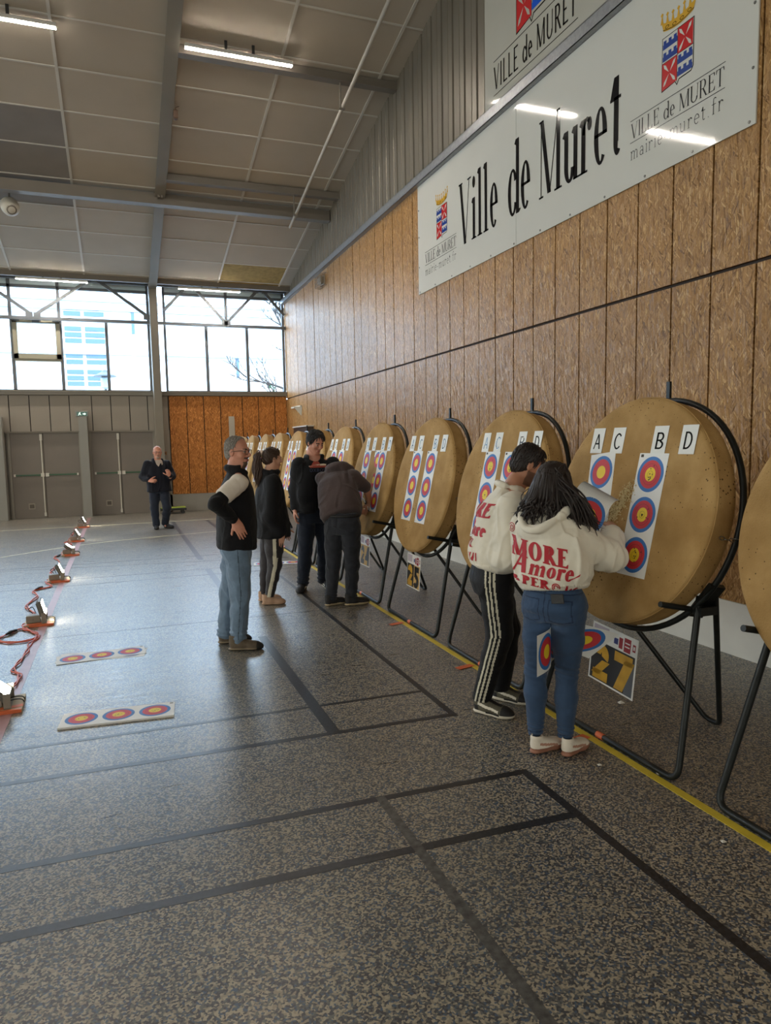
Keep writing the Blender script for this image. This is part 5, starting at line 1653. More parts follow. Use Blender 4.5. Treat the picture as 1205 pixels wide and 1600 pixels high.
def add_hand(F, Wp, D, N, S, curl=(.35, .35, .4, .45), k=1.0, thumb=(.55, .75, .15), spread=.12, thumb_curl=.2):
    """Wp wrist, D towards the fingers, N out of the back of the hand, S towards the thumb"""
    D = unit(D); S = unit(np.asarray(S) - D * (np.asarray(S) @ D)); N = np.cross(S, D) if np.dot(np.cross(S, D), N) > 0 else -np.cross(S, D)
    p = lambda d, s, n=0: Wp + k * (d * D + s * S + n * N)
    F.add(cone(p(-.05, 0), p(.005, 0), .026 * k, .025 * k, S, .78), .015)
    F.add(cone(p(.0, 0), p(.045, .002), .027 * k, .037 * k, S, .48), .015)
    F.add(cone(p(.045, .002), p(.068, .0), .038 * k, .038 * k, S, .36), .010)
    F.add(cone(p(.02, .022, -.006), p(.055, .030, -.006), .015 * k, .011 * k), .014)
    for (s, L, r, b), c in zip(((.031, .074, .0088, .086), (.0105, .082, .0090, .091), (-.0105, .076, .0086, .088), (-.0305, .060, .0078, .080)), curl):
        q = p(b - .012, s * .98); d = unit(D + S * s * spread * 12 * .35)
        a = 0
        for j, fr in enumerate((.46, .31, .23)):
            a += c * (.55, 1.0, .8)[j]
            dd = d * math.cos(a) - N * math.sin(a)
            q2 = q + dd * L * fr * k + (dd * .010 * k if j == 0 else 0)
            F.add(cone(q, q2, r * k * (1 - .09 * j), r * k * (1 - .09 * (j + 1))), .0035 if j else .006)
            q = q2
    q = p(.022, .024, -.004)
    a = 0
    for j, fr in enumerate((.040, .034, .026)):
        dd = unit(D * thumb[0] + S * thumb[1] - N * (thumb[2] + j * thumb_curl))
        dd = unit(dd + D * .25 * j)
        q2 = q + dd * fr * k
        F.add(cone(q, q2, (.0125, .0105, .0092)[j] * k, (.0105, .0092, .0080)[j] * k), .006)
        q = q2

def two_seg(a, b, l1, l2, bend):
    """elbow or knee position for a limb of lengths l1, l2 between a and b, bent towards bend"""
    a, b = np.asarray(a, float), np.asarray(b, float)
    d = np.linalg.norm(b - a); t = (b - a) / d
    d = min(d, (l1 + l2) * .999)
    x = (l1 * l1 - l2 * l2 + d * d) / (2 * d)
    y = math.sqrt(max(l1 * l1 - x * x, 0))
    n = unit(np.asarray(bend) - t * (t @ np.asarray(bend)))
    return a + t * x + n * y

# ---- shoes -----------------------------------------------------------------
def shoe(parent, heel, yaw, L, mats, style='sneaker', pitch=0.0, h=.0045):
    """heel: point on the floor under the back of the heel; slots: 0 upper, 1 sole, 2 accent, 3 dark"""
    H = Frame(heel, yaw, 0)
    k = L / .28
    p = lambda x, y, z: H(x * k, y * k, z * k)
    F = Field()
    s = H.r
    F.add(cone(p(0, .045, .045), p(0, .10, .050), .038 * k, .040 * k, s, 1.0), .02)
    F.add(cone(p(0, .10, .048), p(0, .21, .034), .042 * k, .044 * k, s, .80), .03)
    F.add(cone(p(0, .20, .032), p(0, .245, .028), .042 * k, .032 * k, s, .72), .03)
    F.add(cone(p(0, .045, .075), p(0, .050, .105), .036 * k, .040 * k, s, 1.15), .02)       # collar
    F.add(cone(p(0, .10, .085), p(0, .165, .062), .022 * k, .022 * k, s, .5), .02)           # tongue
    F.sub(cone(p(0, .052, .105), p(0, .052, .15), .030 * k, .032 * k, s, 1.2), .006)
    F.add(loft(p(0, .0, .012), p(0, .0, .013), [(0, .01, .01), (1, .01, .01)], s), .001) if False else None
    # sole: a flat rim that follows the outline
    for a, b, ra, rb in (((0, .038, .016), (0, .10, .014), .040, .037), ((0, .10, .014), (0, .19, .014), .037, .045), ((0, .19, .014), (0, .238, .017), .045, .036)):
        F.add(cone(p(*a), p(*b), ra * k, rb * k, s, .40), .006)
    F.cut(half((0, 0, heel[2] + .001), (0, 0, -1)), .003)
    # laces
    if style != 'plain':
        for i in range(4):
            y = .105 + .022 * i; z = .101 - .0105 * i - (.006 if i == 3 else 0)
            F.add(cone(p(-.020, y, z - .006), p(.020, y + .008, z - .004), .0038 * k), .003)
    def slot(C):
        q = H.inv(C) / k
        m = np.zeros(len(C), int)
        m[q[:, 2] < .026] = 1
        if style == 'platform': m[q[:, 2] < .041] = 1
        if style == 'hiker': m[(q[:, 2] < .012)] = 3; m[(q[:, 1] > .225) & (q[:, 2] > .012)] = 3
        if style in ('form', 'platform'):
            side = np.abs(q[:, 0]) > .022
            z0 = .040 + .22 * np.maximum(0, q[:, 1] - .075)
            band = np.abs(q[:, 2] - (.072 - .20 * (q[:, 1] - .05))) < .008 + .05 * np.maximum(0, .13 - q[:, 1]) * 0
            m[side & band & (q[:, 1] > .045) & (q[:, 1] < .19) & (q[:, 2] > .030)] = 2
        if style == 'form':
            m[(q[:, 1] > .205) & (q[:, 2] > .026)] = 3
            m[(q[:, 1] < .05) & (q[:, 2] > .026) & (q[:, 2] < .06)] = 3
            m[(np.abs(q[:, 0]) < .020) & (q[:, 1] > .10) & (q[:, 1] < .20) & (q[:, 2] > .05)] = 3
            m[(q[:, 2] < .030) & (q[:, 2] > .018) & (q[:, 1] > .10) & (q[:, 1] < .20)] = 3
        if style == 'runner':
            m[(np.abs(q[:, 0]) > .02) & (np.abs(q[:, 2] - .05 + .1 * (q[:, 1] - .12)) < .006) & (q[:, 1] > .06) & (q[:, 1] < .2)] = 2
        return m
    lo = np.min([p(x, y, z) for x in (-.07, .07) for y in (-.02, .30) for z in (0, .16)], 0); hi = np.max([p(x, y, z) for x in (-.07, .07) for y in (-.02, .30) for z in (0, .16)], 0)
    lo[2] = heel[2] - .004
    return field_obj('shoe', F, lo, hi, h, mats, parent, slot=slot)

M_skin = mat('skin_fair', lin(196, 148, 124), .5, var=.05, vscale=40, spec=.4)
M_skin_tan = mat('skin_tan', lin(176, 124, 98), .5, var=.05, vscale=40, spec=.4)
M_skin_red = mat('skin_ruddy', lin(196, 138, 116), .5, var=.06, vscale=40, spec=.4)
M_lips = mat('lips', lin(160, 96, 88), .45)
M_eye = mat('eye_white', lin(160, 150, 142), .35)
M_iris = mat('iris', lin(40, 30, 24), .2)
def cloth(name, col, rough=.85, var=.10, vscale=14, bump=.25, bscale=420, sheen=.15):
    return mat(name, col, rough, var=var, vscale=vscale, bump=bump, bscale=bscale, sheen=sheen, spec=.25)
# ------------------------------------------------------------------ the seven people
def person(name_label, g, height_note=None):
    t = thing('person', name_label, 'person', (g[0], g[1], 0), -math.atan2(g[0], g[1]))
    return t

def axes(yaw):
    th = math.radians(yaw)
    return V3(math.cos(th), -math.sin(th), 0), V3(math.sin(th), math.cos(th), 0)

def build_body(par, H, neck, pel, sh, el, wr, hands, hip, kn, an, S, skin, lo, hi, h, beard=0, female=False, brow=None, hand_k=1.0, fore=.030, foot_dir=None, collar_low=0):
    """head, trunk, arms with hands and legs as one continuous skin"""
    F = Field()
    add_head(F, H, female=female)
    nk0 = H(0, -.030, -.13)
    F.add(cone(nk0, neck, .052 * H.k, .056 * H.k), .03)
    ch = (np.asarray(sh[0]) + np.asarray(sh[1])) / 2
    F.add(cone(neck, ch - V3(0, 0, .10), .055, .11, S, .7), .05)
    F.add(cone(ch - V3(0, 0, .10), pel, .125, .115, S, .7), .05)
    for i in (0, 1):
        F.add(cone(neck - V3(0, 0, .03), sh[i], .04, .040), .04)
        F.limb([sh[i], el[i], wr[i]], [.042, .034, .023], .02)
        if fore: F.add(cone(np.asarray(el[i]) * .75 + np.asarray(wr[i]) * .25, np.asarray(el[i]) * .2 + np.asarray(wr[i]) * .8, fore * 1.15, .026), .02)
        D, N, T, curl = hands[i][:4]
        kw = hands[i][4] if len(hands[i]) > 4 else {}
        add_hand(F, np.asarray(wr[i]), np.asarray(D), np.asarray(N), np.asarray(T), curl, hand_k, **kw)
        F.limb([pel + (np.asarray(hip[i]) - pel) * .8, kn[i], an[i]], [.075, .045, .032], .03)
        fd = foot_dir[i] if foot_dir is not None else V3(0, 0, 0)
        F.add(cone(an[i], np.asarray(an[i]) * [1, 1, 0] + V3(0, 0, .045) + fd * .06, .030, .018), .02)
    M = [skin, M_lips, M_eye, M_iris, brow or M_iris]
    return field_obj('body', F, lo, hi, h, M, par, slot=face_slots(H, beard), relax=1)

def trousers(par, pel, hip, kn, an, S, A, B, secs, rad, m, lo, hi, hem, disp, h=.006, slot=None, kt=None, n=2.3):
    F = Field()
    F.add(loft(A, B, secs, S, n), .03)
    for i in (0, 1):
        mid = (np.asarray(hip[i]) + np.asarray(kn[i])) / 2
        calf = np.asarray(kn[i]) * .62 + np.asarray(an[i]) * .38
        F.limb([hip[i], mid, kn[i], calf, an[i]], rad, .025)
    F.cut(half((0, 0, hem), (0, 0, -1)), .004)
    return field_obj('trousers', F, lo, hi, h, m, par, disp=disp, slot=slot)

def locks(par, name, m, strands, r=.006, seg=6, mi=0):
    mb = MB()
    for pts, w in strands:
        q = catmull(pts, 5)
        n = len(q)
        mb.tube(q, [w * (.55 + .45 * math.sin(math.pi * min(1, .15 + i / n * .85))) * (1 if i < n * .75 else max(.08, (n - 1 - i) / (n * .25))) for i in range(n)], seg, mi)
    return mb.build(name, m, par, smooth=True)

def hair_cap(par, H, m, name='hair', front=.055, low=-.05, thick=.006, h=.005, disp=None, tufts=420, length=.032, comb=(0, -.3, -.9), burn=True, rad=.0030, lift=.004):
    """short hair: a close shell down to the hairline, with many small locks lying on it"""
    F = Field()
    k = H.k
    e = lambda c, r: ell(H(*c), np.array(r) * k, H.A)
    F.add(e((0, -.013, .032), (.076 + thick, .096 + thick, .088 + thick)), .02)
    F.add(e((0, -.048, -.025), (.066 + thick * .6, .056 + thick, .055)), .02)
    F.cut(half(H(0, front, .070), H.f * .92 - H.u * .40), .006)          # forehead
    F.cut(half(H(0, .026, .0), H.f * .985 - H.u * .17), .006) if not burn else F.cut(lambda P: np.maximum(((P - H(0, .030, .010)) @ H.f) / 1.0, 0) * 0 - 9 + np.where(H.inv(P)[:, 2] < .035, 9 + (H.inv(P)[:, 1] - .030) * k, 0), .004)
    F.cut(half(H(0, -.03, low), -H.u + H.f * .45), .006)
    F.cut(half(H(0, .0, -.026), -H.u * .8 + H.f * .9), .006)
    for s in (-1, 1): F.sub(e((s * .086, -.006, -.014), (.020, .022, .034)), .004)
    lo = np.min([H(x, y, z) for x in (-.12, .12) for y in (-.14, .14) for z in (-.13, .16)], 0); hi = np.max([H(x, y, z) for x in (-.12, .12) for y in (-.14, .14) for z in (-.13, .16)], 0)
    d = disp or (lambda P: .0018 * noise3(H.inv(P) * [200, 80, 80]) + .0025 * noise3(H.inv(P) * 45))
    o = field_obj(name, F, lo, hi, h, m, par, disp=d)
    if tufts and len(o.data.vertices):
        rr = random.Random(len(o.data.vertices)); mb = MB(); vs = o.data.vertices; nv = len(vs); made = 0; tries = 0
        C = H(0, -.013, .03)
        while made < tufts and tries < tufts * 6:
            tries += 1
            p = np.array(vs[rr.randrange(nv)].co); nn = unit(p - C)
            q = H.inv(p[None])[0]
            if np.linalg.norm(q - np.array([0, -.013, .03])) < .070: continue
            dd = H.r * (comb[0] + .9 * np.sign(q[0]) * (q[2] > .08)) + H.f * (comb[1] + (.55 if q[1] > .02 and q[2] > .08 else 0)) + H.u * comb[2]
            dd = unit(dd - nn * (dd @ nn)) + np.array([rr.gauss(0, .22) for _ in range(3)])
            dd = unit(dd - nn * (dd @ nn))
            L_ = length * rr.uniform(.7, 1.2) * k
            mb.tube([p - nn * .002 - dd * L_ * .25, p + nn * lift + dd * L_ * .25, p + nn * (lift * .6) + dd * L_ * .7, p + dd * L_ - nn * .001], [rad * k, rad * k * 1.1, rad * k * .8, rad * k * .15], 5, 0)
            made += 1
        mb.build('hair_locks', m, par, smooth=True)
    return o

def glasses(par, H, m):
    mb = MB()
    for s in (-1, 1):
        c = (s * .0325, .104, -.004)
        mb.tube([H(c[0] + .025 * math.copysign(abs(math.cos(a)) ** .7, math.cos(a)), c[1] - .006 * abs(math.cos(a)) * (1 if s * math.cos(a) > 0 else 0), c[2] + .018 * math.copysign(abs(math.sin(a)) ** .7, math.sin(a))) for a in np.linspace(0, 2 * math.pi, 21)[:-1]], .0022 * H.k, 5, closed=True)
        mb.tube([H(s * .057, .098, .004), H(s * .077, .075, .005), H(s * .083, .0, -.002), H(s * .082, -.018, -.012)], .0022 * H.k, 5)
    mb.tube([H(-.008, .106, 0), H(0, .110, .002), H(.008, .106, 0)], .002 * H.k, 5)
    return mb.build('glasses', m, par, smooth=True)

def project_print(par, name, mats, shapes, target, place, direction, off=.0025):
    """puts flat shapes onto a garment: place(x, y) gives a start point, the shapes follow the cloth along direction"""
    from mathutils.bvhtree import BVHTree
    me = target.data
    bvh = BVHTree.FromPolygons([v.co[:] for v in me.vertices], [p.vertices[:] for p in me.polygons])
    vs, fs, mi = [], [], []
    d = Vector(direction).normalized()
    def tri(a, b, c, m, dep=0):
        L = max(math.dist(a, b), math.dist(b, c), math.dist(a, c))
        if L > .012 and dep < 7:
            if math.dist(a, b) == L: p = ((a[0] + b[0]) / 2, (a[1] + b[1]) / 2); tri(a, p, c, m, dep + 1); tri(p, b, c, m, dep + 1)
            elif math.dist(b, c) == L: p = ((b[0] + c[0]) / 2, (b[1] + c[1]) / 2); tri(a, b, p, m, dep + 1); tri(a, p, c, m, dep + 1)
            else: p = ((a[0] + c[0]) / 2, (a[1] + c[1]) / 2); tri(a, b, p, m, dep + 1); tri(p, b, c, m, dep + 1)
            return
        out = []
        for q in (a, b, c):
            loc, nor, idx, dist = bvh.ray_cast(Vector(place(*q)), d)
            if loc is None: return
            if nor.dot(d) > 0: nor = -nor
            out.append(loc + nor * off)
        if max((out[0] - out[1]).length, (out[1] - out[2]).length, (out[0] - out[2]).length) > .06: return
        b0 = len(vs); vs.extend([tuple(o) for o in out]); fs.append((b0, b0 + 1, b0 + 2)); mi.append(m)
    for poly, m in shapes:
        for i in range(1, len(poly) - 1): tri(poly[0], poly[i], poly[i + 1], m)
    return mesh_obj(name, vs, fs, mats, mi, par)

def text_shapes(txt, x0, x1, y0, y1, mi=0, wave=None, gap=.05, **kw):
    polys, Wd = text_polys(txt, gap, **kw)
    out = []
    for p in polys:
        q = [(x0 + a * (x1 - x0) / Wd, y0 + b * (y1 - y0)) for a, b in p]
        if wave: q = [wave(a, b) for a, b in q]
        out.append((q, mi))
    return out

M_hoodie_white = cloth('cream_fleece', lin(230, 223, 208), .9, .05, 9)
M_hoodie_grey = cloth('washed_plum_fleece', lin(72, 60, 60), .9, .10, 9)
M_navy_jacket = cloth('black_softshell', lin(17, 17, 22), .75, .12, 8, sheen=.04)
M_black_vest = cloth('black_fleece', lin(16, 16, 20), .85, .12, 8, sheen=.05)
M_far_jacket = cloth('navy_jacket', lin(15, 17, 28), .8, .12, 8, sheen=.04)
M_black_tee = cloth('black_cotton', lin(16, 16, 19), .85, .08, 9, sheen=.04)
M_white_tee = cloth('white_cotton', lin(222, 212, 200), .85, .05, 9)
M_jeans_light = cloth('faded_denim', lin(104, 124, 146), .85, .20, 11)
M_jeans_blue = cloth('blue_denim', lin(52, 72, 100), .85, .16, 9)
M_jeans_seam = cloth('denim_seam', lin(34, 50, 76), .85, .1, 9)
M_jeans_dark = cloth('dark_denim', lin(30, 36, 50), .85, .2, 9)
M_jeans_char = cloth('charcoal_denim', lin(40, 42, 49), .85, .25, 12)
M_track = cloth('black_tricot', lin(15, 14, 18), .6, .1, 9, sheen=.04)
M_track_w = cloth('dark_tricot', lin(44, 40, 44), .6, .1, 9)
M_stripe = cloth('cream_stripe', lin(206, 200, 180), .7, .05, 9)
M_print_red = mat('print_red', lin(176, 30, 44), .7)
M_hair_dark = mat('hair_dark_brown', lin(34, 24, 22), .5, var=.3, vscale=60, bump=.3, bscale=300)
M_hair_brown = mat('hair_brown', lin(72, 52, 42), .5, var=.3, vscale=60, bump=.3, bscale=300)
M_hair_black = mat('hair_black', lin(26, 24, 26), .5, var=.3, vscale=60, bump=.3, bscale=300)
M_hair_grey = mat('hair_grey', lin(136, 130, 124), .7, var=.25, vscale=90, bump=.3, bscale=300)
M_hair_white = mat('hair_white', lin(196, 190, 184), .7, var=.15, vscale=90)
M_beard_grey = mat('beard_grey', lin(160, 140, 126), .8)
M_beard_dark = mat('beard_dark', lin(112, 80, 64), .8)
M_spec = mat('spectacle_frame', lin(30, 26, 26), .3)
M_sole_white = mat('sole_white', lin(214, 206, 190), .6)
M_sole_gum = mat('sole_gum', lin(150, 104, 84), .6)
M_sole_black = mat('sole_black', lin(26, 24, 24), .7)
M_olive = mat('shoe_olive', lin(84, 80, 66), .8, var=.15, vscale=30)
M_shoe_black = mat('shoe_black', lin(26, 25, 27), .7, var=.1, vscale=30)
M_shoe_brown = mat('shoe_brown', lin(88, 76, 62), .8, var=.2, vscale=30)
M_shoe_tan = mat('shoe_tan', lin(182, 148, 124), .75, var=.1, vscale=30)
M_shoe_white = mat('shoe_cream', lin(222, 212, 198), .6, var=.04, vscale=30)
M_shoe_pink = mat('shoe_pink', lin(176, 132, 112), .7)
DEF = (.35, .4, .45, .5)

# ---- woman in the cream hoodie, back to the camera --------------------------
def woman_white():
    S, Fw = axes(28)
    t = person('long-haired woman in cream hoodie and blue jeans, arm raised to a target butt', (2.197, 3.244))
    H = Frame((.012, .085, 1.505), 42, -10, 0, .97)
    neck = V3(-.015, .065, 1.375)
    c = V3(-.012, .055, 1.275)
    sh = [c - S * .165, c + S * .155 - V3(0, 0, .025)]
    el = [V3(-.16, .30, 1.06), V3(.318, .070, 1.105)]
    wr = [V3(.06, .40, 1.16), V3(.342, .245, 1.235)]
    pel = V3(.02, .0, .88)
    hip = [pel - S * .085 - V3(0, 0, .03), pel + S * .085 - V3(0, 0, .03)]
    kn = [V3(-.083, .015, .455), V3(.088, .010, .445)]
    an = [V3(-.082, .0, .105), V3(.082, -.005, .095)]
    lo, hi = V3(-.35, -.30, 0), V3(.48, .62, 1.68)
    build_body(t, H, neck, pel, sh, el, wr, [(V3(.6, .5, .1), V3(0, -.3, 1), V3(-.4, .6, .3), DEF), (V3(.12, .95, .22), V3(.45, -.3, .8), V3(-.8, .1, .5), (.5, .55, .6, .65))],
               hip, kn, an, S, M_skin, lo, hi, .0045, female=True, brow=M_hair_dark, hand_k=.92, foot_dir=[Fw, Fw])
    # jeans, tight
    def jslot(C):
        m = np.zeros(len(C), int)
        x = (C - pel) @ S; y = (C - pel) @ Fw; z = C[:, 2]
        back = y < -.02
        m[(np.abs(x - .004) < .0035) & back & (z > .73)] = 1
        for sx in (-.085, .088):
            dx = np.abs(x - sx); top, bot = .895, .775
            w = .060
            out = (dx < w) & (z < top) & (z > bot - (w - dx) * .25)
            inn = (dx < w - .006) & (z < top - .008) & (z > bot + .006 - (w - dx) * .25)
            m[back & out & ~inn] = 1
        m[(np.abs(z - .925) < .004)] = 1
        for i in (0, 1): m[(np.abs(z - (.118 if i == 0 else .108)) < .0025) & (np.abs(C[:, 0] - an[i][0]) < .07)] = 1
        return m
    trousers(t, pel, hip, kn, an, S, V3(.02, .0, .76), V3(.015, .0, .965), [(0, .155, .105, 0, -.005), (.35, .178, .128, 0, -.012), (.7, .165, .115, 0, -.004), (1, .145, .100)],
             [.097, .086, .059, .062, .043], [M_jeans_blue, M_jeans_seam], V3(-.28, -.22, .05), V3(.30, .26, 1.0), .085,
             lambda P: folds(.0028, 16, (.7, .7, 1.6), .0010, 70)(P) + .0035 * np.exp(-((P[:, 2] - .47) / .05) ** 2) * np.sin(P[:, 2] * 190 + P[:, 0] * 30) + .0045 * np.exp(-((P[:, 2] - .13) / .05) ** 2) * np.sin(P[:, 2] * 230 + P[:, 0] * 25), .0055, jslot)
    # hoodie
    F = Field()
    A, B = V3(.018, -.005, .930), V3(-.014, .055, 1.385)
    F.add(loft(A, B, [(0, .188, .140), (.06, .196, .148), (.13, .222, .166), (.35, .218, .166), (.62, .200, .155), (.78, .168, .128), (.90, .112, .092), (1, .080, .072)], S, 2.3, .02), .03)
    for i, (rs, re) in enumerate(((.080, .085), (.074, .084))):
        F.limb([sh[i] - V3(0, 0, .015), el[i], el[i] * .45 + wr[i] * .55, wr[i] - unit(wr[i] - el[i]) * .03], [rs, re, .068, .047], .045)
    # hood lying on the back, open at the top
    hp = lambda x, y, z: V3(-.012, .05, 0) + S * x + Fw * y + V3(0, 0, z)
    AX = np.stack([S, Fw, V3(0, 0, 1)])
    F.add(ell(hp(0, -.105, 1.262), (.150, .072, .092), AX), .010)
    F.sub(ell(hp(0, -.128, 1.385), (.096, .052, .115), AX), .008)
    ring = [hp(-.080, .095, 1.395), hp(-.122, .03, 1.385), hp(-.128, -.06, 1.362), hp(-.100, -.135, 1.318), hp(-.045, -.182, 1.276), hp(.02, -.186, 1.272), hp(.085, -.150, 1.308), hp(.126, -.070, 1.358), hp(.124, .02, 1.388), hp(.080, .095, 1.398)]
    F.limb(catmull(ring, 4), [.023] * 60, .006)
    def fd(P):
        z = P[:, 2]
        d = folds(.011, 9, (1, 1, .7), .0015, 45, 2)(P)
        rib = np.where(z < .985, .0018 * np.sin((P @ S) * 420), 0)
        el_f = .006 * np.exp(-((P - el[1]) ** 2).sum(1) / .012) * np.sin((P @ unit(wr[1] - sh[1])) * 120)
        return d * np.where(z < .975, .25, 1) + rib + el_f
    hoodie = field_obj('hoodie', F, V3(-.34, -.26, .90), V3(.47, .52, 1.47), .0052, M_hoodie_white, t, disp=fd)
    # the print: words in three rows
    wv1 = lambda x, y: (x, y - .17 * (x + .21) - .035 * math.sin((x + .21) / .30 * math.pi) * 0)
    BR = dict(st=.24, th=.10, sf=.07, sh=.08)
    shapes = text_shapes('MORE', -.215, .090, 1.125, 1.222, 0, wv1, gap=.02, **BR)
    shapes += text_shapes('A', -.205, -.128, 1.032, 1.152, 0, lambda x, y: (x + (y - 1.0) * .30 - .02, y), gap=0, st=.22, th=.11, sf=0)
    shapes += text_shapes('more', -.125, .112, 1.028, 1.120, 0, lambda x, y: (x + (y - 1.03) * .25, y - .09 * (x + .12)), gap=-.01, st=.19, th=.07, sf=.03, sh=.05)
    shapes += [([(.095, 1.012), (.145, 1.036), (.150, 1.048), (.135, 1.032), (.095, 1.022)], 0)]
    shapes += text_shapes('PER', -.155, -.008, .972, 1.022, 0, lambda x, y: (x, y - .12 * (x + .155)), gap=.03, st=.24, th=.12, sf=.07, sh=.10)
    blob = lambda cx, cy, rx, ry: ([(cx + rx * math.cos(a), cy + ry * math.sin(a)) for a in np.linspace(0, 2 * math.pi, 17)[:-1]], 0)
    shapes += [blob(-.196, 1.000, .016, .012), blob(-.178, .985, .010, .008), blob(-.205, .985, .006, .010)]
    for r in (.022, .013): shapes += [(q, 0) for q in _ring(.026, .972, r, r * 1.1, .006, .006, -20, 230, 12)]
    shapes += [([(.070, .945), (.082, .945), (.090, .985), (.078, .985)], 0), ([(.092, .950), (.110, .962), (.104, .968), (.090, .958)], 0), ([(.112, .955), (.140, .968), (.134, .974), (.114, .965)], 0)]
    for r in (.020, .011): shapes += [(q, 0) for q in _ring(-.216 - .0, 1.262, r * .9, r * 1.3, .004, .004, 0, 360, 14)]
    project_print(t, 'back_print', M_print_red, shapes, hoodie, lambda x, y: (x, -.6, y), (0, 1, 0))
    # hair
    hc = hair_cap(t, H, M_hair_dark, front=.085, low=-.12, thick=.012, tufts=0)
    rr = random.Random(3); st = []
    for i in range(260):
        a = rr.uniform(-2.5, 2.5)                       # around the head, 0 is the back
        x0, y0 = math.sin(a), -math.cos(a)
        z0 = rr.uniform(.02, .13)
        k0 = math.sqrt(max(0, 1 - (z0 / .135) ** 2))
        p0 = H(x0 * .088 * k0, y0 * .108 * k0 - .01, .025 + z0 * .80)
        p1 = H(x0 * .104, y0 * .122 - .008, -.01)
        out = rr.uniform(1.0, 1.3)
        p2 = H(x0 * .108 * out, y0 * .125 * out, -.09)
        right = max(0, (p2 - H.o)[0])
        L = rr.uniform(.16, .28) + .08 * right / .1
        fall = V3((p2 - H.o)[0] * .35 + .10 * right / .1 * rr.random() + rr.gauss(0, .012), (p2 - H.o)[1] * .05 - .01, -(L - .09))
        w1 = V3(rr.gauss(0, .013), rr.gauss(0, .011), 0); w2 = V3(rr.gauss(0, .013), rr.gauss(0, .011), 0)
        p25 = p2 + fall * .30 + w1; p3 = p2 + fall * .58 - w1 * .8; p35 = p2 + fall * .80 + w2; p4 = p2 + fall - w2 * .9
        st.append(([p0, p1, p2, p25, p3, p35, p4], rr.uniform(.0035, .0085)))
    for i in range(70):                                  # the mass that falls over her right shoulder
        b = H(.085 + rr.gauss(0, .012), -.03 + rr.gauss(0, .030), rr.uniform(-.04, .05))
        e = V3(.165 + rr.uniform(-.06, .075), -.045 + rr.gauss(0, .022), 1.305 + rr.gauss(0, .022))
        m_ = b * .45 + e * .55 + V3(rr.gauss(.012, .014), -.03 + rr.gauss(0, .010), .022)
        st.append(([H(.02 + rr.gauss(0, .03), -.02, .115), H(.080, -.025 + rr.gauss(0, .02), .07), b, m_, e, e + V3(.025 + rr.gauss(0, .012), rr.gauss(0, .01), -.022 + rr.gauss(0, .01))], rr.uniform(.0035, .007)))
    for i in range(26):                                  # loose wisps at the sides and over the hood
        p = H(rr.uniform(-.11, .11), -.11 + rr.uniform(-.02, .05), -.07)
        q = p + V3(rr.uniform(-.10, .06), rr.uniform(-.05, .02), -rr.uniform(.10, .17))
        st.append(([H(0.0 + rr.uniform(-.06, .06), -.10, .03), p, (p + q) / 2 + V3(rr.gauss(0, .02), -.02, 0), q], .0024))
    locks(t, 'long_hair', M_hair_dark, st)
    fe = [(V3(-.105, -.075, 0), 48, 0), (V3(.072, -.085, 0), 34, 0)]
    for hl, yw, _ in fe: shoe(t, hl, yw, .235, [M_shoe_white, M_sole_gum, M_shoe_pink, M_shoe_white], 'platform', h=.004)
    return t, S, Fw, pel
_w = woman_white()

# phone in her back pocket
ph = MB(); ph.obox((0, 0, 0), (1, 0, 0), (0, 0, 1), (0, -1, 0), .036, .026, .0045, bev=.0015)
o = ph.build('phone', mat('phone_black', (.02, .02, .022), .3)); tag(o, 'black phone sticking out of the back pocket of the blue jeans', 'phone')
_R = Matrix.Rotation(-math.atan2(2.197, 3.244), 4, 'Z')
_p = _R @ Vector(tuple(_w[3] + _w[1] * .085 - _w[2] * .132 + V3(0, 0, .028)))
o.matrix_world = Matrix.Translation(Vector((2.197, 3.244, 0)) + _p) @ _R @ Matrix.Rotation(math.radians(-28), 4, 'Z') @ Matrix.Rotation(math.radians(-8), 4, 'Y')

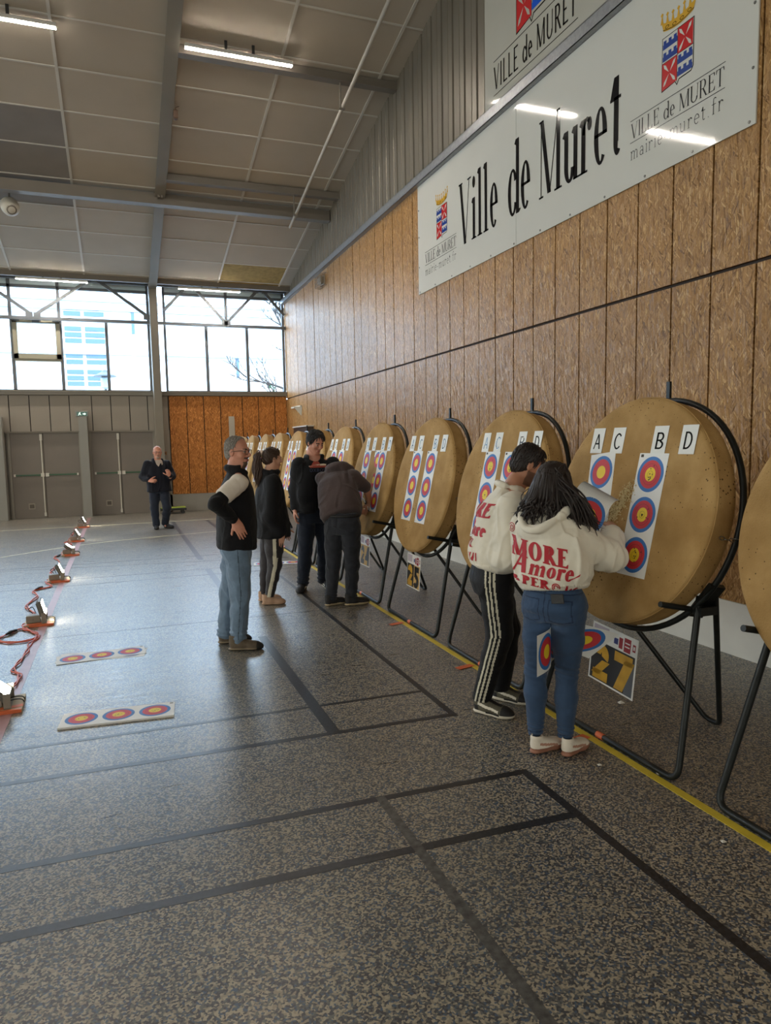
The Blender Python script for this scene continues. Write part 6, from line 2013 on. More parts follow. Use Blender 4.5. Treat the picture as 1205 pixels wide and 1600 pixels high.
# ---- man in the cream sweatshirt --------------------------------------------
def man_white():
    S, Fw = axes(84)
    t = person('man in cream sweatshirt and black striped track pants, leaning over behind the woman', (2.156, 3.812))
    H = Frame((.222, .06, 1.600), 78, -22, 0, 1.02)
    neck = V3(.125, .04, 1.455)
    c = V3(.095, .03, 1.375)
    sh = [c - S * .185, c + S * .185]
    el = [V3(.26, .27, 1.13), V3(.085, -.185, 1.06)]
    wr = [V3(.42, .12, 1.25), V3(.27, -.12, .98)]
    pel = V3(.0, .03, .92)
    hip = [pel - S * .09 - V3(0, 0, .04), pel + S * .09 - V3(0, 0, .04)]
    kn = [V3(.088, .17, .53), V3(.038, -.035, .55)]
    an = [V3(.045, .255, .11), V3(-.075, .035, .11)]
    lo, hi = V3(-.35, -.35, 0), V3(.65, .50, 1.78)
    build_body(t, H, neck, pel, sh, el, wr, [(V3(.8, -.3, .2), V3(0, .2, 1), V3(.3, -.8, .2), DEF), (V3(.9, .2, 0), V3(0, -.8, .5), V3(.2, .2, 1), DEF)],
               hip, kn, an, S, M_skin_tan, lo, hi, .0045, beard=2, brow=M_beard_dark, foot_dir=[Fw, Fw])
    def tslot(C):
        m = np.zeros(len(C), int)
        for i, (a, b, d) in enumerate(((hip[1], kn[1], 0), (kn[1], an[1], 0))):
            ax = unit(b - a); v = C - a; y = v @ ax; L = np.linalg.norm(b - a)
            w = v - y[:, None] * ax
            side = unit(S * .92 - Fw * .38)
            fr = np.cross(ax, side)
            near = (y > (0 if a is not hip[1] else -.14)) & (y < (L if a is hip[1] else L + .05)) & ((w @ side) > .03) & (np.linalg.norm(w, axis=1) < .16)
            x = w @ fr
            for o_ in (-.026, 0, .026): m[near & (np.abs(x - o_) < .0062)] = 1
        return m
    trousers(t, pel, hip, kn, an, S, V3(.0, .03, .80), V3(-.005, .03, 1.02), [(0, .165, .125), (.4, .180, .142, 0, -.01), (1, .165, .12)],
             [.110, .098, .083, .076, .062], [M_track, M_stripe], V3(-.26, -.25, .05), V3(.30, .45, 1.05), .085,
             folds(.006, 9, (1, 1, .6), .001, 60, 4), .0055, tslot)
    F = Field()
    A, B = V3(-.018, .03, .955), V3(.108, .035, 1.455)
    F.add(loft(A, B, [(0, .195, .140), (.07, .20, .146), (.16, .215, .158), (.45, .215, .158, 0, -.005), (.7, .205, .150, 0, -.010), (.85, .165, .120), (.95, .10, .090), (1, .080, .075)], S, 2.4, .02), .03)
    for i in (0, 1): F.limb([sh[i] - V3(0, 0, .01), el[i], wr[i] - unit(wr[i] - el[i]) * .04], [.088, .082, .050], .045)
    F.limb([V3(.10, .035, 1.455) + S * .085 * math.cos(a) + Fw * .080 * math.sin(a) + V3(0, 0, .012 - .025 * math.sin(a)) for a in np.linspace(0, 2 * math.pi, 17)], [.017] * 17, .012)
    def fd(P):
        z = P[:, 2]
        return folds(.012, 8.5, (1, 1, .75), .0012, 45, 6)(P) * np.where(z < 1.0, .3, 1) + np.where(z < 1.01, .0016 * np.sin((P @ Fw) * 420 + (P @ S) * 300), 0)
    sw = field_obj('sweatshirt', F, V3(-.28, -.36, .93), V3(.56, .46, 1.55), .0055, M_hoodie_white, t, disp=fd)
    BR = dict(st=.26, th=.12, sf=.06, sh=.09)
    shp = text_shapes('MORE', -.17, .17, 1.285, 1.37, 0, None, gap=.02, **BR) + text_shapes('Amore', -.17, .17, 1.17, 1.255, 0, None, gap=.02, **BR) + text_shapes('PER', -.08, .08, 1.10, 1.145, 0, None, gap=.03, **BR)
    for q in range(4): shp.append(([(.06 + q * .02, 1.02), (.07 + q * .02, 1.02), (.07 + q * .02, 1.07), (.06 + q * .02, 1.07)], 0))
    project_print(t, 'back_print', M_print_red, shp, sw, lambda x, y: tuple(V3(.05, .03, y) + S * x - Fw * .7), tuple(Fw))
    hair_cap(t, H, M_hair_dark, front=.070, low=-.062, thick=.007)
    shoe(t, V3(-.128, .066, 0), 116, .285, [M_olive, M_sole_white, M_sole_white, M_shoe_black], 'form', h=.0042)
    shoe(t, V3(-.010, .310, 0), 114, .285, [M_olive, M_sole_white, M_sole_white, M_shoe_black], 'form', h=.0042)
    return t
man_white()

# ---- bending man in the plum hoodie -----------------------------------------
def man_bending():
    S, Fw = axes(25)
    t = person('bending man in dark plum hoodie and charcoal jeans, head hidden by his back', (2.152, 7.180))
    H = Frame((-.035, .475, 1.40), 30, -62, 0, 1.02)
    neck = V3(-.01, .375, 1.435)
    c = V3(.02, .29, 1.385)
    sh = [c - S * .185 - V3(0, 0, .02), c + S * .185]
    el = [V3(-.08, .50, 1.12), V3(.340, .265, 1.255)]
    wr = [V3(.215, .385, .985), V3(.372, .375, 1.075)]
    pel = V3(.06, -.01, .90)
    hip = [pel - S * .095 - V3(0, 0, .03), pel + S * .095 - V3(0, 0, .03)]
    kn = [V3(-.055, .03, .44), V3(.150, -.01, .43)]
    an = [V3(-.082, .03, .09), V3(.134, .01, .085)]
    lo, hi = V3(-.40, -.35, 0), V3(.58, .75, 1.60)
    build_body(t, H, neck, pel, sh, el, wr, [(V3(1, .1, -.05), V3(0, -.6, .8), V3(0, .6, .6), (.5, .55, .6, .65)), (V3(-.22, .12, -1), V3(.5, -.8, 0), V3(-.6, -.3, .1), (.7, .8, .9, 1.0))],
               hip, kn, an, S, M_skin_tan, lo, hi, .005, brow=M_hair_dark, foot_dir=[Fw, Fw], fore=.040)
    trousers(t, pel, hip, kn, an, S, V3(.06, .0, .78), V3(.06, .01, 1.01), [(0, .175, .125), (.4, .192, .145, 0, -.012), (.8, .182, .135), (1, .172, .120)],
             [.108, .094, .078, .072, .064], M_jeans_char, V3(-.25, -.25, .01), V3(.36, .30, 1.04), .035,
             lambda P: folds(.008, 11, (1, 1, .7), .001, 60, 8)(P) + .006 * np.exp(-((P[:, 2] - .10) / .06) ** 2) * np.sin(P[:, 2] * 170 + P[:, 0] * 30), .006)
    b = MB(); 
    belt = [V3(.06, .005, .985) + S * .182 * math.cos(a) + Fw * .132 * math.sin(a) for a in np.linspace(0, 2 * math.pi, 33)[:-1]]
    b.tube(belt, .015, 6, closed=True); b.build('belt', M_shoe_black, t, smooth=True)
    F = Field()
    A, B = V3(.055, -.015, .955), V3(-.008, .365, 1.445)
    F.add(loft(A, B, [(0, .212, .150), (.06, .220, .155), (.14, .238, .168), (.45, .232, .160, 0, -.012), (.72, .222, .145, 0, -.012), (.9, .160, .105), (1, .105, .085)], S, 2.4, .02), .03)
    F.limb([sh[0], el[0], el[0] * .3 + wr[0] * .7], [.085, .072, .055], .045)
    F.limb([sh[1], sh[1] * .12 + el[1] * .88], [.090, .072], .045)
    hp = lambda x, y, z: V3(.035, .315, 1.455) + S * x + Fw * y + V3(0, 0, z)
    F.limb(catmull([hp(-.10, .10, -.03), hp(-.105, .0, .0), hp(-.07, -.06, .03), hp(.02, -.075, .055), hp(.10, -.03, .04), hp(.125, .08, -.01)], 4), [.042] * 40, .03)
    F.add(ell(hp(-.01, .02, .015), (.125, .085, .075), np.stack([S, Fw, V3(0, 0, 1)])), .03)
    fd = lambda P: folds(.009, 7, (1.1, .7, .7), .0012, 45, 11)(P) * np.where((P - A) @ unit(B - A) < .05, .3, 1)
    field_obj('hoodie', F, V3(-.36, -.28, .88), V3(.50, .62, 1.62), .0062, M_hoodie_grey, t, disp=fd)
    hair_cap(t, H, M_hair_dark, front=.07)
    shoe(t, V3(-.150, -.025, 0), 56, .28, [M_shoe_black, mat('sole_beige', lin(170, 152, 120), .6), M_shoe_black, M_shoe_black], 'plain', h=.005)
    shoe(t, V3(.062, -.035, 0), 70, .29, [M_shoe_black, mat('sole_beige', lin(170, 152, 120), .6), M_shoe_black, M_shoe_black], 'plain', h=.005)
    return t
_b = man_bending()

def to_world(g, p):
    f = -math.atan2(g[0], g[1])
    return (g[0] + p[0] * math.cos(f) - p[1] * math.sin(f), g[1] + p[0] * math.sin(f) + p[1] * math.cos(f), p[2])
# the arrow puller in his hand
ap = thing('arrow_puller', 'black and white gripping tool in the bending man\'s hand', 'tool', to_world((2.152, 7.18), (.345, .375, 1.015)), -math.atan2(2.152, 7.18))
mb = MB(); mb.tube([V3(.022, .0, -.03), V3(.005, .0, .03), V3(-.03, -.01, .095)], [.014, .017, .014], 8); mb.build('grip', M_hanger, ap, smooth=True)
mb = MB(); mb.tube([V3(-.022, -.016, .07), V3(-.04, -.018, .115), V3(-.055, -.01, .125)], [.009, .011, .008], 8); mb.tube([V3(.012, -.016, -.01), V3(.004, -.018, .03)], [.006, .006], 6); mb.build('jaw', M_white_metal, ap, smooth=True)

# ---- black-haired man facing the camera --------------------------------------
def man_jacket():
    S, Fw = axes(168)
    t = person('tall black-haired man in open black jacket and printed tee, looking down', (2.078, 8.100))
    H = Frame((.105, -.055, 1.775), 146, -22, 0, 1.08)
    neck = V3(.085, -.005, 1.600)
    c = V3(.105, .0, 1.515)
    sh = [c - S * .205, c + S * .205]
    el = [V3(.385, .04, 1.23), V3(-.150, .02, 1.215)]
    wr = [V3(.34, -.12, 1.03), V3(-.160, -.045, .985)]
    pel = V3(.075, .03, .93)
    hip = [pel - S * .10 - V3(0, 0, .04), pel + S * .10 - V3(0, 0, .04)]
    kn = [V3(.180, .09, .47), V3(-.055, .0, .47)]
    an = [V3(.155, .15, .10), V3(-.095, .01, .10)]
    lo, hi = V3(-.40, -.40, 0), V3(.60, .40, 1.96)
    build_body(t, H, neck, pel, sh, el, wr, [(V3(-.8, -.5, .1), V3(0, -.2, 1), V3(0, -.8, .4), DEF), (V3(-.05, -.12, -1), V3(-.9, -.3, 0), V3(.1, -1, -.1), (.35, .45, .5, .6))],
               hip, kn, an, S, M_skin_red, lo, hi, .005, brow=M_hair_black, hand_k=1.08, foot_dir=[Fw, Fw])
    trousers(t, pel, hip, kn, an, S, V3(.075, .03, .82), V3(.08, .02, 1.04), [(0, .175, .125), (.4, .19, .135), (1, .175, .12)],
             [.112, .100, .086, .080, .074], M_jeans_dark, V3(-.30, -.25, .01), V3(.42, .38, 1.08), .035,
             lambda P: folds(.007, 9, (1, 1, .7), .001, 60, 14)(P) + .008 * np.exp(-((P[:, 2] - .12) / .07) ** 2) * np.sin(P[:, 2] * 130 + P[:, 0] * 20), .0065)
    F = Field()
    F.add(loft(V3(.085, .02, .98), V3(.085, -.005, 1.60), [(0, .185, .140), (.3, .19, .150, 0, .014), (.7, .20, .145, 0, .012), (.87, .17, .118), (.95, .115, .095), (1, .085, .082)], S, 2.4, .02), .03)
    F.sub(cone(V3(.085, -.045, 1.60), V3(.085, -.03, 1.70), .070, .085), .01)
    tee = field_obj('tee_shirt', F, V3(-.20, -.25, .93), V3(.36, .25, 1.64), .006, M_black_tee, t, disp=folds(.003, 8, (1, 1, .7), 0, 60, 3))
    shapes = []
    shapes += [([(.045, 1.500), (.075, 1.552), (.125, 1.560), (.150, 1.520), (.150, 1.500)], 0)]
    shapes += [([(.030, 1.478), (.240, 1.478), (.240, 1.498), (.030, 1.503)], 0), ([(.060, 1.503), (.215, 1.500), (.225, 1.515), (.190, 1.522), (.120, 1.518), (.080, 1.512)], 1), ([(.020, 1.492), (.060, 1.490), (.060, 1.500), (.020, 1.500)], 1)]
    shapes += text_shapes('OXBOW', .025, .235, 1.430, 1.468, 2, None, gap=.07, st=.17, th=.15, sf=0)
    project_print(t, 'tee_print', [mat('tee_red', lin(158, 66, 52), .7), mat('tee_cream', lin(220, 206, 186), .7), mat('tee_blue', lin(40, 50, 78), .7)], shapes, tee, lambda x, y: (x, -.6, y), (0, 1, 0))
    F = Field()
    F.add(loft(V3(.09, .015, .945), V3(.085, -.005, 1.605), [(0, .232, .165), (.3, .238, .170, 0, .010), (.6, .235, .160, 0, .006), (.80, .222, .135), (.9, .16, .105), (.96, .105, .09), (1, .085, .085)], S, 2.5, .02), .03)
    for i in (0, 1): F.limb([sh[i], el[i], wr[i] - unit(wr[i] - el[i]) * .035], [.092, .076, .056], .045)
    F.limb([V3(.085, .0, 1.605) + S * .092 * math.cos(a) + Fw * .092 * math.sin(a) for a in np.linspace(math.radians(115), math.radians(425), 15)], [.026] * 15, .02)
    # the open front: a wedge between the two fronts, wider at the neck
    C0 = V3(.085, 0, 0)
    def wedge(P):
        x = np.abs((P - C0) @ S + .035); y = (P - C0) @ Fw
        w = .060 + .050 * np.clip((P[:, 2] - 1.10) / .45, 0, 1)
        return np.maximum(x - w, .055 - y)
    F.sub(wedge, .02)
    F.sub(cone(V3(.085, -.03, 1.50), V3(.085, -.02, 1.72), .060, .092), .01)
    field_obj('jacket', F, V3(-.32, -.34, .91), V3(.52, .30, 1.68), .006, M_navy_jacket, t, disp=folds(.007, 8, (1, 1, .6), .001, 45, 15))
    hair_cap(t, H, M_hair_black, front=.064, low=-.062, thick=.014, length=.040, lift=.0035, tufts=520, rad=.0036)
    shoe(t, V3(-.080, .085, 0), 192, .30, [M_shoe_black, M_shoe_black, M_sole_white, M_sole_white], 'runner', h=.005)
    shoe(t, V3(.165, .225, 0), 166, .30, [M_shoe_black, M_sole_white, M_sole_white, M_sole_white], 'runner', h=.005)
    return t
man_jacket()

# ---- ponytail woman ------------------------------------------------------------
def woman_pony():
    S, Fw = axes(80)
    t = person('woman with brown ponytail, long black jacket and striped dark track pants', (1.472, 7.639))
    H = Frame((.100, .005, 1.605), 72, -4, 0, .96)
    neck = V3(.078, .0, 1.465)
    c = V3(.062, .0, 1.365)
    sh = [c - S * .165, c + S * .165]
    el = [V3(.12, .22, 1.02), V3(.055, -.195, .995)]
    wr = [V3(.20, .14, .82), V3(.168, -.165, .795)]
    pel = V3(.062, .0, .86)
    hip = [pel - S * .09 - V3(0, 0, .04), pel + S * .09 - V3(0, 0, .04)]
    kn = [V3(.0, .095, .44), V3(.078, -.075, .43)]
    an = [V3(-.045, .10, .105), V3(.010, -.08, .100)]
    lo, hi = V3(-.30, -.40, 0), V3(.42, .40, 1.76)
    build_body(t, H, neck, pel, sh, el, wr, [(V3(.3, 0, -1), V3(.2, 1, 0), V3(1, 0, .2), DEF), (V3(-.16, -.05, -1), V3(.1, -1, 0), V3(-1, 0, -.1), (.25, .2, .2, .25), dict(spread=.10))],
               hip, kn, an, S, M_skin, lo, hi, .005, female=True, brow=M_hair_brown, hand_k=.95, foot_dir=[Fw, Fw])
    def tslot(C):
        m = np.zeros(len(C), int)
        for a, b in ((hip[1], kn[1]), (kn[1], an[1])):
            ax = unit(b - a); v = C - a; y = v @ ax; L = np.linalg.norm(b - a)
            w = v - y[:, None] * ax
            fr = np.cross(ax, S)
            near = (y > -.10) & (y < L + .02) & ((w @ S) > .02) & (np.linalg.norm(w, axis=1) < .16)
            m[near & (np.abs(w @ fr - .012) < .019)] = 1
        return m
    trousers(t, pel, hip, kn, an, S, pel - V3(0, 0, .10), pel + V3(0, 0, .10), [(0, .165, .125), (.5, .175, .135), (1, .16, .12)],
             [.112, .098, .080, .070, .052], [M_track_w, M_stripe], V3(-.25, -.30, .02), V3(.32, .32, 1.0), .085,
             folds(.007, 9, (1, 1, .6), .001, 60, 21), .006, tslot)
    F = Field()
    F.add(loft(V3(.072, .0, .735), V3(.066, .0, 1.455), [(0, .205, .192), (.25, .205, .185, 0, -.002), (.5, .205, .172, 0, -.012), (.72, .198, .152, 0, -.010), (.86, .165, .115), (.94, .110, .085), (1, .085, .078)], S, 2.3, .02), .03)
    for i in (0, 1): F.limb([sh[i] - V3(0, 0, .01), el[i], wr[i] - unit(wr[i] - el[i]) * .03], [.092, .085, .058], .05)
    F.limb([V3(.07, 0, 1.462) + S * .080 * math.cos(a) + Fw * .080 * math.sin(a) for a in np.linspace(0, 2 * math.pi, 15)], [.022] * 15, .02)
    field_obj('jacket', F, V3(-.24, -.36, .70), V3(.36, .36, 1.55), .006, M_navy_jacket, t, disp=folds(.011, 6.5, (1, 1, .55), .001, 45, 22))
    hair_cap(t, H, M_hair_brown, front=.075, low=-.072, thick=.008, comb=(0, -.9, .25), length=.06, rad=.0026, lift=.002, tufts=420)
    tie = V3(-.015, .005, 1.668)
    F = Field()
    for i in range(14):
        a = i / 14 * 2 * math.pi
        F.add(ell(tie + V3(.0, .022 * math.cos(a), .022 * math.sin(a)) + V3(.006 * math.sin(3 * a), 0, 0), (.016, .014, .014)), .006)
    field_obj('scrunchie', F, tie - .06, tie + .06, .0035, mat('scrunchie_cream', lin(196, 172, 152), .8, var=.3, vscale=60), t)
    rr = random.Random(8); st = []
    for i in range(190):
        a, q = rr.uniform(0, 6.28), math.sqrt(rr.random())
        b = tie + V3(.0, .016 * q * math.cos(a), .016 * q * math.sin(a))
        e = V3(-.075 + rr.gauss(0, .026), -.02 + rr.gauss(0, .024), 1.27 + rr.uniform(-.02, .12))
        m1 = tie + V3(-.055 + rr.gauss(0, .012), -.01 + .032 * math.cos(a), -.04 + rr.gauss(0, .014))
        m2 = V3(-.072 + .056 * q * math.sin(a), -.015 + .056 * q * math.cos(a), 1.52 + rr.gauss(0, .02))
        m3 = V3(-.062 + .050 * q * math.sin(a + .6), -.018 + .050 * q * math.cos(a + .6), 1.43 + rr.gauss(0, .02))
        st.append(([tie + V3(.03, 0, .0), b, m1, m2, m3, e], rr.uniform(.004, .008)))
    for i in range(10):
        st.append(([H(rr.uniform(-.03, .03), -.09, .05), H(.02, -.11, 0), H(rr.uniform(-.03, .05), -.10, -.07)], .002))
    locks(t, 'ponytail', M_hair_brown, st)
    for hl, yw in ((V3(-.115, .10, 0), 84), (V3(-.075, -.085, 0), 88)):
        shoe(t, hl, yw, .265, [M_shoe_tan, M_shoe_tan, M_shoe_tan, M_sole_black], 'sneaker', h=.0048)
    return t
woman_pony()

# ---- grey-haired man in the vest ------------------------------------------------
def man_vest():
    S, Fw = axes(86)
    t = person('grey-haired man with glasses, black vest and faded jeans, hand on hip', (.885, 6.067))
    H = Frame((.062, -.008, 1.705), 121, -2, 0, 1.05)
    neck = V3(.058, .0, 1.545)
    c = V3(.045, .0, 1.455)
    sh = [c - S * .185, c + S * .185]
    el = [V3(.06, .33, 1.20), V3(-.128, -.345, 1.285)]
    wr = [V3(.07, .25, .97), V3(.022, -.225, 1.128)]
    pel = V3(.02, .0, .92)
    hip = [pel - S * .095 - V3(0, 0, .04), pel + S * .095 - V3(0, 0, .04)]
    kn = [V3(-.045, .115, .475), V3(.040, -.085, .475)]
    an = [V3(-.100, .125, .105), V3(.004, -.085, .105)]
    lo, hi = V3(-.35, -.46, 0), V3(.45, .46, 1.88)
    build_body(t, H, neck, pel, sh, el, wr, [(V3(0, -.1, -1), V3(0, 1, 0), V3(1, 0, 0), DEF), (V3(.40, .04, -.86), V3(.15, -1, .05), V3(-.9, -.1, -.5), (.22, .24, .28, .18), dict(thumb=(.62, .60, .10), spread=.20))],
               hip, kn, an, S, M_skin_red, lo, hi, .0045, beard=1, brow=mat('brow_grey', lin(96, 78, 68), .8), hand_k=1.05, foot_dir=[Fw, Fw])
    def jslot(C):
        m = np.zeros(len(C), int)
        for a, b in ((hip[1], kn[1]), (kn[1], an[1])):
            ax = unit(b - a); v = C - a; y = v @ ax; L = np.linalg.norm(b - a)
            w = v - y[:, None] * ax; fr = np.cross(ax, S)
            near = (y > -.06) & (y < L) & ((w @ S) > .02) & (np.linalg.norm(w, axis=1) < .16)
            m[near & (np.abs(w @ fr - .006) < .0035)] = 1
        return m
    trousers(t, pel, hip, kn, an, S, V3(.02, .0, .80), V3(.02, .0, 1.02), [(0, .175, .125), (.4, .185, .140, 0, -.008), (1, .17, .12)],
             [.116, .102, .088, .078, .078], [M_jeans_light, cloth('denim_seam_light', lin(70, 84, 98), .85, .1)], V3(-.28, -.28, .02), V3(.30, .32, 1.06), .055,
             lambda P: folds(.010, 10, (1, 1, .65), .001, 60, 31)(P) + .006 * np.exp(-((P[:, 2] - .13) / .06) ** 2) * np.sin(P[:, 2] * 160 + P[:, 0] * 20), .0055, jslot)
    F = Field()     # white tee under the vest, with its right sleeve
    F.add(loft(V3(.03, .0, 1.0), V3(.055, .0, 1.535), [(0, .17, .135), (.6, .185, .135), (.85, .16, .105), (.95, .10, .08), (1, .075, .072)], S, 2.3, .02), .03)
    F.limb([sh[1] + S * .02 - V3(0, 0, .015), sh[1] * .38 + el[1] * .62], [.080, .076], .03)
    F.cut(half(sh[1] * .28 + el[1] * .72, unit(el[1] - sh[1])), .01)
    F.limb([sh[0], sh[0] * .4 + el[0] * .6], [.085, .075], .03)
    field_obj('tee_shirt', F, V3(-.28, -.42, .95), V3(.32, .36, 1.60), .0055, M_white_tee, t, disp=folds(.006, 9, (1, 1, 1), .001, 45, 32))
    F = Field()     # black long sleeves
    for i in (0, 1):
        F.limb([sh[i] * .6 + el[i] * .4, el[i], el[i] * .4 + wr[i] * .6, wr[i] - unit(wr[i] - el[i]) * .035], [.058, .064, .054, .042], .02)
    F.add(cone(sh[0], sh[1], .04), .02)
    field_obj('long_sleeve_top', F, V3(-.26, -.46, .95), V3(.36, .42, 1.56), .0055, M_black_tee, t, disp=folds(.006, 13, (1, 1, 1), .001, 45, 33))
    F = Field()
    F.add(loft(V3(.020, .0, .872), V3(.055, .0, 1.535), [(0, .214, .168), (.15, .212, .170), (.3, .208, .170), (.55, .204, .162), (.78, .200, .138), (.89, .172, .106), (.955, .112, .090), (1, .088, .084)], S, 2.4, .015), .03)
    F.limb([V3(.058, .0, 1.545) + S * .085 * math.cos(a) + Fw * .088 * math.sin(a) + V3(0, 0, -.02 * math.sin(a)) for a in np.linspace(math.radians(112), math.radians(428), 15)], [.024] * 15, .02)
    F.limb([V3(.058, .0, 1.570) + S * .078 * math.cos(a) + Fw * .082 * math.sin(a) for a in np.linspace(math.radians(125), math.radians(415), 15)], [.014] * 15, .02)
    C0 = V3(.05, 0, 0)
    def vee(P):
        x = np.abs((P - C0) @ S); y = (P - C0) @ Fw
        return np.maximum(x - .075 * np.clip((P[:, 2] - 1.37) / .16, 0, 1.3), .03 - y)
    F.sub(vee, .01)
    F.sub(cone(sh[1] + S * .045 - V3(0, 0, .02), sh[1] + S * .14 - V3(0, 0, .02), .086, .10), .01)
    F.sub(cone(sh[0] - S * .02, sh[0] - S * .12, .088, .10), .01)
    field_obj('vest', F, V3(-.22, -.28, .84), V3(.30, .28, 1.62), .0055, M_black_vest, t, disp=folds(.006, 7, (1, 1, .6), .001, 45, 34))
    hair_cap(t, H, M_hair_grey, front=.026, low=-.046, thick=.004, length=.022, tufts=520, rad=.0026, lift=.003)
    glasses(t, H, M_spec)
    for hl, yw in ((V3(-.172, .125, 0), 88), (V3(-.078, -.105, 0), 97)):
        shoe(t, hl, yw, .30, [M_shoe_brown, mat('sole_taupe', lin(120, 106, 86), .7), M_shoe_brown, M_sole_black], 'hiker', h=.0048)
    return t
man_vest()

# ---- the man walking up from the doors -------------------------------------------
def man_far():
    S, Fw = axes(178)
    t = person('bald man with glasses and grey beard, all in dark navy, walking by the doors', (.764, 15.767))
    H = Frame((.0, -.02, 1.650), 172, -2, 0, 1.10)
    neck = V3(-.004, .0, 1.475)
    c = V3(-.015, .0, 1.385)
    sh = [c - S * .195, c + S * .195]
    el = [V3(.275, .02, 1.125), V3(-.315, .02, 1.135)]
    wr = [V3(.222, -.235, 1.150), V3(-.190, -.215, 1.058)]
    pel = V3(-.005, .0, .88)
    hip = [pel - S * .095 - V3(0, 0, .04), pel + S * .095 - V3(0, 0, .04)]
    kn = [V3(.140, -.085, .455), V3(-.118, -.03, .450)]
    an = [V3(.085, .075, .115), V3(-.098, -.035, .105)]
    lo, hi = V3(-.45, -.50, 0), V3(.42, .30, 1.82)
    build_body(t, H, neck, pel, sh, el, wr, [(V3(-.25, -.5, .8), V3(.5, -.6, -.3), V3(-.8, -.3, .1), (.8, .9, 1.0, 1.0)), (V3(.85, -.5, -.05), V3(-.2, -.5, .7), V3(.3, .2, .8), (.7, .8, .9, .9))],
               hip, kn, an, S, M_skin_red, lo, hi, .006, beard=1, brow=M_beard_grey, hand_k=1.1, foot_dir=[Fw, Fw])
    trousers(t, pel, hip, kn, an, S, pel - V3(0, 0, .10), pel + V3(0, 0, .10), [(0, .175, .125), (.5, .185, .135), (1, .17, .12)],
             [.118, .104, .090, .082, .076], M_jeans_dark, V3(-.32, -.30, .01), V3(.34, .30, 1.02), .035, folds(.008, 9, (1, 1, .65), 0, 60, 41), .009)
    F = Field(); F.add(loft(V3(0, 0, .9), V3(-.004, 0, 1.49), [(0, .18, .13), (.6, .19, .13), (.85, .16, .105), (.95, .10, .08), (1, .078, .074)], S, 2.3, .02), .03)
    field_obj('tee_shirt', F, V3(-.25, -.22, .85), V3(.25, .22, 1.54), .009, cloth('grey_tee', lin(168, 156, 146), .85), t)
    F = Field()
    F.add(loft(V3(0, 0, .80), V3(-.006, 0, 1.485), [(0, .268, .170), (.2, .252, .168), (.5, .238, .160), (.75, .225, .138), (.9, .15, .10), (1, .085, .08)], S, 2.4, .02), .03)
    for i in (0, 1): F.limb([sh[i], el[i], wr[i] - unit(wr[i] - el[i]) * .035], [.092, .082, .058], .05)
    F.limb([V3(-.005, 0, 1.487) + S * .085 * math.cos(a) + Fw * .085 * math.sin(a) for a in np.linspace(math.radians(120), math.radians(420), 13)], [.028] * 13, .02)
    def vee(P):
        x = np.abs(P[:, 0] - .01); y = P @ Fw
        return np.maximum(x - .075 * np.clip((P[:, 2] - 1.33) / .15, 0, 1.2), .03 - y)
    F.sub(vee, .01)
    field_obj('jacket', F, V3(-.46, -.42, .77), V3(.42, .26, 1.56), .009, M_far_jacket, t, disp=folds(.011, 6.5, (1, 1, .6), 0, 45, 42))
    F = Field()      # a fringe of white hair round the sides and back
    e = lambda c_, r: ell(H(*c_), np.array(r) * H.k, H.A)
    F.add(e((0, -.014, .012), (.082, .102, .060)), .02)
    F.cut(half(H(0, .005, 0), H.f), .01); F.cut(half(H(0, 0, .045), H.u - H.f * .5), .01); F.cut(half(H(0, 0, -.05), -H.u), .01)
    for s in (-1, 1): F.sub(e((s * .088, -.004, -.014), (.020, .026, .034)), .006)
    field_obj('hair', F, H.o - .16, H.o + .16, .006, M_hair_white, t)
    glasses(t, H, mat('spectacle_brown', lin(110, 60, 56), .4))
    for hl, yw in ((V3(.070, .140, 0), 142), (V3(-.100, .065, 0), 178)):
        shoe(t, hl, yw, .30, [M_shoe_black, M_sole_black, M_shoe_black, M_shoe_black], 'plain', h=.008)
    return t
man_far()
# ------------------------------------------------------------------ loose paper targets that are bent
def bent_sheet(name, s1, t1, spots, fmap, label, group='bent paper targets'):
    """a paper s1 long and t1 wide with target spots at (s, t), bent by fmap(s, t) -> point"""
    vs, fs, mi = [], [], []
    def pt(s, t, off):
        e = .002
        p = fmap(s, t); n = np.cross(fmap(s + e, t) - fmap(s - e, t), fmap(s, t + e) - fmap(s, t - e))
        return p + unit(n) * off
    def tri(a, b, c, m, off, dep=0):
        d = [math.dist(a, b), math.dist(b, c), math.dist(c, a)]; L = max(d)
        if L > .016 and dep < 9:
            i = d.index(L); P = (a, b, c); x, y, z = P[i], P[(i + 1) % 3], P[(i + 2) % 3]
            q = ((x[0] + y[0]) / 2, (x[1] + y[1]) / 2)
            tri(x, q, z, m, off, dep + 1); tri(q, y, z, m, off, dep + 1); return
        b0 = len(vs); vs.extend([pt(*q, off) for q in (a, b, c)]); fs.append((b0, b0 + 1, b0 + 2)); mi.append(m)
    def quad(x0, y0, x1, y1, m, off): tri((x0, y0), (x1, y0), (x1, y1), m, off); tri((x0, y0), (x1, y1), (x0, y1), m, off)
    quad(0, 0, s1, t1, 0, 0.0); quad(0, 0, s1, t1, 0, -.0008)
    for cx, cy in spots:
        for r, m, off in ((.100, 1, .0006), (.0795, 2, .0009), (.0395, 3, .0012)):
            P = [(cx + r * math.cos(a), cy + r * math.sin(a)) for a in np.linspace(0, 2 * math.pi, 33)[:-1]]
            P = [(min(max(x, 0), s1), min(max(y, 0), t1)) for x, y in P]
            for i in range(1, 31): tri(P[0], P[i], P[i + 1], m, off)
    o = mesh_obj(name, vs, fs, FACE_M, mi, None, True, origin=tuple(np.mean(np.array(vs), 0)))
    return tag(o, label, 'paper target', group)

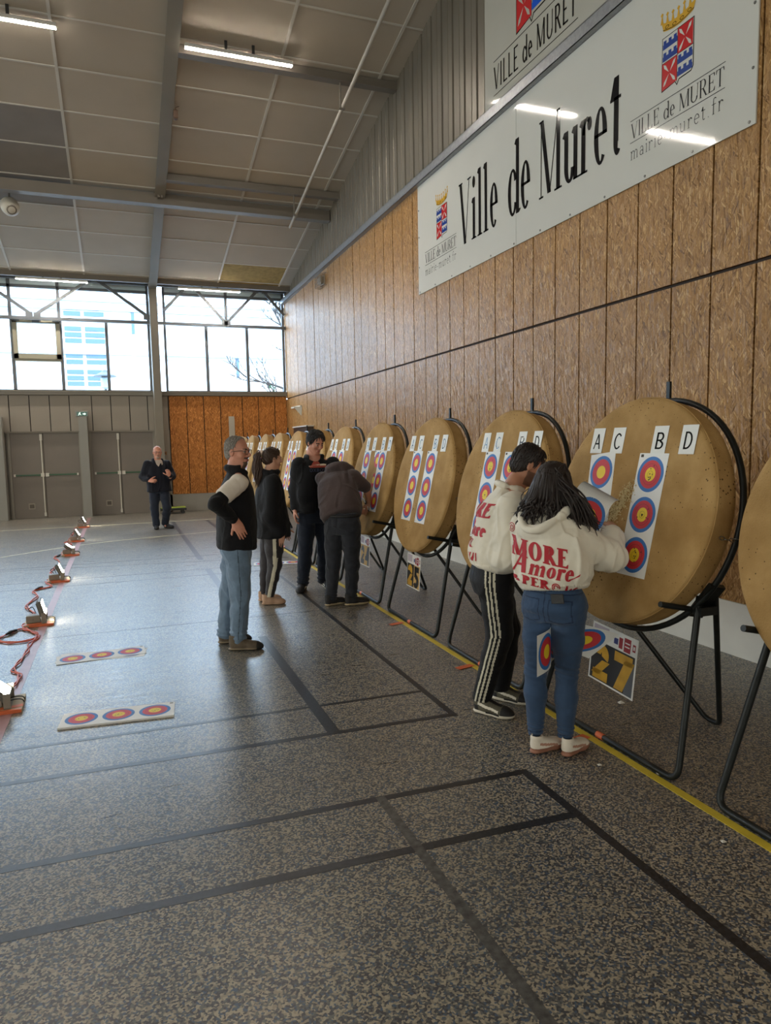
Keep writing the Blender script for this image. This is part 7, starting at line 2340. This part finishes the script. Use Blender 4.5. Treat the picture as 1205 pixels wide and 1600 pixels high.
def curve_at(pts):
    q = np.array(catmull(pts, 12)); d = np.concatenate([[0], np.cumsum(np.linalg.norm(np.diff(q, axis=0), axis=1))])
    return lambda s: np.array([np.interp(s, d, q[:, i]) for i in range(3)]) + (0 if 0 <= s <= d[-1] else unit(q[-1] - q[-2] if s > 0 else q[1] - q[0]) * (s - d[-1] if s > 0 else s))

gW = (2.197, 3.244)
LW = lambda p: np.array(to_world(gW, p))
# the spent strip she holds between her thighs
_c = curve_at([LW((-.070, -.235, .612)), LW((-.022, -.135, .612)), LW((.0, -.05, .612)), LW((.004, .05, .612)), LW((.050, .15, .605)), (LW((.155, .215, .590))), LW((.265, .235, .560)), LW((.335, .240, .530))])
_r = unit(LW((1, 0, 0)) - LW((0, 0, 0)))
def _thigh(s, t):
    k = np.clip((s - .34) / .22, 0, 1); k = k * k * (3 - 2 * k)
    w = unit(np.array([0, 0, 1.0]) * (1 - .28 * k) + _r * .80 * k)
    return _c(s) + w * (t - .112)
bent_sheet('paper_target', .69, .224, [(.115, .112), (.345, .112), (.572, .112)], _thigh, 'spent paper target gripped between the thighs of the woman in blue jeans')
# the left-hand strip of her butt, hanging slightly askew
a_ = math.radians(7.0); u2 = BU * math.cos(a_) - BV * math.sin(a_); v2 = BV * math.cos(a_) + BU * math.sin(a_)
u2, v2 = BU * math.cos(a_) + BV * math.sin(a_), BV * math.cos(a_) - BU * math.sin(a_)
c_ = c27 + BU * -.222 + BV * -.022 + BN * .004
bent_sheet('paper_target', .224, .690, [(.112, .118), (.112, .345), (.112, .572)], lambda s, t: c_ + u2 * (s - .112) + v2 * (t - .345), 'left-hand paper target on the butt the cream hoodie couple works at', 'paper targets on the butts')
# the sheet being peeled away, curling towards the couple
p0 = LW((.222, .10, 1.352)); e1 = unit(LW((.80, .34, -.48)) - LW((0, 0, 0))); e2 = unit(LW((.36, .30, .88)) - LW((0, 0, 0))); e2 = unit(e2 - e1 * (e1 @ e2)); e3 = np.cross(e1, e2)
def _peel(s, t):
    x, y = s - .14, t - .14
    z = 0.0
    if t > .200:                                     # the upper edge rolls over
        a = (t - .200) / .050; y = .060 + .050 * math.sin(a); z = .050 * (1 - math.cos(a))
    return p0 + e1 * x + e2 * y + e3 * z
bent_sheet('paper_target', .228, .29, [(.130, .112)], _peel, 'curled paper target the cream hoodie couple is peeling off')
